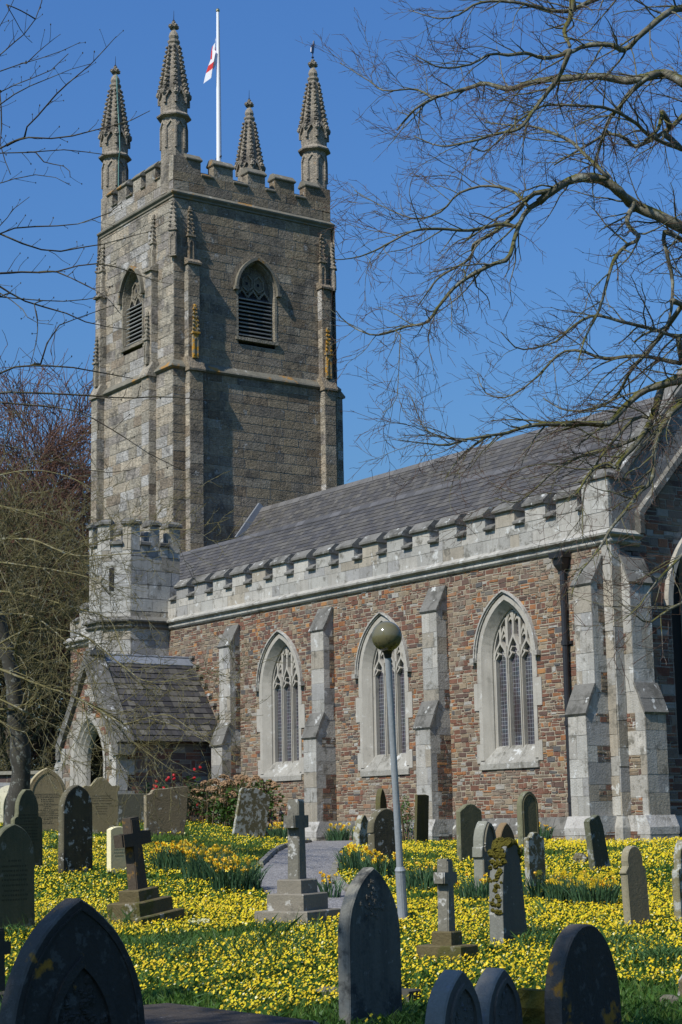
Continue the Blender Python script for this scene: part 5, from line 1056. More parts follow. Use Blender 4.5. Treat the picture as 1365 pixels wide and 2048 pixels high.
def profile(st, w, h):
    a = w/2; B = -.25
    if st in ('lancet', 'gothic', 'lancetpanel'):
        c = {'lancet': .75, 'gothic': .45, 'lancetpanel': .8}[st]*a; r = a+c; rise = sqrt(r*r-c*c); return arch(0, a, B, h-rise, c, 9)
    if st == 'round':
        c = .22*a; r = a+c; return arch(0, a, B, h-sqrt(r*r-c*c), c, 9)
    if st == 'roundtall': return [(-a, B)]+[(a*cos(t)*-1, h-.95*w*.75+.95*w*.75*sin(t)) for t in np.linspace(0, pi, 19)]+[(a, B)]
    if st == 'ogee':
        L = [(-a, B), (-a, h*.60)]+arc(-a+.1*w, h*.60, .1*w, 180, 80, 5)+[(-.36*w, h*.70)]+arch(0, .36*w, h*.72, h*.74, .30*w, 7)[1:8]
        return L+[(-x, z) for x, z in L[::-1][1:]] if abs(L[-1][0]) < 1e-6 else L+[(-x, z) for x, z in L[::-1]]
    if st == 'ogee2':
        L = [(-a, B), (-a*.92, h*.74)]+arc(-a*.88, h*.80, a*.16, 230, 60, 6)+[(-a*.6, h*.845), (-a*.45, h*.9), (-a*.3, h*.965), (-a*.15, h*.993), (0, h)]
        return L+[(-x, z) for x, z in L[::-1][1:]]
    if st == 'chest': return [(-a, B), (-a, h*.86), (-a*1.04, h*.87), (-a*1.04, h), (a*1.04, h), (a*1.04, h*.87), (a, h*.86), (a, B)]
    if st == 'stepped': return [(-a, B), (-a, h*.83), (-a*.86, h*.835), (-a*.74, h*.87), (-a*.66, h*.925), (-a*.5, h*.945), (-a*.1, h*.96), (a*.5, h*.985), (a*.9, h), (a*.97, h*.99), (a, h*.95), (a*.9, h*.3), (a*.8, h*.12), (a*.8, B)]
    if st == 'flatround': return [(-a, B)]+[(a*x, h-.1*w*x*x*1.6) for x in np.linspace(-1, 1, 11)]+[(a, B)]
    if st == 'scallop': return [(-a, B), (-a, h*.88), (-a*.9, h*.93)]+[(-a*.72, h*.955), (-a*.58, h*.93), (-a*.45, h*.96), (-a*.2, h*.995), (0, h), (a*.25, h*.985), (a*.5, h*.95), (a*.62, h*.93), (a*.78, h*.945), (a*.95, h*.9), (a, h*.85), (a, B)]
    if st == 'pointy': return [(-a, B), (-a, h*.68), (-a*.8, h*.84), (-a*.35, h*.96), (0, h), (a*.4, h*.93), (a*.85, h*.8), (a, h*.66), (a, B)]
    if st == 'broken': return [(-a, B), (-a, h*.45), (-a*.82, h*.55), (-a*.7, h*.78), (-a*.35, h*.9), (-a*.1, h), (a*.35, h*.97), (a*.75, h*.85), (a, h*.7), (a, B)]
    if st == 'shoulder': return [(-a*.93, B), (-a*.93, h*.58), (-a, h*.59)]+[(x*.97, z) for x, z in arch(0, a, h*.62, h*.62, .06*a, 9)[1:-1]]+[(a, h*.59), (a*.93, h*.58), (a*.93, B)]
    if st == 'square': return [(-a, B), (-a*.97, h*.975), (-a*.4, h*.985), (a*.5, h), (a*1.02, h*.985), (a, B)]
    if st == 'hump': return [(-a, B), (-a, h*.86), (-a*.82, h*.9), (-a*.6, h*.93), (-a*.35, h*.985), (0, h), (a*.35, h*.985), (a*.62, h*.93), (a*.85, h*.9), (a, h*.85), (a, B)]
    if st == 'gothicstep':
        L = [(-a*.82, B), (-a*.82, h*.52), (-a, h*.54), (-a, h*.66), (-a*.86, h*.67)]+[(x*.86, z) for x, z in arch(0, a, h*.7, h*.7, .75*a, 8)[1:9]]
        L = [(x, min(z, h)) for x, z in L]; top = L[-1]; sc = (h-h*.7)/max(.01, top[1]-h*.7); L = [(x, z if z <= h*.7 else h*.7+(z-h*.7)*sc) for x, z in L]
        return L+[(-x, z) for x, z in L[::-1][1:]]
    if st == 'mossy': return [(-a, B), (-a*.98, h*.3), (-a*.86, h*.6), (-a*.72, h*.8), (-a*.6, h*.9), (-a*.3, h*.97), (0, h), (a*.3, h*.98), (a*.6, h*.93), (a*.68, h*.8), (a*.76, h*.6), (a*.85, h*.3), (a, h*.05), (a, B)]
    if st == 'trefoil': return [(-a, B), (-a, h*.83)]+arc(-a*.78, h*.86, a*.22, 180, 40, 5)+arc(0, h-a*.62, a*.62, 155, 25, 9)+arc(a*.78, h*.86, a*.22, 140, 0, 5)+[(a, h*.83), (a, B)]
    if st == 'brokenlean': return [(-a*.8, B), (-a*.95, h*.5), (-a, h*.9), (-a*.8, h*.94), (-a*.3, h*.97), (a*.05, h), (a*.3, h*.99), (a*.5, h*.85), (a*.62, h*.78), (a*.72, h*.5), (a*.95, h*.1), (a, B)]
    if st == 'roundshoulder': return [(-a*.88, B), (-a*.9, h*.62)]+arc(-a*.86, h*.68, a*.14, 250, 120, 5)+[(-a*.72, h*.76)]+[(x*.75, z) for x, z in [(a*cos(t)*-1, h*.8+(h*.2)*sin(t)) for t in np.linspace(.1, pi-.1, 11)]]+[(a*.72, h*.76)]+arc(a*.86, h*.68, a*.14, 60, -70, 5)+[(a*.98, h*.6), (a, B)]
    return [(-a, B), (-a, h), (a, h), (a, B)]
LBL = {
 'g1': 'largest foreground stone at lower left, black slate pointed arch with carved recess and orange lichen',
 'g2': 'grey green round topped stone cut off by the left edge, behind the big black one',
 'g3': 'dark shaded stone with pointed top and curved shoulders, left of the lichen spotted round one',
 'g4': 'tall cream gothic gravestone with lines of lettering, near the porch arch',
 'g5': 'dark rounded gravestone with bright pale sunlit edge, in front of the porch door',
 'g6': 'buff gravestone with bell shaped scrolled top, right below the porch gate',
 'g7': 'grey chest tomb standing in shade against the porch side wall',
 'g8': 'wide brownish grey headstone with stepped left shoulder, in front of the red camellia',
 'g9': 'small plain white headstone beside the leaning brown cross',
 'g12': 'lichen mottled headstone leaning to the right in front of the hydrangea',
 'g14': 'small mossy pointed stone peeping up left of the lamp post near the wall',
 'g15': 'broken low lichened stump of a headstone at the right edge of the path',
 'g16': 'round shouldered dark headstone with crusty pale edge directly behind the lamp post',
 'g17': 'tall blue slate lancet gravestone in the centre foreground with carved flowers',
 'g32': 'low dark stone block at the right foot of the tall slate lancet stone',
 'g18': 'thin square topped mossy slab against the second buttress right of the lamp post',
 'g20': 'green grey headstone with humped top under the third aisle window',
 'g21': 'pale grey moulded gothic headstone with stepped sides left of the mossy leaning slab',
 'g22': 'brown pointed headstone half hidden behind the moss topped slab',
 'g23': 'slate slab thickly crusted with moss on its top and left edge',
 'g24': 'tall narrow round topped headstone standing nearest the wall below the drainpipe',
 'g25': 'small mottled headstone with three lobed top right of the moss crusted slab',
 'g26': 'dark broken topped headstone leaning left in front of the corner buttress',
 'g27': 'pale headstone with rounded head and notched shoulders standing among flowers at right',
 'g28': 'mottled headstone with curved shoulders at the right edge of the photo',
 'g29': 'black rounded gravestone in the right foreground',
 'g30': 'left one of the two blue black gothic stones at the bottom edge',
 'g31': 'right one of the two blue black gothic stones at the bottom edge',
 'g33': 'white blotched tomb stone at the far left under the dark tree',
}
YAW = {'g1': -4, 'g17': 3, 'g29': 2, 'g30': 4, 'g31': 4, 'g23': 3, 'g5': -2, 'g12': 5, 'g26': -4, 'g21': 5, 'g18': -6}
def slab_mesh(poly, t, col=(.5, .5, .5), jit=0.0, bev=.012):
    mb = MB(); cz = np.mean([p[1] for p in poly]); n = len(poly)
    cu = 0
    def ins(p, d): 
        L = hypot(p[0]-cu, p[1]-cz) or 1; k = 1-d/L; return (cu+(p[0]-cu)*k, cz+(p[1]-cz)*k)
    if jit: poly = [(u+random.uniform(-jit, jit), z+random.uniform(-jit, jit)) for u, z in poly]
    F = lambda u, v, c: (c, u, v)
    fr = [F(*ins(p, bev), t/2) for p in poly]; a = [F(*p, t/2-bev) for p in poly]; b = [F(*p, -t/2+bev) for p in poly]; bk = [F(*ins(p, bev), -t/2) for p in poly]
    mb.face(fr[::-1], col); mb.face(bk, col); mb.quadstrip(a, fr, col); mb.quadstrip(b, a, col); mb.quadstrip(bk, b, col); return mb
def ring_panel(poly, ins, t, depth, dz=.0):
    pass
GKEYS = {}
for key, st, mat, x, y, z, w_, h, th, lean in GRAVES:
    w_ *= 1.05; poly = profile(st, w_, h)
    jit = {'mossy': .012, 'broken': .01, 'brokenlean': .008, 'stepped': .004, 'scallop': .006}.get(st, .0015)
    mb = slab_mesh(poly, th, jit=jit)
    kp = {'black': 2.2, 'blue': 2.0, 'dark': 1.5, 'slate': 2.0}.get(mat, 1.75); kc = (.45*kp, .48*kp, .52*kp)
    mb.c = [c if i < 2 else kc for i, c in enumerate(mb.c)]  # rim faces paler: sunlit edges and pale lichen painted into the vertex colour
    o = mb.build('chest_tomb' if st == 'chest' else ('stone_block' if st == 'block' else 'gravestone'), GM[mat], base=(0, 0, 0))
    o.location = (x-th*.4, y, z); o.rotation_euler = (radians(-lean), radians(random.uniform(-1.5, .5)), radians({'g4': -6, 'g6': -8, 'g8': -4, 'g7': 0, 'g12': 2, 'g9': 5, 'g27': 5, 'g20': 6, 'g24': 7, 'g16': 8}.get(key, random.uniform(11, 17))))
    tag(o, LBL[key], 'tomb' if st == 'chest' else ('stone' if st == 'block' else 'gravestone'), 'gravestones among the yellow flowers' if st not in ('chest', 'block') else None)
    GKEYS[key] = o; F = lambda u, v, c: (c, u, v); q = None
    if key == 'g1':       # sunk pointed panel with carved foliage
        q = MB(); a = .23; P = arch(0, a, -.1, .40, .3, 10); q.sweep(P, F, .05, th/2-.004, th/2+.022); q.build('arch_moulding', GM[mat], o, base=(0, 0, 0))
        q = MB()
        for i in range(120):
            u = random.uniform(-.19, .19); v = random.uniform(-.1, .75)
            if abs(u) < arch_half(a, .40, .3, v)-.05: q.lump((th/2-.004, u, v), .02, random.uniform(.015, .04), random.uniform(.015, .04), (.5, .5, .5), 6, .3)
        q.build('foliage_carving', GM[mat], o, base=(0, 0, 0))
        q = MB(); q.sweep(arch(0, w_/2-.06, -.2, h-sqrt((w_/2-.06+.33)**2-.33**2)-.06, .33, 10), F, .012, th/2-.004, th/2+.008); q.build('edge_fillet', GM[mat], o, base=(0, 0, 0))
    if key in ('g30', 'g31'):
        q = MB(); a = w_*.31; P = arch(0, a, -.1, h*.42, a*.8, 9); q.sweep(P, F, .03, th/2-.004, th/2+.02); q.build('arch_moulding', GM[mat], o, base=(0, 0, 0))
        q = MB()
        for i in range(60):
            u = random.uniform(-a, a); v = random.uniform(0, h*.8)
            if abs(u) < arch_half(a, h*.42, a*.8, v)-.03: q.lump((th/2-.003, u, v), .012, random.uniform(.01, .025), random.uniform(.01, .03), (.5, .5, .5), 5, .3)
        q.build('leaf_carving', GM[mat], o, base=(0, 0, 0))
    if key == 'g17':
        q = MB()
        for i in range(70):
            r = abs(random.gauss(0, .06)); t_ = random.uniform(0, 2*pi); u = r*cos(t_); v = .88+r*1.3*sin(t_); q.lump((th/2-.003, u, v), .014, random.uniform(.01, .022), random.uniform(.01, .028), (.5, .5, .5), 6, .3)
        for s in (-1, 1):
            for k in range(8): q.lump((th/2-.003, s*(.02+.014*k), .80+.012*k*(1 if k < 5 else .7)), .012, .014, .012, (.5, .5, .5), 5)
        q.build('flower_carving', GM[mat], o, base=(0, 0, 0))
    if False:
        q = MB(); q.sweep(arch(0, w_/2-.07, .05, h*.62, .06, 9), F, .02, th/2-.004, th/2+.01); q.build('edge_fillet', GM[mat], o, base=(0, 0, 0))
    if key in ('g21',):
        q = MB(); P = [(x_*.72, z_ if z_ < h*.7 else z_-.05) for x_, z_ in poly if z_ > h*.3]; P = [p for p in P if p[1] > h*.62]; q.sweep(P, F, .03, th/2-.004, th/2+.025)
        for s in (-1, 1): q.prism([(s*w_*.4-.02, .0), (s*w_*.4+.02, .0), (s*w_*.4+.02, h*.5), (s*w_*.4-.02, h*.5)], F, th/2-.004, th/2+.02)
        q.build('arch_moulding', GM[mat], o, base=(0, 0, 0))
    if key == 'g4':
        q = MB(); q.sweep(arch(0, w_/2-.1, .72, .80, .2, 9), F, .03, th/2-.004, th/2+.012); q.build('arch_moulding', GM[mat], o, base=(0, 0, 0))
        q = MB(); v = .82
        for ln in range(17):
            L = random.choice((.5, .58, .3, .62, .16, .5)); u = -L/2
            while u < L/2:
                k = random.uniform(.012, .03); q.prism([(u, v), (u+k, v), (u+k, v+.018), (u, v+.018)], F, th/2-.004, th/2+.0015); u += k+random.uniform(.006, .02)
            v -= random.choice((.042, .05, .038))
        q.build('worn_inscription', GM['dark'], o, base=(0, 0, 0))
    if key in ('g2', 'g3', 'g6', 'g28', 'g9'):
        q = MB(); v = h*(.66 if key != 'g9' else .5)
        while v > h*.3:
            L = w_*random.choice((.5, .6, .3, .62)); u = -L/2
            while u < L/2:
                k = random.uniform(.012, .028); q.prism([(u, v), (u+k, v), (u+k, v+.02), (u, v+.02)], F, th/2-.004, th/2+.002, (.28, .28, .28)); u += k+random.uniform(.006, .018)
            v -= random.choice((.05, .06))
        q.build('worn_inscription', GM[mat], o, base=(0, 0, 0))
    if key == 'g23':
        q = MB(); P = [p for p in poly if p[1] > .05 and p[0] < w_*.36]
        for i in range(len(P)-1):
            for k in range(16):
                t_ = random.random(); u = P[i][0]*(1-t_)+P[i+1][0]*t_; v = P[i][1]*(1-t_)+P[i+1][1]*t_
                if v < h*.82 and random.random() < .15: continue
                s = random.uniform(.018, .04)*(1.3 if v > h*.85 else .9); q.lump((random.uniform(-th/2, th/2), u, v), s*1.1, s, s, (.5, .5, .5), 6, .35)
        q.build('moss_crust', GM['mosscap'], o, base=(0, 0, 0))
    if key == 'g24':
        q = MB(); q.sweep(arch(0, w_/2-.05, .0, h*.72, .05, 9), F, .02, th/2-.004, th/2+.012); q.build('edge_fillet', GM[mat], o, base=(0, 0, 0))
def cross_grave(name, base, hs, label, mat, bmat, tiers, ch, arm, tw, lean=(0, 0), yaw=0, chy=.70, flare=0):
    e = empty(name, base); e.rotation_euler = (radians(lean[0]), radians(lean[1]), radians(yaw)); tag(e, label, 'grave cross', 'gravestones among the yellow flowers'); BASE[e.name] = (0, 0, 0)
    z = -.12
    for (wx, wy, hh) in tiers:
        mb = MB(); b_ = .012
        mb.loft([[(-wx/2, -wy/2, z), (wx/2, -wy/2, z), (wx/2, wy/2, z), (-wx/2, wy/2, z)], [(-wx/2, -wy/2, z+hh-b_), (wx/2, -wy/2, z+hh-b_), (wx/2, wy/2, z+hh-b_), (-wx/2, wy/2, z+hh-b_)], [(-wx/2+b_, -wy/2+b_, z+hh), (wx/2-b_, -wy/2+b_, z+hh), (wx/2-b_, wy/2-b_, z+hh), (-wx/2+b_, wy/2-b_, z+hh)]])
        o = mb.build('plinth_step', bmat, e, base=(0, 0, 0))
        z += hh
    zt = z+ch; za = z+ch*chy; t = tw
    P = [(-t*.62, z), (-t*.5, za-t*.55), (-arm, za-t*.5), (-arm, za+t*.5), (-t*.48, za+t*.5), (-t*.46, zt), (t*.46, zt), (t*.48, za+t*.5), (arm, za+t*.5), (arm, za-t*.5), (t*.5, za-t*.55), (t*.62, z)]
    mb = MB(); F = lambda u, v, c: (c, u, v); d = t*.48
    mb.prism(P, F, -d, d); mb.prism([(u*.9, v if abs(v-zt) > .01 else v-.02) for u, v in P], F, -d-.012, d+.012)
    if flare: mb.prism([(-t*.9, za-t*.9), (t*.9, za-t*.9), (t*.9, za+t*.9), (-t*.9, za+t*.9)], F, -d*.6, d*.6)
    mb.build('cross', mat, e, base=(0, 0, 0)); return e
c1, c2, c3, c4 = PTS['cross']
cross_grave('cross_headstone', (c1[0], c1[1], c1[2]), 0, 'brown stone cross tilting left on three mossy steps at left of the daffodils', GM['cross_dark'], GM['mossbase'], [(.74, .70, .25), (.54, .54, .16), (.34, .32, .13)], .83, .235, .145, (7, -2), 15, .70)
cross_grave('cross_headstone', (c2[0], c2[1], c2[2]), 0, 'tan stone cross on three clean square steps beside the gravel path', GM['cross_grey'], GM['cross_tan'], [(.72, .74, .28), (.5, .54, .19), (.33, .36, .16)], .92, .165, .14, (.5, 0), 24, .72)
cross_grave('cross_headstone', (c3[0], c3[1], c3[2]), 0, 'smaller grey cross on two mossy blocks right of the lamp post', GM['cross_grey'], GM['mossbase'], [(.5, .32, .28), (.22, .2, .13)], .68, .125, .105, (0, 0), 20, .74)
c4 = (11.6, -18.55)
cross_grave('cross_headstone', (c4[0], c4[1], gnd(*c4)), 0, 'low dark cross behind the shoulder of the big black pointed stone', GM['dark'], GM['dark'], [(.4, .35, .2)], .52, .12, .1, (0, 0), 14, .68)
# flat ledger slab, stones
x, y, _ = PTS['slab'][0]; z = gnd(x, y)
mb = MB(); mb.loft([[(-.95, -.48, -.2), (.95, -.48, -.2), (.95, .48, -.2), (-.95, .48, -.2)], [(-.95, -.48, .2), (.95, -.48, .2), (.95, .48, .2), (-.95, .48, .2)], [(-.92, -.45, .23), (.92, -.45, .23), (.92, .45, .23), (-.92, .45, .23)]])
EDGE_SUN_LICHEN = False
o = mb.build('ledger_slab', stone('mossy_ledger', base=(.06, .05, .04), var=(.4, 1.6), vs=6, pale=.7, pale_s=8, pale_t=.62, pale_c=(.3, .28, .26), moss=.5, moss_s=5, moss_c=(.07, .045, .015), bump=.9), base=(0, 0, 0)); o.location = (x-.2, y, z); o.rotation_euler = (0, 0, .05)
tag(o, 'low flat ledger tomb crusted with brown moss at the bottom edge', 'tomb')
def rock(name, loc, r, label, mat, seed):
    random.seed(seed); mb = MB(); mb.lump((0, 0, r[2]*.6), r[0], r[1], r[2], (.5, .5, .5), 9, .22); o = mb.build(name, mat, base=(0, 0, 0)); o.location = loc; tag(o, label, 'stone')
s_ = PTS['stones']
rock('boulder', (s_[0][0], s_[0][1], s_[0][2]-.05), (.12, .13, .16), 'small pointed grey stone in the flowers left of the broken topped headstone', GM['lichen'], 1)
rock('boulder', (s_[1][0], s_[1][1], s_[1][2]-.02), (.18, .1, .06), 'low flat stone in the grass left of the tall slate lancet stone', GM['grey'], 2)
rock('boulder', (s_[2][0]+.1, s_[2][1]+.12, gnd(s_[2][0], s_[2][1])), (.14, .11, .16), 'pale mottled rock at the right edge of the photo', GM['lichen'], 3)
rock('boulder', (s_[3][0], s_[3][1], gnd(s_[3][0], s_[3][1])), (.1, .08, .05), 'small brown rock in front of the pale mottled rock', GM['grey'], 4)
x, y, z = PTS['rock'][0]; rock('boulder', (x, y, gnd(x, y)), (.3, .13, .22), 'moss covered rock beside the black rounded gravestone', GM['mosscap'], 5)
# boundary wall far left
mb = MB(); (xa, ya, _), (xb, yb, _) = PTS['wall']; d = hypot(xb-xa, yb-ya); F = frame((xa, ya, 0), ((xb-xa)/d, (yb-ya)/d, 0), (0, 0, 1), ((yb-ya)/d, -(xb-xa)/d, 0))
masonry(mb, F, -6, d, 1.2, 3.5, pal=PAL_EAST+[(6, (.3, .3, .29))], rows=(.15, .3), lens=(.3, .6)); mb.prism([(-6, 1), (d, 1), (d, 3.5), (-6, 3.5)], F, -.4, -.01); mb.prism([(-6.1, 3.5), (d+.05, 3.5), (d+.05, 3.62), (-6.1, 3.62)], F, -.5, .1, (.3, .28, .22))
tag(mb.build('churchyard_wall', M['rubble'], base=(xa, ya, 1.7)), 'old stone churchyard wall behind the dark tree left of the porch', 'wall')
# ================================================================ LAMP POST
bx, by, bz = PTS['lamp'][0]; gx_, gy_, gz_ = PTS['globe'][0]
lp = empty('lamp_post', (bx, by, bz)); BASE[lp.name] = (bx, by, bz); tag(lp, 'grey steel lamp post with weathered round globe beside the path', 'lamp post')
M['galv'] = stone('galvanised_steel', base=(.26, .28, .285), var=(.75, 1.25), vs=3, fs=30, dark=.4, dark_s=4, dark_t=.6, dark_c=(.14, .15, .15), bump=.1, rough=.5)
L = lambda t: (bx+(gx_-bx)*t, by+(gy_-by)*t, bz+(gz_-bz)*t)
mb = MB(); mb.tube([L(.17), L(.5), L(.945)], [.042, .040, .036], 14); mb.build('pole', M['galv'], lp, smooth=True)
mb = MB(); mb.tube([L(-.04), L(.1), L(.165), L(.172), L(.185)], [.06, .06, .06, .066, .044], 14); mb.build('base_sleeve', M['galv'], lp, smooth=True)
mb = MB(); mb.tube([L(.925), L(.94), L(.955), L(.965), L(.972)], [.042, .05, .075, .1, .1], 16); mb.build('collar', M['iron'], lp, smooth=True)
me = bpy.data.meshes.new('globe'); import bmesh
bm = bmesh.new(); bmesh.ops.create_uvsphere(bm, u_segments=36, v_segments=24, radius=.18); 
for f in bm.faces: f.smooth = True
bm.to_mesh(me); bm.free()
m, t, b = nodes('dirty_globe'); co = N(t, 'ShaderNodeTexCoord').outputs['Object']; sp = N(t, 'ShaderNodeSeparateXYZ'); t.links.new(co, sp.inputs[0])
dm = val(t, 'MULTIPLY', step(t, noise(t, co, 24, 6, .7), .5, .62), step(t, sp.outputs[2], .0, -.14))
c = mixc(t, dm, mixc(t, noise(t, co, 5, 4), (.085, .075, .035), (.17, .155, .085)), (.02, .02, .015)); t.links.new(c, b.inputs['Base Color']); b.inputs['Roughness'].default_value = .12; b.inputs['Specular IOR Level'].default_value = .5
me.materials.append(m); o = bpy.data.objects.new('globe', me); COL.objects.link(o); o.parent = lp; o.location = (gx_-bx, gy_-by, gz_-bz)

# ================================================================ PLANTS
M['leaf'] = simple('green_leaf', (1, 1, 1), .55, attr=True, trans=.3, spec=.3)
M['petal'] = simple('yellow_petal', (1, 1, 1), .5, attr=True, trans=.25, spec=.35)
M['daff_leaf'] = simple('daffodil_leaf', (1, 1, 1), .5, attr=True, trans=.2, spec=.35)
M['dry'] = simple('dry_flower_head', (1, 1, 1), .9, attr=True, trans=.2, spec=.1)
def vnoise(x, y, s, seed):
    r = np.random.default_rng(seed); G = r.random((64, 64)); x = x/s; y = y/s; xi = np.floor(x).astype(int); yi = np.floor(y).astype(int); fx = smooth01(x-xi); fy = smooth01(y-yi)
    g = lambda a, b: G[a % 64, b % 64]
    return (g(xi, yi)*(1-fx)+g(xi+1, yi)*fx)*(1-fy)+(g(xi, yi+1)*(1-fx)+g(xi+1, yi+1)*fx)*fy
def field(n, d0, d1, pw_=1.0):
    """random ground points in a wedge of the churchyard (d = metres from the viewpoint, e = sideways)"""
    d = d0+(d1-d0)*rng.random(n)**pw_; e = (rng.random(n)*2-1)*(.29*d+1.8)
    x = CP[0]-.8160*d+.5780*e; y = CP[1]+.5780*d+.8160*e; return x, y, d
def keep_mask(x, y):
    k = ~on_path(x, y, .06); k &= ~((y > -.15) & (x < .3)); k &= ~((x > -18.4) & (x < -15.05) & (y > -3.2)); k &= ~((y > -.9) & (x > -6.2) & (x < -4.6)); return k
# celandine flowers
parts = []
for n, d0, d1, p in ((80000, 9.5, 24, .75), (76000, 20, 36, .8), (29000, 32, 56, .9)):
    x, y, d = field(n, d0, d1, p); dens = .55*vnoise(x, y, 2.3, 1)+.3*vnoise(x, y, .8, 2)+.25*vnoise(x, y, .3, 3)
    thr = np.where(d < 14.5, .52, np.where(d < 17, .46, .415))+.16*(vnoise(x, y, 1.1, 9) > .72); k = keep_mask(x, y) & (dens > thr); parts.append(np.stack([x[k], y[k], d[k]], 1))
FP_ = np.concatenate(parts); n = len(FP_)
ns = 8; ang = np.linspace(0, 2*pi, ns, endpoint=False); rad = np.where(np.arange(ns) % 2 == 0, 1.0, .72)
R = rng.uniform(.0072, .0155, n)*(1+.012*np.clip(FP_[:, 2]-20, 0, 30)); rot = rng.random(n)*2*pi
px_ = np.cos(ang[None]+rot[:, None])*rad*R[:, None]; py_ = np.sin(ang[None]+rot[:, None])*rad*R[:, None]
nx = SD.x*.55+rng.normal(0, .33, n); ny = SD.y*.55+rng.normal(0, .33, n); nz_ = np.ones(n)*.8
hz = gz(FP_[:, 0], FP_[:, 1])+rng.uniform(.035, .10, n)
V = np.stack([FP_[:, 0:1]+px_, FP_[:, 1:2]+py_, hz[:, None]-(px_*nx[:, None]+py_*ny[:, None])/nz_[:, None]+.004*rad[None]*0], -1)
cc = np.array((.74, .565, .012))*rng.uniform(.75, 1.1, (n, 1))*np.array([1, 1, 1]); cc[:, 1] *= rng.uniform(.85, 1.12, n); wm = rng.random(n) < .03; cc[wm] = (.8, .74, .35)
o = mesh_np('celandine_flowers', V.reshape(-1, 3), np.arange(n*ns).reshape(n, ns), M['petal'], cc); tag(o, 'carpet of small glossy yellow celandines over the churchyard grass', 'wildflowers', kind='stuff')
# grass and leaves
def blades(n, d0, d1, p, h0, h1, w_, cols, dens_fn=None, lean=.5):
    x, y, d = field(n, d0, d1, p); k = keep_mask(x, y)
    if dens_fn is not None: k &= dens_fn(x, y, d)
    x, y, d = x[k], y[k], d[k]; n = len(x); z = gz(x, y); h = rng.uniform(h0, h1, n); a = rng.random(n)*2*pi; l = rng.normal(0, lean, (n, 2))*h[:, None]
    W = w_*rng.uniform(.6, 1.3, n)*(1+.02*np.clip(d-18, 0, 40)); ca_, sa_ = np.cos(a)*W, np.sin(a)*W
    V = np.stack([np.stack([x-ca_, y-sa_, z-.01], -1), np.stack([x+ca_, y+sa_, z-.01], -1), np.stack([x+l[:, 0]*.45+ca_*.7, y+l[:, 1]*.45+sa_*.7, z+h*.6], -1), np.stack([x+l[:, 0], y+l[:, 1], z+h], -1), np.stack([x+l[:, 0]*.45-ca_*.7, y+l[:, 1]*.45-sa_*.7, z+h*.6], -1)], 1)
    c = np.array(cols)[rng.integers(0, len(cols), n)]*rng.uniform(.7, 1.25, (n, 1)); return V.reshape(-1, 3), n, c
GA = [blades(82000, 9.3, 24, .8, .04, .11, .005, [(.065, .14, .02), (.095, .18, .025), (.08, .155, .035), (.125, .18, .035)]), blades(66000, 20, 56, .8, .04, .09, .009, [(.065, .14, .02), (.095, .175, .025), (.115, .18, .035)]),
      blades(62000, 9.3, 30, .8, .03, .085, .022, [(.045, .11, .017), (.06, .13, .02), (.075, .155, .025)], lean=.9),
      blades(12000, 9.3, 22, 1, .15, .3, .006, [(.06, .13, .03), (.09, .16, .045)], lambda x, y, d: vnoise(x, y, 1.4, 7) > .68, .6)]
V = np.concatenate([g[0] for g in GA]); n = sum(g[1] for g in GA); C_ = np.concatenate([g[2] for g in GA])
o = mesh_np('grass', V, np.arange(n*5).reshape(n, 5), M['leaf'], C_); tag(o, 'green grass and celandine leaves covering the churchyard', 'grass', kind='stuff')
# daffodil clumps
def clump_meshes(seed, nl, nf, r, h):
    random.seed(seed); lb = MB(); fb = MB()
    for i in range(nl):
        a = random.uniform(0, 2*pi); q = r*sqrt(random.random()); x, y = q*cos(a), q*sin(a); hh = h*random.uniform(.7, 1.1); la = a+random.gauss(0, .7); l = hh*random.uniform(.1, .55); w_ = random.uniform(.006, .01); wa = random.uniform(0, pi); dx, dy = cos(wa)*w_, sin(wa)*w_
        k = random.uniform(.6, 1.3); c = (.06*k, .125*k, .055*k); pr = None
        for t in (0, .35, .7, 1):
            cx_, cy_, z = x+cos(la)*l*t**2, y+sin(la)*l*t**2, hh*(t-.15*t*t*l/hh*2); s = (1, 1, .8, .15)[(0, .35, .7, 1).index(t)]; cur = ((cx_-dx*s, cy_-dy*s, z), (cx_+dx*s, cy_+dy*s, z))
            if pr: lb.face([pr[0], pr[1], cur[1], cur[0]], c)
            pr = cur
    for i in range(nf):
        a = random.uniform(0, 2*pi); q = r*1.05*sqrt(random.random()); x, y = q*cos(a), q*sin(a); z = h*random.uniform(.66, 1.1); c0 = random.choice(((.8, .6, .03), (.85, .66, .07), (.8, .56, .02)))
        n_ = Vector((random.gauss(.5, .5), random.gauss(-.6, .5), .15)).normalized(); u_ = n_.cross(Vector((0, 0, 1))).normalized(); v_ = u_.cross(n_); P = Vector((x, y, z)); s = random.uniform(.034, .05)
        for k in range(6):
            b0 = k*pi/3; tip = P+(u_*cos(b0)+v_*sin(b0))*s-n_*.004; e0 = P+(u_*cos(b0-.42)+v_*sin(b0-.42))*s*.6; e1 = P+(u_*cos(b0+.42)+v_*sin(b0+.42))*s*.6; fb.face([tuple(P), tuple(e0), tuple(tip), tuple(e1)], c0)
        r0 = [tuple(P+(u_*cos(j*pi/3)+v_*sin(j*pi/3))*s*.25) for j in range(6)]; r1 = [tuple(P+n_*s*.75+(u_*cos(j*pi/3)+v_*sin(j*pi/3))*s*.38) for j in range(6)]; fb.quadstrip(r0, r1, (.82, .47, .015), True)
        lb.tube([(x*.9, y*.9, 0), (x, y, z*.7), tuple(P-n_*.015)], .004, 3, (.05, .1, .03), cap=False)
    return lb, fb
PRO = []
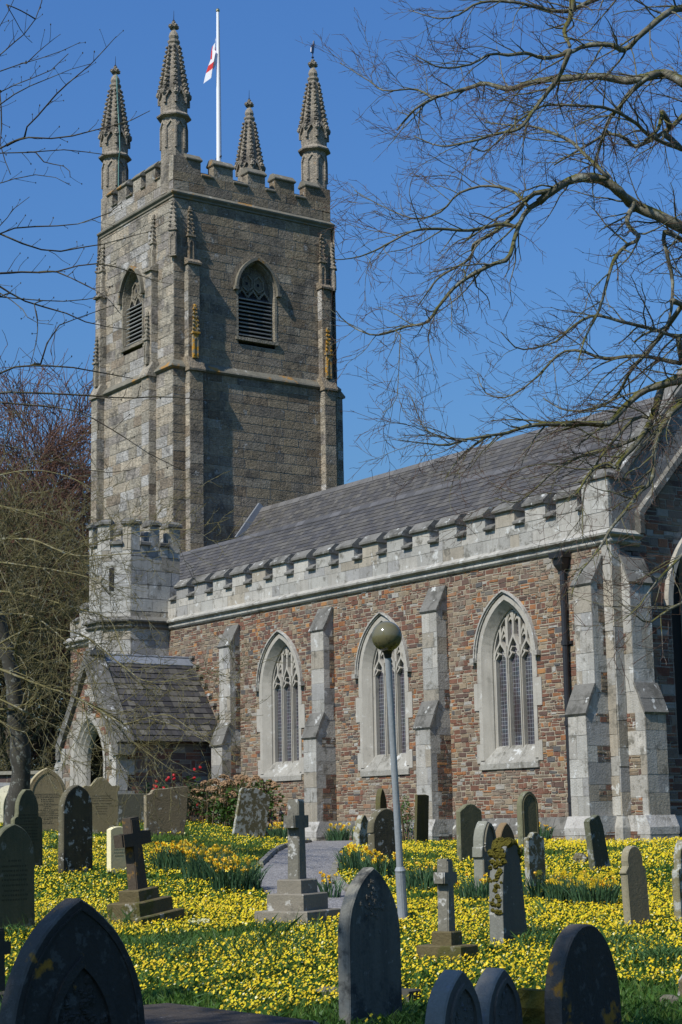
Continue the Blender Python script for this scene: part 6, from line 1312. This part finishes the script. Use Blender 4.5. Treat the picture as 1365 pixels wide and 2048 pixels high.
def clump(loc, kind, label, scale=1.0, group='daffodil clumps in the churchyard'):
    e = empty('daffodil_clump', loc); e.rotation_euler = (0, 0, random.uniform(0, 6)); e.scale = (scale,)*3; tag(e, label, 'daffodils', group)
    nl, nf, r, h = {'big': (330, 50, .36, .44), 'mid': (190, 24, .27, .38), 'leafy': (170, 5, .26, .36), 'small': (60, 9, .14, .32)}[kind]
    a, b = clump_meshes(random.randint(0, 9999), nl, nf, r, h); a.build('leaves', M['daff_leaf'], e, base=(0, 0, 0)); b.build('blossoms', M['petal'], e, base=(0, 0, 0))
CL = PTS['clumps']
DC = [(0, 'big', 'leftmost dense clump of yellow daffodils left of the gravel path'), (1, 'big', 'full flowering daffodil clump between the brown cross and the path'), (2, 'big', 'dark leaved daffodil clump spilling over the left path edge'), (3, 'mid', 'daffodil clump standing behind the dense ones near the kerb'), (4, 'mid', 'loose daffodil clump just below the wide brownish headstone'),
      (5, 'mid', 'daffodil clump at the right edge of the path below the broken stump'), (6, 'small', 'few daffodils against the foot of the round shouldered dark headstone'), (7, 'mid', 'bright daffodil clump between the path and the tall slate lancet stone'), (8, 'leafy', 'leafy daffodil clump just right of the lamp post base'), (9, 'leafy', 'green daffodil leaves behind the lamp post clump'),
      (10, 'small', 'thin daffodil tuft at the right of the tan cross steps'), (11, 'leafy', 'daffodil leaves left of the moss crusted slab'), (12, 'leafy', 'daffodil leaves right of the moss crusted slab'), (13, 'mid', 'flowering daffodils in the open right of the moss crusted slab'), (14, 'mid', 'wide daffodil clump left of the pale notched headstone'), (15, 'small', 'last small daffodil tuft near the pale notched headstone')]
for i, kd, lb in DC: clump((CL[i][0], CL[i][1], gnd(CL[i][0], CL[i][1])), kd, lb)
for (x, y), lb in (((-8.9, -.62), 'yellow daffodils in the flower bed at the first buttress foot'), ((-8.0, -.5), 'pale daffodils against the wall left of the small mossy pointed stone'), ((-7.3, -.5), 'tall daffodils under the second aisle window'), ((-10.6, -1.1), 'daffodils at the right side of the leaning scalloped headstone'), ((-1.6, -.8), 'daffodils behind the pale grey gothic headstone near the wall')):
    clump((x, y, gnd(x, y)), 'mid', lb)
# long grass tufts
def tuft(loc, label):
    random.seed(int(loc[0]*100)); mb = MB()
    for i in range(150):
        a = random.uniform(0, 2*pi); q = .3*sqrt(random.random()); x, y = q*cos(a), q*sin(a); hh = random.uniform(.12, .26); la = random.uniform(0, 2*pi); l = hh*random.uniform(.5, 1.2); w_ = .006; k = random.uniform(.6, 1.3); c = (.085*k, .17*k, .045*k); pr = None
        for t, s in ((0, 1), (.4, 1), (.75, .7), (1, .1)):
            p = (x+cos(la)*l*t*t, y+sin(la)*l*t*t, hh*(1.4*t-.75*t*t)); cur = ((p[0]-sin(la)*w_*s, p[1]+cos(la)*w_*s, p[2]), (p[0]+sin(la)*w_*s, p[1]-cos(la)*w_*s, p[2]))
            if pr: mb.face([pr[0], pr[1], cur[1], cur[0]], c)
            pr = cur
    o = mb.build('grass_tuft', M['leaf'], base=(0, 0, 0)); o.location = loc; tag(o, label, 'grass tuft', 'long grass tufts in the flowers')
TL = ['long grass tuft right of the big black pointed stone', 'bigger long grass tuft below the three step brown cross', 'long grass tuft at the foot of the moss crusted slab', 'grass tuft between the moss crusted slab and black rounded stone', 'grass tuft above the black rounded stone', 'long grass right of the black rounded stone', 'grass tuft farther right under the pale notched headstone', 'grass tuft near the right edge above the pale rock', 'grass tuft at the left edge below the cut off stone']
for p, lb in zip(PTS['tufts'], TL): tuft((p[0], p[1], gnd(p[0], p[1])), lb)
# primroses
def prim(loc, label):
    mb = MB(); random.seed(int(loc[1]*77))
    for i in range(40):
        a = random.uniform(0, 2*pi); q = .13*sqrt(random.random()); mb.lump((q*cos(a), q*sin(a), .07+random.uniform(0, .05)), .016, .016, .008, (.75, .72, .4), 6, .2)
    e = empty('primrose_plant', loc); tag(e, label, 'primrose'); mb.build('blossoms', M['petal'], e, base=(0, 0, 0)); mb = MB()
    for i in range(50):
        a = random.uniform(0, 2*pi); l = random.uniform(.06, .14); w_ = .025; mb.face([(0, 0, .02), (cos(a-.25)*l*.7, sin(a-.25)*l*.7, .06), (cos(a)*l, sin(a)*l, .05), (cos(a+.25)*l*.7, sin(a+.25)*l*.7, .06)], (.06, .12, .03))
    mb.build('leaves', M['leaf'], e, base=(0, 0, 0))
prim((8.05, -14.45, gnd(8.05, -14.45)), 'pale primroses at the foot of the brown stepped cross')
# hydrangea and camellia by the porch
def leafcloud(mb, c, r, n, size, cols, shell=.5):
    for i in range(n):
        while True:
            p = Vector((random.uniform(-1, 1), random.uniform(-1, 1), random.uniform(-1, 1)))
            if shell < p.length < 1: break
        p = Vector((c[0]+p.x*r[0], c[1]+p.y*r[1], c[2]+p.z*r[2])); s = size*random.uniform(.6, 1.3)
        u = Vector((random.gauss(0, 1), random.gauss(0, 1), random.gauss(0, .6))).normalized(); v = u.cross(Vector((random.gauss(0, 1), random.gauss(0, 1), random.gauss(0, 1)))).normalized()
        k = random.uniform(.6, 1.35); cc_ = random.choice(cols); mb.face([tuple(p-u*s), tuple(p-v*s*.42), tuple(p+u*s), tuple(p+v*s*.42)], (cc_[0]*k, cc_[1]*k, cc_[2]*k))
def shrub_stems(mb, base, n, h, r):
    for i in range(n):
        a = random.uniform(0, 2*pi); x, y = base[0]+random.uniform(-r[0], r[0]), base[1]+random.uniform(-r[1], r[1]); mb.tube([(x, y, base[2]-.1), (x+.1*cos(a), y+.1*sin(a), base[2]+h*.6), (x+.22*cos(a), y+.2*sin(a), base[2]+h)], [.014, .011, .007], 4, (.17, .12, .075), cap=False)
random.seed(21)
HB = (-12.55, -1.15, 1.5); e = empty('hydrangea_bush', HB); BASE[e.name] = HB; tag(e, 'hydrangea bush with dried tan flower heads in front of the aisle wall', 'bush')
mb = MB(); shrub_stems(mb, HB, 45, 1.15, (1.25, .35)); mb.build('stems', M['dry'], e)
mb = MB()
for i in range(11): leafcloud(mb, (HB[0]-1.3+i*.26+random.uniform(-.1, .1), HB[1]+random.uniform(-.3, .2), HB[2]+random.uniform(.4, .8)), (.4, .5, .5), 260, .065, [(.03, .07, .012), (.06, .12, .02), (.08, .15, .025), (.1, .08, .03)], .35)
mb.build('leaves', M['leaf'], e)
hm = MB()
for k in range(34):
    t_ = random.random(); ph = math.acos(1-1.3*t_); a = k*2.4; p = (.085*sin(ph)*cos(a), .085*sin(ph)*sin(a), .055*cos(ph)); hm.lump(p, .024, .024, .018, tuple(np.array((.42, .27, .15))*random.uniform(.65, 1.25)), 5, .3)
head0 = None
for i in range(70):
    x, y = HB[0]+random.uniform(-1.45, 1.4), HB[1]+random.uniform(-.55, .35); zt = HB[2]+1.32-.22*abs((x-HB[0])/1.4)**2-abs(random.gauss(0, .24))-.15*(y < HB[1]-.35)
    if head0 is None: head0 = hm.build('flower_head', M['dry'], e, base=(0, 0, 0)); h_ = head0
    else: h_ = head0.copy(); COL.objects.link(h_); h_.parent = e
    h_.location = (x-HB[0], y-HB[1], zt-HB[2]); h_.rotation_euler = (random.gauss(0, .4), random.gauss(0, .4), random.uniform(0, 6)); h_.scale = (random.uniform(.7, 1.15),)*3
KB = (-14.35, -1.75, 1.6); e = empty('camellia_bush', KB); BASE[e.name] = KB; tag(e, 'dark green camellia with red flowers against the porch side wall', 'bush')
mb = MB(); shrub_stems(mb, KB, 20, 1.0, (.3, .3)); mb.build('stems', M['dry'], e)
mb = MB()
for i in range(6): leafcloud(mb, (KB[0]+random.uniform(-.35, .5), KB[1]+random.uniform(-.5, .5), KB[2]+random.uniform(.45, 1.15)), (.5, .5, .45), 190, .06, [(.015, .04, .012), (.025, .06, .015), (.04, .08, .02)], .3)
mb.build('leaves', M['leaf'], e)
fm = MB(); fm.lump((0, 0, 0), .045, .045, .035, (.55, .025, .03), 7, .25); f0 = None
for i in range(16):
    a = random.uniform(-1.9, .6); r_ = random.uniform(.5, .8); p = (r_*cos(a), r_*sin(a), random.uniform(.5, 1.5))
    if f0 is None: f0 = fm.build('red_flower', M['petal'], e, base=(0, 0, 0)); h_ = f0
    else: h_ = f0.copy(); COL.objects.link(h_); h_.parent = e
    h_.location = p; h_.rotation_euler = (random.uniform(0, 6),)*3
def small_shrub(name, loc, h, r, label):
    e = empty(name, loc); BASE[e.name] = loc; tag(e, label, 'shrub'); mb = MB(); shrub_stems(mb, loc, 14, h*.8, (r*.4, r*.4)); mb.build('stems', M['dry'], e)
    mb = MB()
    for k in range(4): leafcloud(mb, (loc[0]+random.uniform(-.1, .1), loc[1]+random.uniform(-.1, .1), loc[2]+h*(.2+.22*k)), (r*(1-.2*k), r*(1-.2*k), h*.25), 110, .035, [(.05, .12, .02), (.08, .16, .03), (.11, .19, .04)], .2)
    mb.build('leaves', M['leaf'], e)
small_shrub('green_shrub', (-5.85, -.95, 1.17), .95, .33, 'bright green leafy shrub at the buttress foot right of the lamp post')
small_shrub('green_shrub', (-3.6, -.6, 1.17), .4, .4, 'low bright green shrub left of the humped headstone')
small_shrub('green_shrub', (-10.9, -.75, 1.3), .55, .35, 'small yellow green shrub right of the leaning scalloped headstone')
# ================================================================ TREES
class Tubes:
    """collects tapered tubes and builds them as one mesh"""
    def __init__(s): s.g = {}
    def add(s, P, R, sides=4):
        if sides >= 5:      # rounded closed ends
            a, b = unit(P[0]-P[1]), unit(P[-1]-P[-2]); P = np.concatenate([[P[0]+a*R[0]*.5], P, [P[-1]+b*R[-1]*.5]]); R = np.concatenate([[R[0]*.03], R, [R[-1]*.03]])
        s.g.setdefault((len(P), sides), []).append((P, R))
    def mesh(s):
        VV, FF, off = [], [], 0
        for (k, n), L in s.g.items():
            P = np.array([a for a, b in L], float); R = np.array([b for a, b in L], float); m = len(P)
            T = np.gradient(P, axis=1); T /= np.linalg.norm(T, axis=2, keepdims=True)+1e-9
            ch = P[:, -1]-P[:, 0]; ref = np.cross(ch, np.where(np.abs(ch[:, 2:3]) > .8*np.linalg.norm(ch, axis=1, keepdims=True), [[1., 0, 0]], [[0, 0, 1.]])); ref /= np.linalg.norm(ref, axis=1, keepdims=True)+1e-9
            A = np.cross(T, ref[:, None]); A /= np.linalg.norm(A, axis=2, keepdims=True)+1e-9; B = np.cross(T, A)
            an = np.arange(n)*2*pi/n; V = P[:, :, None]+R[:, :, None, None]*(A[:, :, None]*np.cos(an)[None, None, :, None]+B[:, :, None]*np.sin(an)[None, None, :, None])
            idx = np.arange(m*k*n).reshape(m, k, n)+off; nx_ = np.roll(idx, -1, axis=2)
            FF.append(np.stack([idx[:, :-1], nx_[:, :-1], nx_[:, 1:], idx[:, 1:]], -1).reshape(-1, 4)); VV.append(V.reshape(-1, 3)); off += m*k*n
        return np.concatenate(VV), np.concatenate(FF)
    def build(s, name, mat, parent, base):
        V, F_ = s.mesh(); o = mesh_np(name, V-np.array(base), F_, mat, None, True); o.parent = parent; return o
    def count(s): return sum(len(v) for v in s.g.values())
def unit(v): return v/(np.linalg.norm(v)+1e-9)
def spawn(T, P, R, level, prm, r_):
    """grow side shoots along path P (n,3) with radii R"""
    sp, ln, an, rr, up, bias, maxl, wig = prm['sp'][level], prm['ln'][level], prm['an'], prm['rr'], prm['up'], prm['bias'], prm['levels'], prm['wig']
    d = np.r_[0, np.cumsum(np.linalg.norm(np.diff(P, axis=0), axis=1))]; tot = d[-1]
    s = (prm['skip'] if level == 0 else .12)*tot+sp*r_.random(); side = 1
    while s < tot*.985:
        i = min(len(d)-2, int(np.searchsorted(d, s, 'right')-1)); t = (s-d[i])/max(1e-6, d[i+1]-d[i]); p = P[i]*(1-t)+P[i+1]*t; rad = R[i]*(1-t)+R[i+1]*t; tg = unit(P[i+1]-P[i])
        q = unit(np.cross(tg, r_.normal(0, 1, 3))); a = math.radians(r_.uniform(*an)); dirn = unit(tg*cos(a)+q*sin(a)+np.array((0, 0, up[level]))+bias*prm['bs'])
        L = r_.uniform(*ln)*(1-.35*s/tot); n = prm['seg'][level]; seg = L/(n-1); c = [p]; dd = dirn
        for k in range(n-1):
            dd = unit(dd+r_.normal(0, wig, 3)+np.array((0, 0, prm['grav'][level]))); c.append(c[-1]+dd*seg)
        c = np.array(c); r0 = max(prm['rmin'], min(rad*rr, prm['rcap'][level])); rs_ = np.linspace(r0, max(prm['rmin']*.7, r0*.35), n)
        T[min(level, len(T)-1)].add(c, rs_, prm['sides'][level])
        if level+1 < maxl: spawn(T, c, rs_, level+1, prm, r_)
        s += sp*r_.uniform(.6, 1.4); side = -side
def bark(name, base, moss=0, pale=.5, red=0, var=(.6, 1.4)):
    return stone(name, base=base, var=var, vs=4, fs=40, pale=pale, pale_s=8, pale_t=.55, pale_c=(.27, .28, .24), dark=.5, dark_s=7, dark_t=.55, dark_c=(base[0]*.35, base[1]*.35, base[2]*.3), moss=moss, moss_s=2.5, moss_t=.42, moss_c=(.09, .085, .015), up_moss=True, bump=.4, bs=25)
def limb(a, n=None):
    a = np.array(a, float); L = np.linalg.norm(np.diff(a[:, :3], axis=0), axis=1).sum(); return resample(a, n or max(6, int(L/.13)))
def guided_tree(name, label, trunk, limbs, prm, bark_m, twig_m, seed, group=None, cat='tree', sides=7, buds=None, trunk_m=None, rk=1.0):
    r_ = np.random.default_rng(seed); base = tuple(trunk[0][:3]); e = empty(name, base); tag(e, label, cat, group)
    tb = Tubes(); tr = limb(trunk, 40); tb.add(tr[:, :3], tr[:, 3]*(1+.08*r_.normal(0, 1, 40)), 12); tb.build('trunk', trunk_m or bark_m, e, base)
    lb = Tubes(); tw = [Tubes() for _ in range(3)]; ends = [np.array(q[-1][:3]) for q in limbs]; starts = []
    for q in limbs:
        a = limb(q); a[:, :3] += np.cumsum(r_.normal(0, .004, (len(a), 3)), 0)*.6; P, R = a[:, :3], rk*a[:, 3]*(1+.07*r_.normal(0, 1, len(a)))
        # join: to the nearest limb already built, else to the trunk
        best = None
        for S in starts:
            dd = np.linalg.norm(S-P[0], axis=1); k = dd.argmin()
            if best is None or dd[k] < best[0]: best = (dd[k], S[k])
        if best is None or best[0] > .9:
            tz = tr[:, :3]; w_ = np.linalg.norm(tz-P[0], axis=1)+.5*np.abs(tz[:, 2]-(P[0][2]-1.0)); k = w_.argmin(); j = tz[k]
        else: j = best[1]
        dj = np.linalg.norm(j-P[0])
        if dj > .03:
            m_ = max(5, int(dj/.3)); C_ = np.array([j*(1-t)+P[0]*t+np.array((0, 0, .12*dj*sin(pi*t)*.3)) for t in np.linspace(0, 1, m_)]); lb.add(C_, np.linspace(max(R[0]*1.35, R[0]), R[0], m_), sides)
        lb.add(P, R, sides); starts.append(P)
        prm['bias'] = unit(P[-1]-P[0]); spawn(tw, P, R, 0, prm, r_)
    lb.build('limbs', bark_m, e, base)
    t2 = Tubes(); 
    for q in tw[0:1]: q.build('branches' if prm['levels'] > 1 else 'crown', bark_m, e, base)
    for q in tw[1:]:
        for k, v in q.g.items(): t2.g.setdefault(k, []).extend(v)
    if t2.count(): t2.build('twigs', twig_m, e, base)
    if buds:
        nb = []; col = []
        mb = MB()
        for (k, n), L in tw[0].g.items():
            for P, R in L:
                p = P[-1]; s = buds*random.uniform(.7, 1.3); mb.lump(tuple(p), s*.7, s*.7, s, (0, 0, 0), 4, .2)
        mb.build('buds', twig_m, e, base=base)
    return e
B_RT = bark('grey_mossy_bark', (.135, .125, .09), moss=1, pale=.8); B_TW = bark('red_brown_twig', (.115, .07, .05), pale=.4)
B_LT = bark('dark_twig_bark', (.05, .042, .034), pale=.35, moss=.5); B_MTK = bark('shaded_trunk_bark', (.06, .056, .045), pale=.5, moss=.5); B_MT = bark('olive_lit_bark', (.17, .145, .07), moss=.6, pale=.6); B_FAR = bark('far_beech_bark', (.075, .062, .045), pale=.3, moss=.5); B_FTW = bark('far_red_twig', (.15, .08, .055), pale=.2)  # B_MTK: the trunk's own shade painted in as darker bark
rt_top = np.array(RT[0][0][:3])
trR = [(10.4, -6.0, gnd(10.4, -6.0)-.1, .62), (10.35, -6.0, 1.6, .46), (10.25, -6.1, 3.6, .4), (10.15, -6.2, 5.6, .35), (10.2, -6.1, 8.0, .27), (10.4, -5.9, 10.5, .17), (10.6, -5.6, 13.5, .06)]
pR = dict(sp=[.17, .14, .11], ln=[(.35, 1.25), (.2, .65), (.08, .3)], an=(22, 68), rr=.5, up=[.05, .05, .05], bs=.25, levels=3, wig=.14, skip=.06, seg=[7, 5, 4], grav=[-.01, .0, .02], rmin=.0031, rcap=[.014, .006, .004], sides=[4, 3, 3])
guided_tree('bare_tree', 'large bare tree whose mossy spreading limbs fill the upper right of the photo', trR, RT, pR, B_RT, B_TW, 3, rk=.92)
tl0 = np.array(LT[0][0][:3]); bxl, byl = tl0[0]-.9, tl0[1]-1.2
trL = [(bxl, byl, gnd(bxl, byl), .26), (bxl+.05, byl, 1.4, .2), (bxl, byl+.1, 3, .17), (bxl+.1, byl+.1, 4.6, .13), (bxl+.05, byl, 6.4, .08), (bxl, byl, 8, .03)]
pL = dict(sp=[.11, .12], ln=[(.03, .22), (.02, .05)], an=(35, 75), rr=.6, up=[.45, .2], bs=.15, levels=1, wig=.12, skip=.1, seg=[4, 3], grav=[.05, 0], rmin=.0017, rcap=[.0026, .002], sides=[4, 3])
guided_tree('bare_sapling', 'near bare young tree whose thin budded twigs reach in from the left edge', trL, LT, pL, B_LT, B_LT, 4, sides=5, buds=.006)
pM = dict(sp=[.22, .22, .17], ln=[(.5, 2.0), (.25, 1.0), (.1, .4)], an=(20, 75), rr=.55, up=[-.05, .0, .05], bs=.2, levels=3, wig=.24, skip=.02, seg=[7, 5, 4], grav=[-.03, .0, .02], rmin=.0045, rcap=[.013, .007, .005], sides=[4, 3, 3])
guided_tree('bare_tree', 'tangled bare tree with olive sunlit twigs hanging in front of the porch', MTR[0], MT, pM, B_MT, B_MT, 5, trunk_m=B_MTK, rk=.6)
def wild_tree(name, base, H, label, seed, barkm, twigm, spread=.55, nl=9, lv=4, rmin=.014, trunk_frac=.35, r0=.4, dens=1.0, group='bare trees beyond the church'):
    r_ = np.random.default_rng(seed); base = np.array(base, float); e = empty(name, tuple(base)); tag(e, label, 'tree', group)
    n = 14; tp = np.array([base+np.array((.25*sin(i*.5+seed)*i/n, .25*cos(i*.7)*i/n, H*.8*i/(n-1))) for i in range(n)]); tp[0, 2] -= .3; tr = np.linspace(r0, r0*.15, n); tb = Tubes(); tb.add(tp, tr, 10); tb.build('trunk', barkm, e, tuple(base))
    br = Tubes(); tw = Tubes()
    def rec(p, d, L, r, lev):
        k = 6; c = [p]; dd = d
        for _ in range(k-1): dd = unit(dd+r_.normal(0, .13, 3)+np.array((0, 0, .08 if lev < 3 else .03))); c.append(c[-1]+dd*L/(k-1))
        c = np.array(c); R = np.linspace(r, max(rmin*.6, r*.4), k); (br if lev < 2 else tw).add(c, R, 5 if lev < 2 else 3)
        if lev >= lv: return
        m = int(r_.integers(5, 8)*dens)+1
        for j in range(m):
            t = .2+.8*(j+r_.random())/m; i = min(k-2, int(t*(k-1))); f = t*(k-1)-i; q = c[i]*(1-f)+c[i+1]*f; tg = unit(c[i+1]-c[i]); s = unit(np.cross(tg, r_.normal(0, 1, 3))); a = radians(r_.uniform(22, 55)); rec(q, unit(tg*cos(a)+s*sin(a)), L*r_.uniform(.42, .68), max(rmin, R[i]*.55), lev+1)
    for j in range(nl):
        t = trunk_frac+(1-trunk_frac)*(j+r_.random()*.5)/nl; i = min(n-2, int(t*(n-1))); a = j*2.4+r_.random(); el = radians(r_.uniform(15, 45)+35*(t-.3)); rec(tp[i], np.array((cos(a)*cos(el), sin(a)*cos(el), sin(el))), H*spread*r_.uniform(.75, 1)*sqrt(max(.12, 1-((t-.58)/.6)**2)), tr[i]*.6, 1)
    br.build('branches', barkm, e, tuple(base)); tw.build('twigs', twigm, e, tuple(base)); return e
f = PTS['far']
wild_tree('beech_tree', f[0], 18, 'tallest bare beech with reddish twig tops at the far left behind the church', 1, B_FAR, B_FTW, lv=4, rmin=.02, dens=1.15, r0=.55)
wild_tree('beech_tree', f[1], 18.5, 'bare beech rising close against the left edge of the tower', 2, B_FAR, B_FTW, lv=4, rmin=.021, dens=1.15, r0=.55)
wild_tree('beech_tree', f[2], 16, 'bare beech cut off by the left edge of the photo', 3, B_FAR, B_FTW, lv=4, rmin=.02, dens=1.15, r0=.5)
wild_tree('beech_tree', f[4], 19.5, 'most distant bare beech seen between its neighbours', 4, B_FAR, B_FTW, lv=4, rmin=.024, dens=1.15, r0=.55)
tk = PTS['thick']
for i, (k, H, lb) in enumerate(((0, 13, 'dense twiggy thicket tree just left of the stair turret'), (1, 12, 'low brushy tree in the shade behind the porch gable'), (2, 14, 'dense thicket tree at the left edge above the white blotched tomb'), (3, 16.5, 'brown brushy tree behind the thicket at far left'))):
    wild_tree('thicket_tree', tk[k], H, lb, 20+i, B_FAR, B_MT if i % 2 == 0 else B_FTW, spread=.38, nl=12, lv=4, rmin=.015, trunk_frac=.08, r0=.22, dens=1.0, group='brushy thicket trees left of the porch')
# evergreen backdrop and an unseen yew added to shade the foreground
def leafy_tree(name, base, H, R_, label, cols, n, size, seed, z0=.15):
    random.seed(seed); r_ = np.random.default_rng(seed); e = empty(name, base); tag(e, label, 'tree'); b = np.array(base)
    tb = Tubes(); tb.add(np.array([b+np.array((0, 0, H*.85*t-.2)) for t in np.linspace(0, 1, 8)]), np.linspace(.35, .06, 8), 10); tb.build('trunk', B_FAR, e, base)
    nc = 46; cen = []; 
    for i in range(nc):
        z = H*(z0+(1-z0)*r_.random()); rr = R_*sqrt(max(.05, 1-((z/H-.45)/.6)**2)); a = r_.random()*2*pi; q = rr*sqrt(r_.random())*.9; cen.append((q*cos(a), q*sin(a), z))
    cen = np.array(cen); k = r_.integers(0, nc, n); P = cen[k]+r_.normal(0, 1, (n, 3))*np.array((R_*.17, R_*.17, R_*.12)); u = r_.normal(0, 1, (n, 3)); u /= np.linalg.norm(u, axis=1)[:, None]; v = np.cross(u, r_.normal(0, 1, (n, 3))); v /= np.linalg.norm(v, axis=1)[:, None]; s = size*r_.uniform(.5, 1.3, (n, 1))
    V = np.stack([P-u*s, P-v*s*.4, P+u*s, P+v*s*.4], 1); C_ = np.array(cols)[r_.integers(0, len(cols), n)]*r_.uniform(.6, 1.3, (n, 1)); o = mesh_np('crown', V.reshape(-1, 3), np.arange(n*4).reshape(n, 4), M['leaf'], C_); o.parent = e
    tb = Tubes()
    for c in cen: tb.add(np.array([b+np.array((0, 0, max(.4, c[2]-1.2))), b+np.array((c[0]*.5, c[1]*.5, c[2]-.5)), b+c]), np.array([.07, .045, .02]), 5)
    tb.build('limbs', B_FAR, e, base)
leafy_tree('evergreen_tree', tk[4], 9.5, 5.5, 'dark evergreen mass behind the twiggy thicket left of the porch', [(.03, .032, .014), (.045, .042, .018), (.05, .04, .022)], 9000, .22, 8, .0)
leafy_tree('evergreen_tree', (tk[2][0]-9, tk[2][1]+2, 1.7), 10, 5.5, 'dark evergreen mass at the far left edge of the photo', [(.03, .032, .014), (.045, .042, .018), (.05, .04, .022)], 9000, .22, 9, .0)
leafy_tree('unseen_yew_tree', (19.9, -32.3, .0), 16, 4.6, 'unseen tall yew left of the viewpoint, added to shade the foreground stones', [(.015, .035, .012), (.025, .045, .014)], 9500, .17, 10, .3)
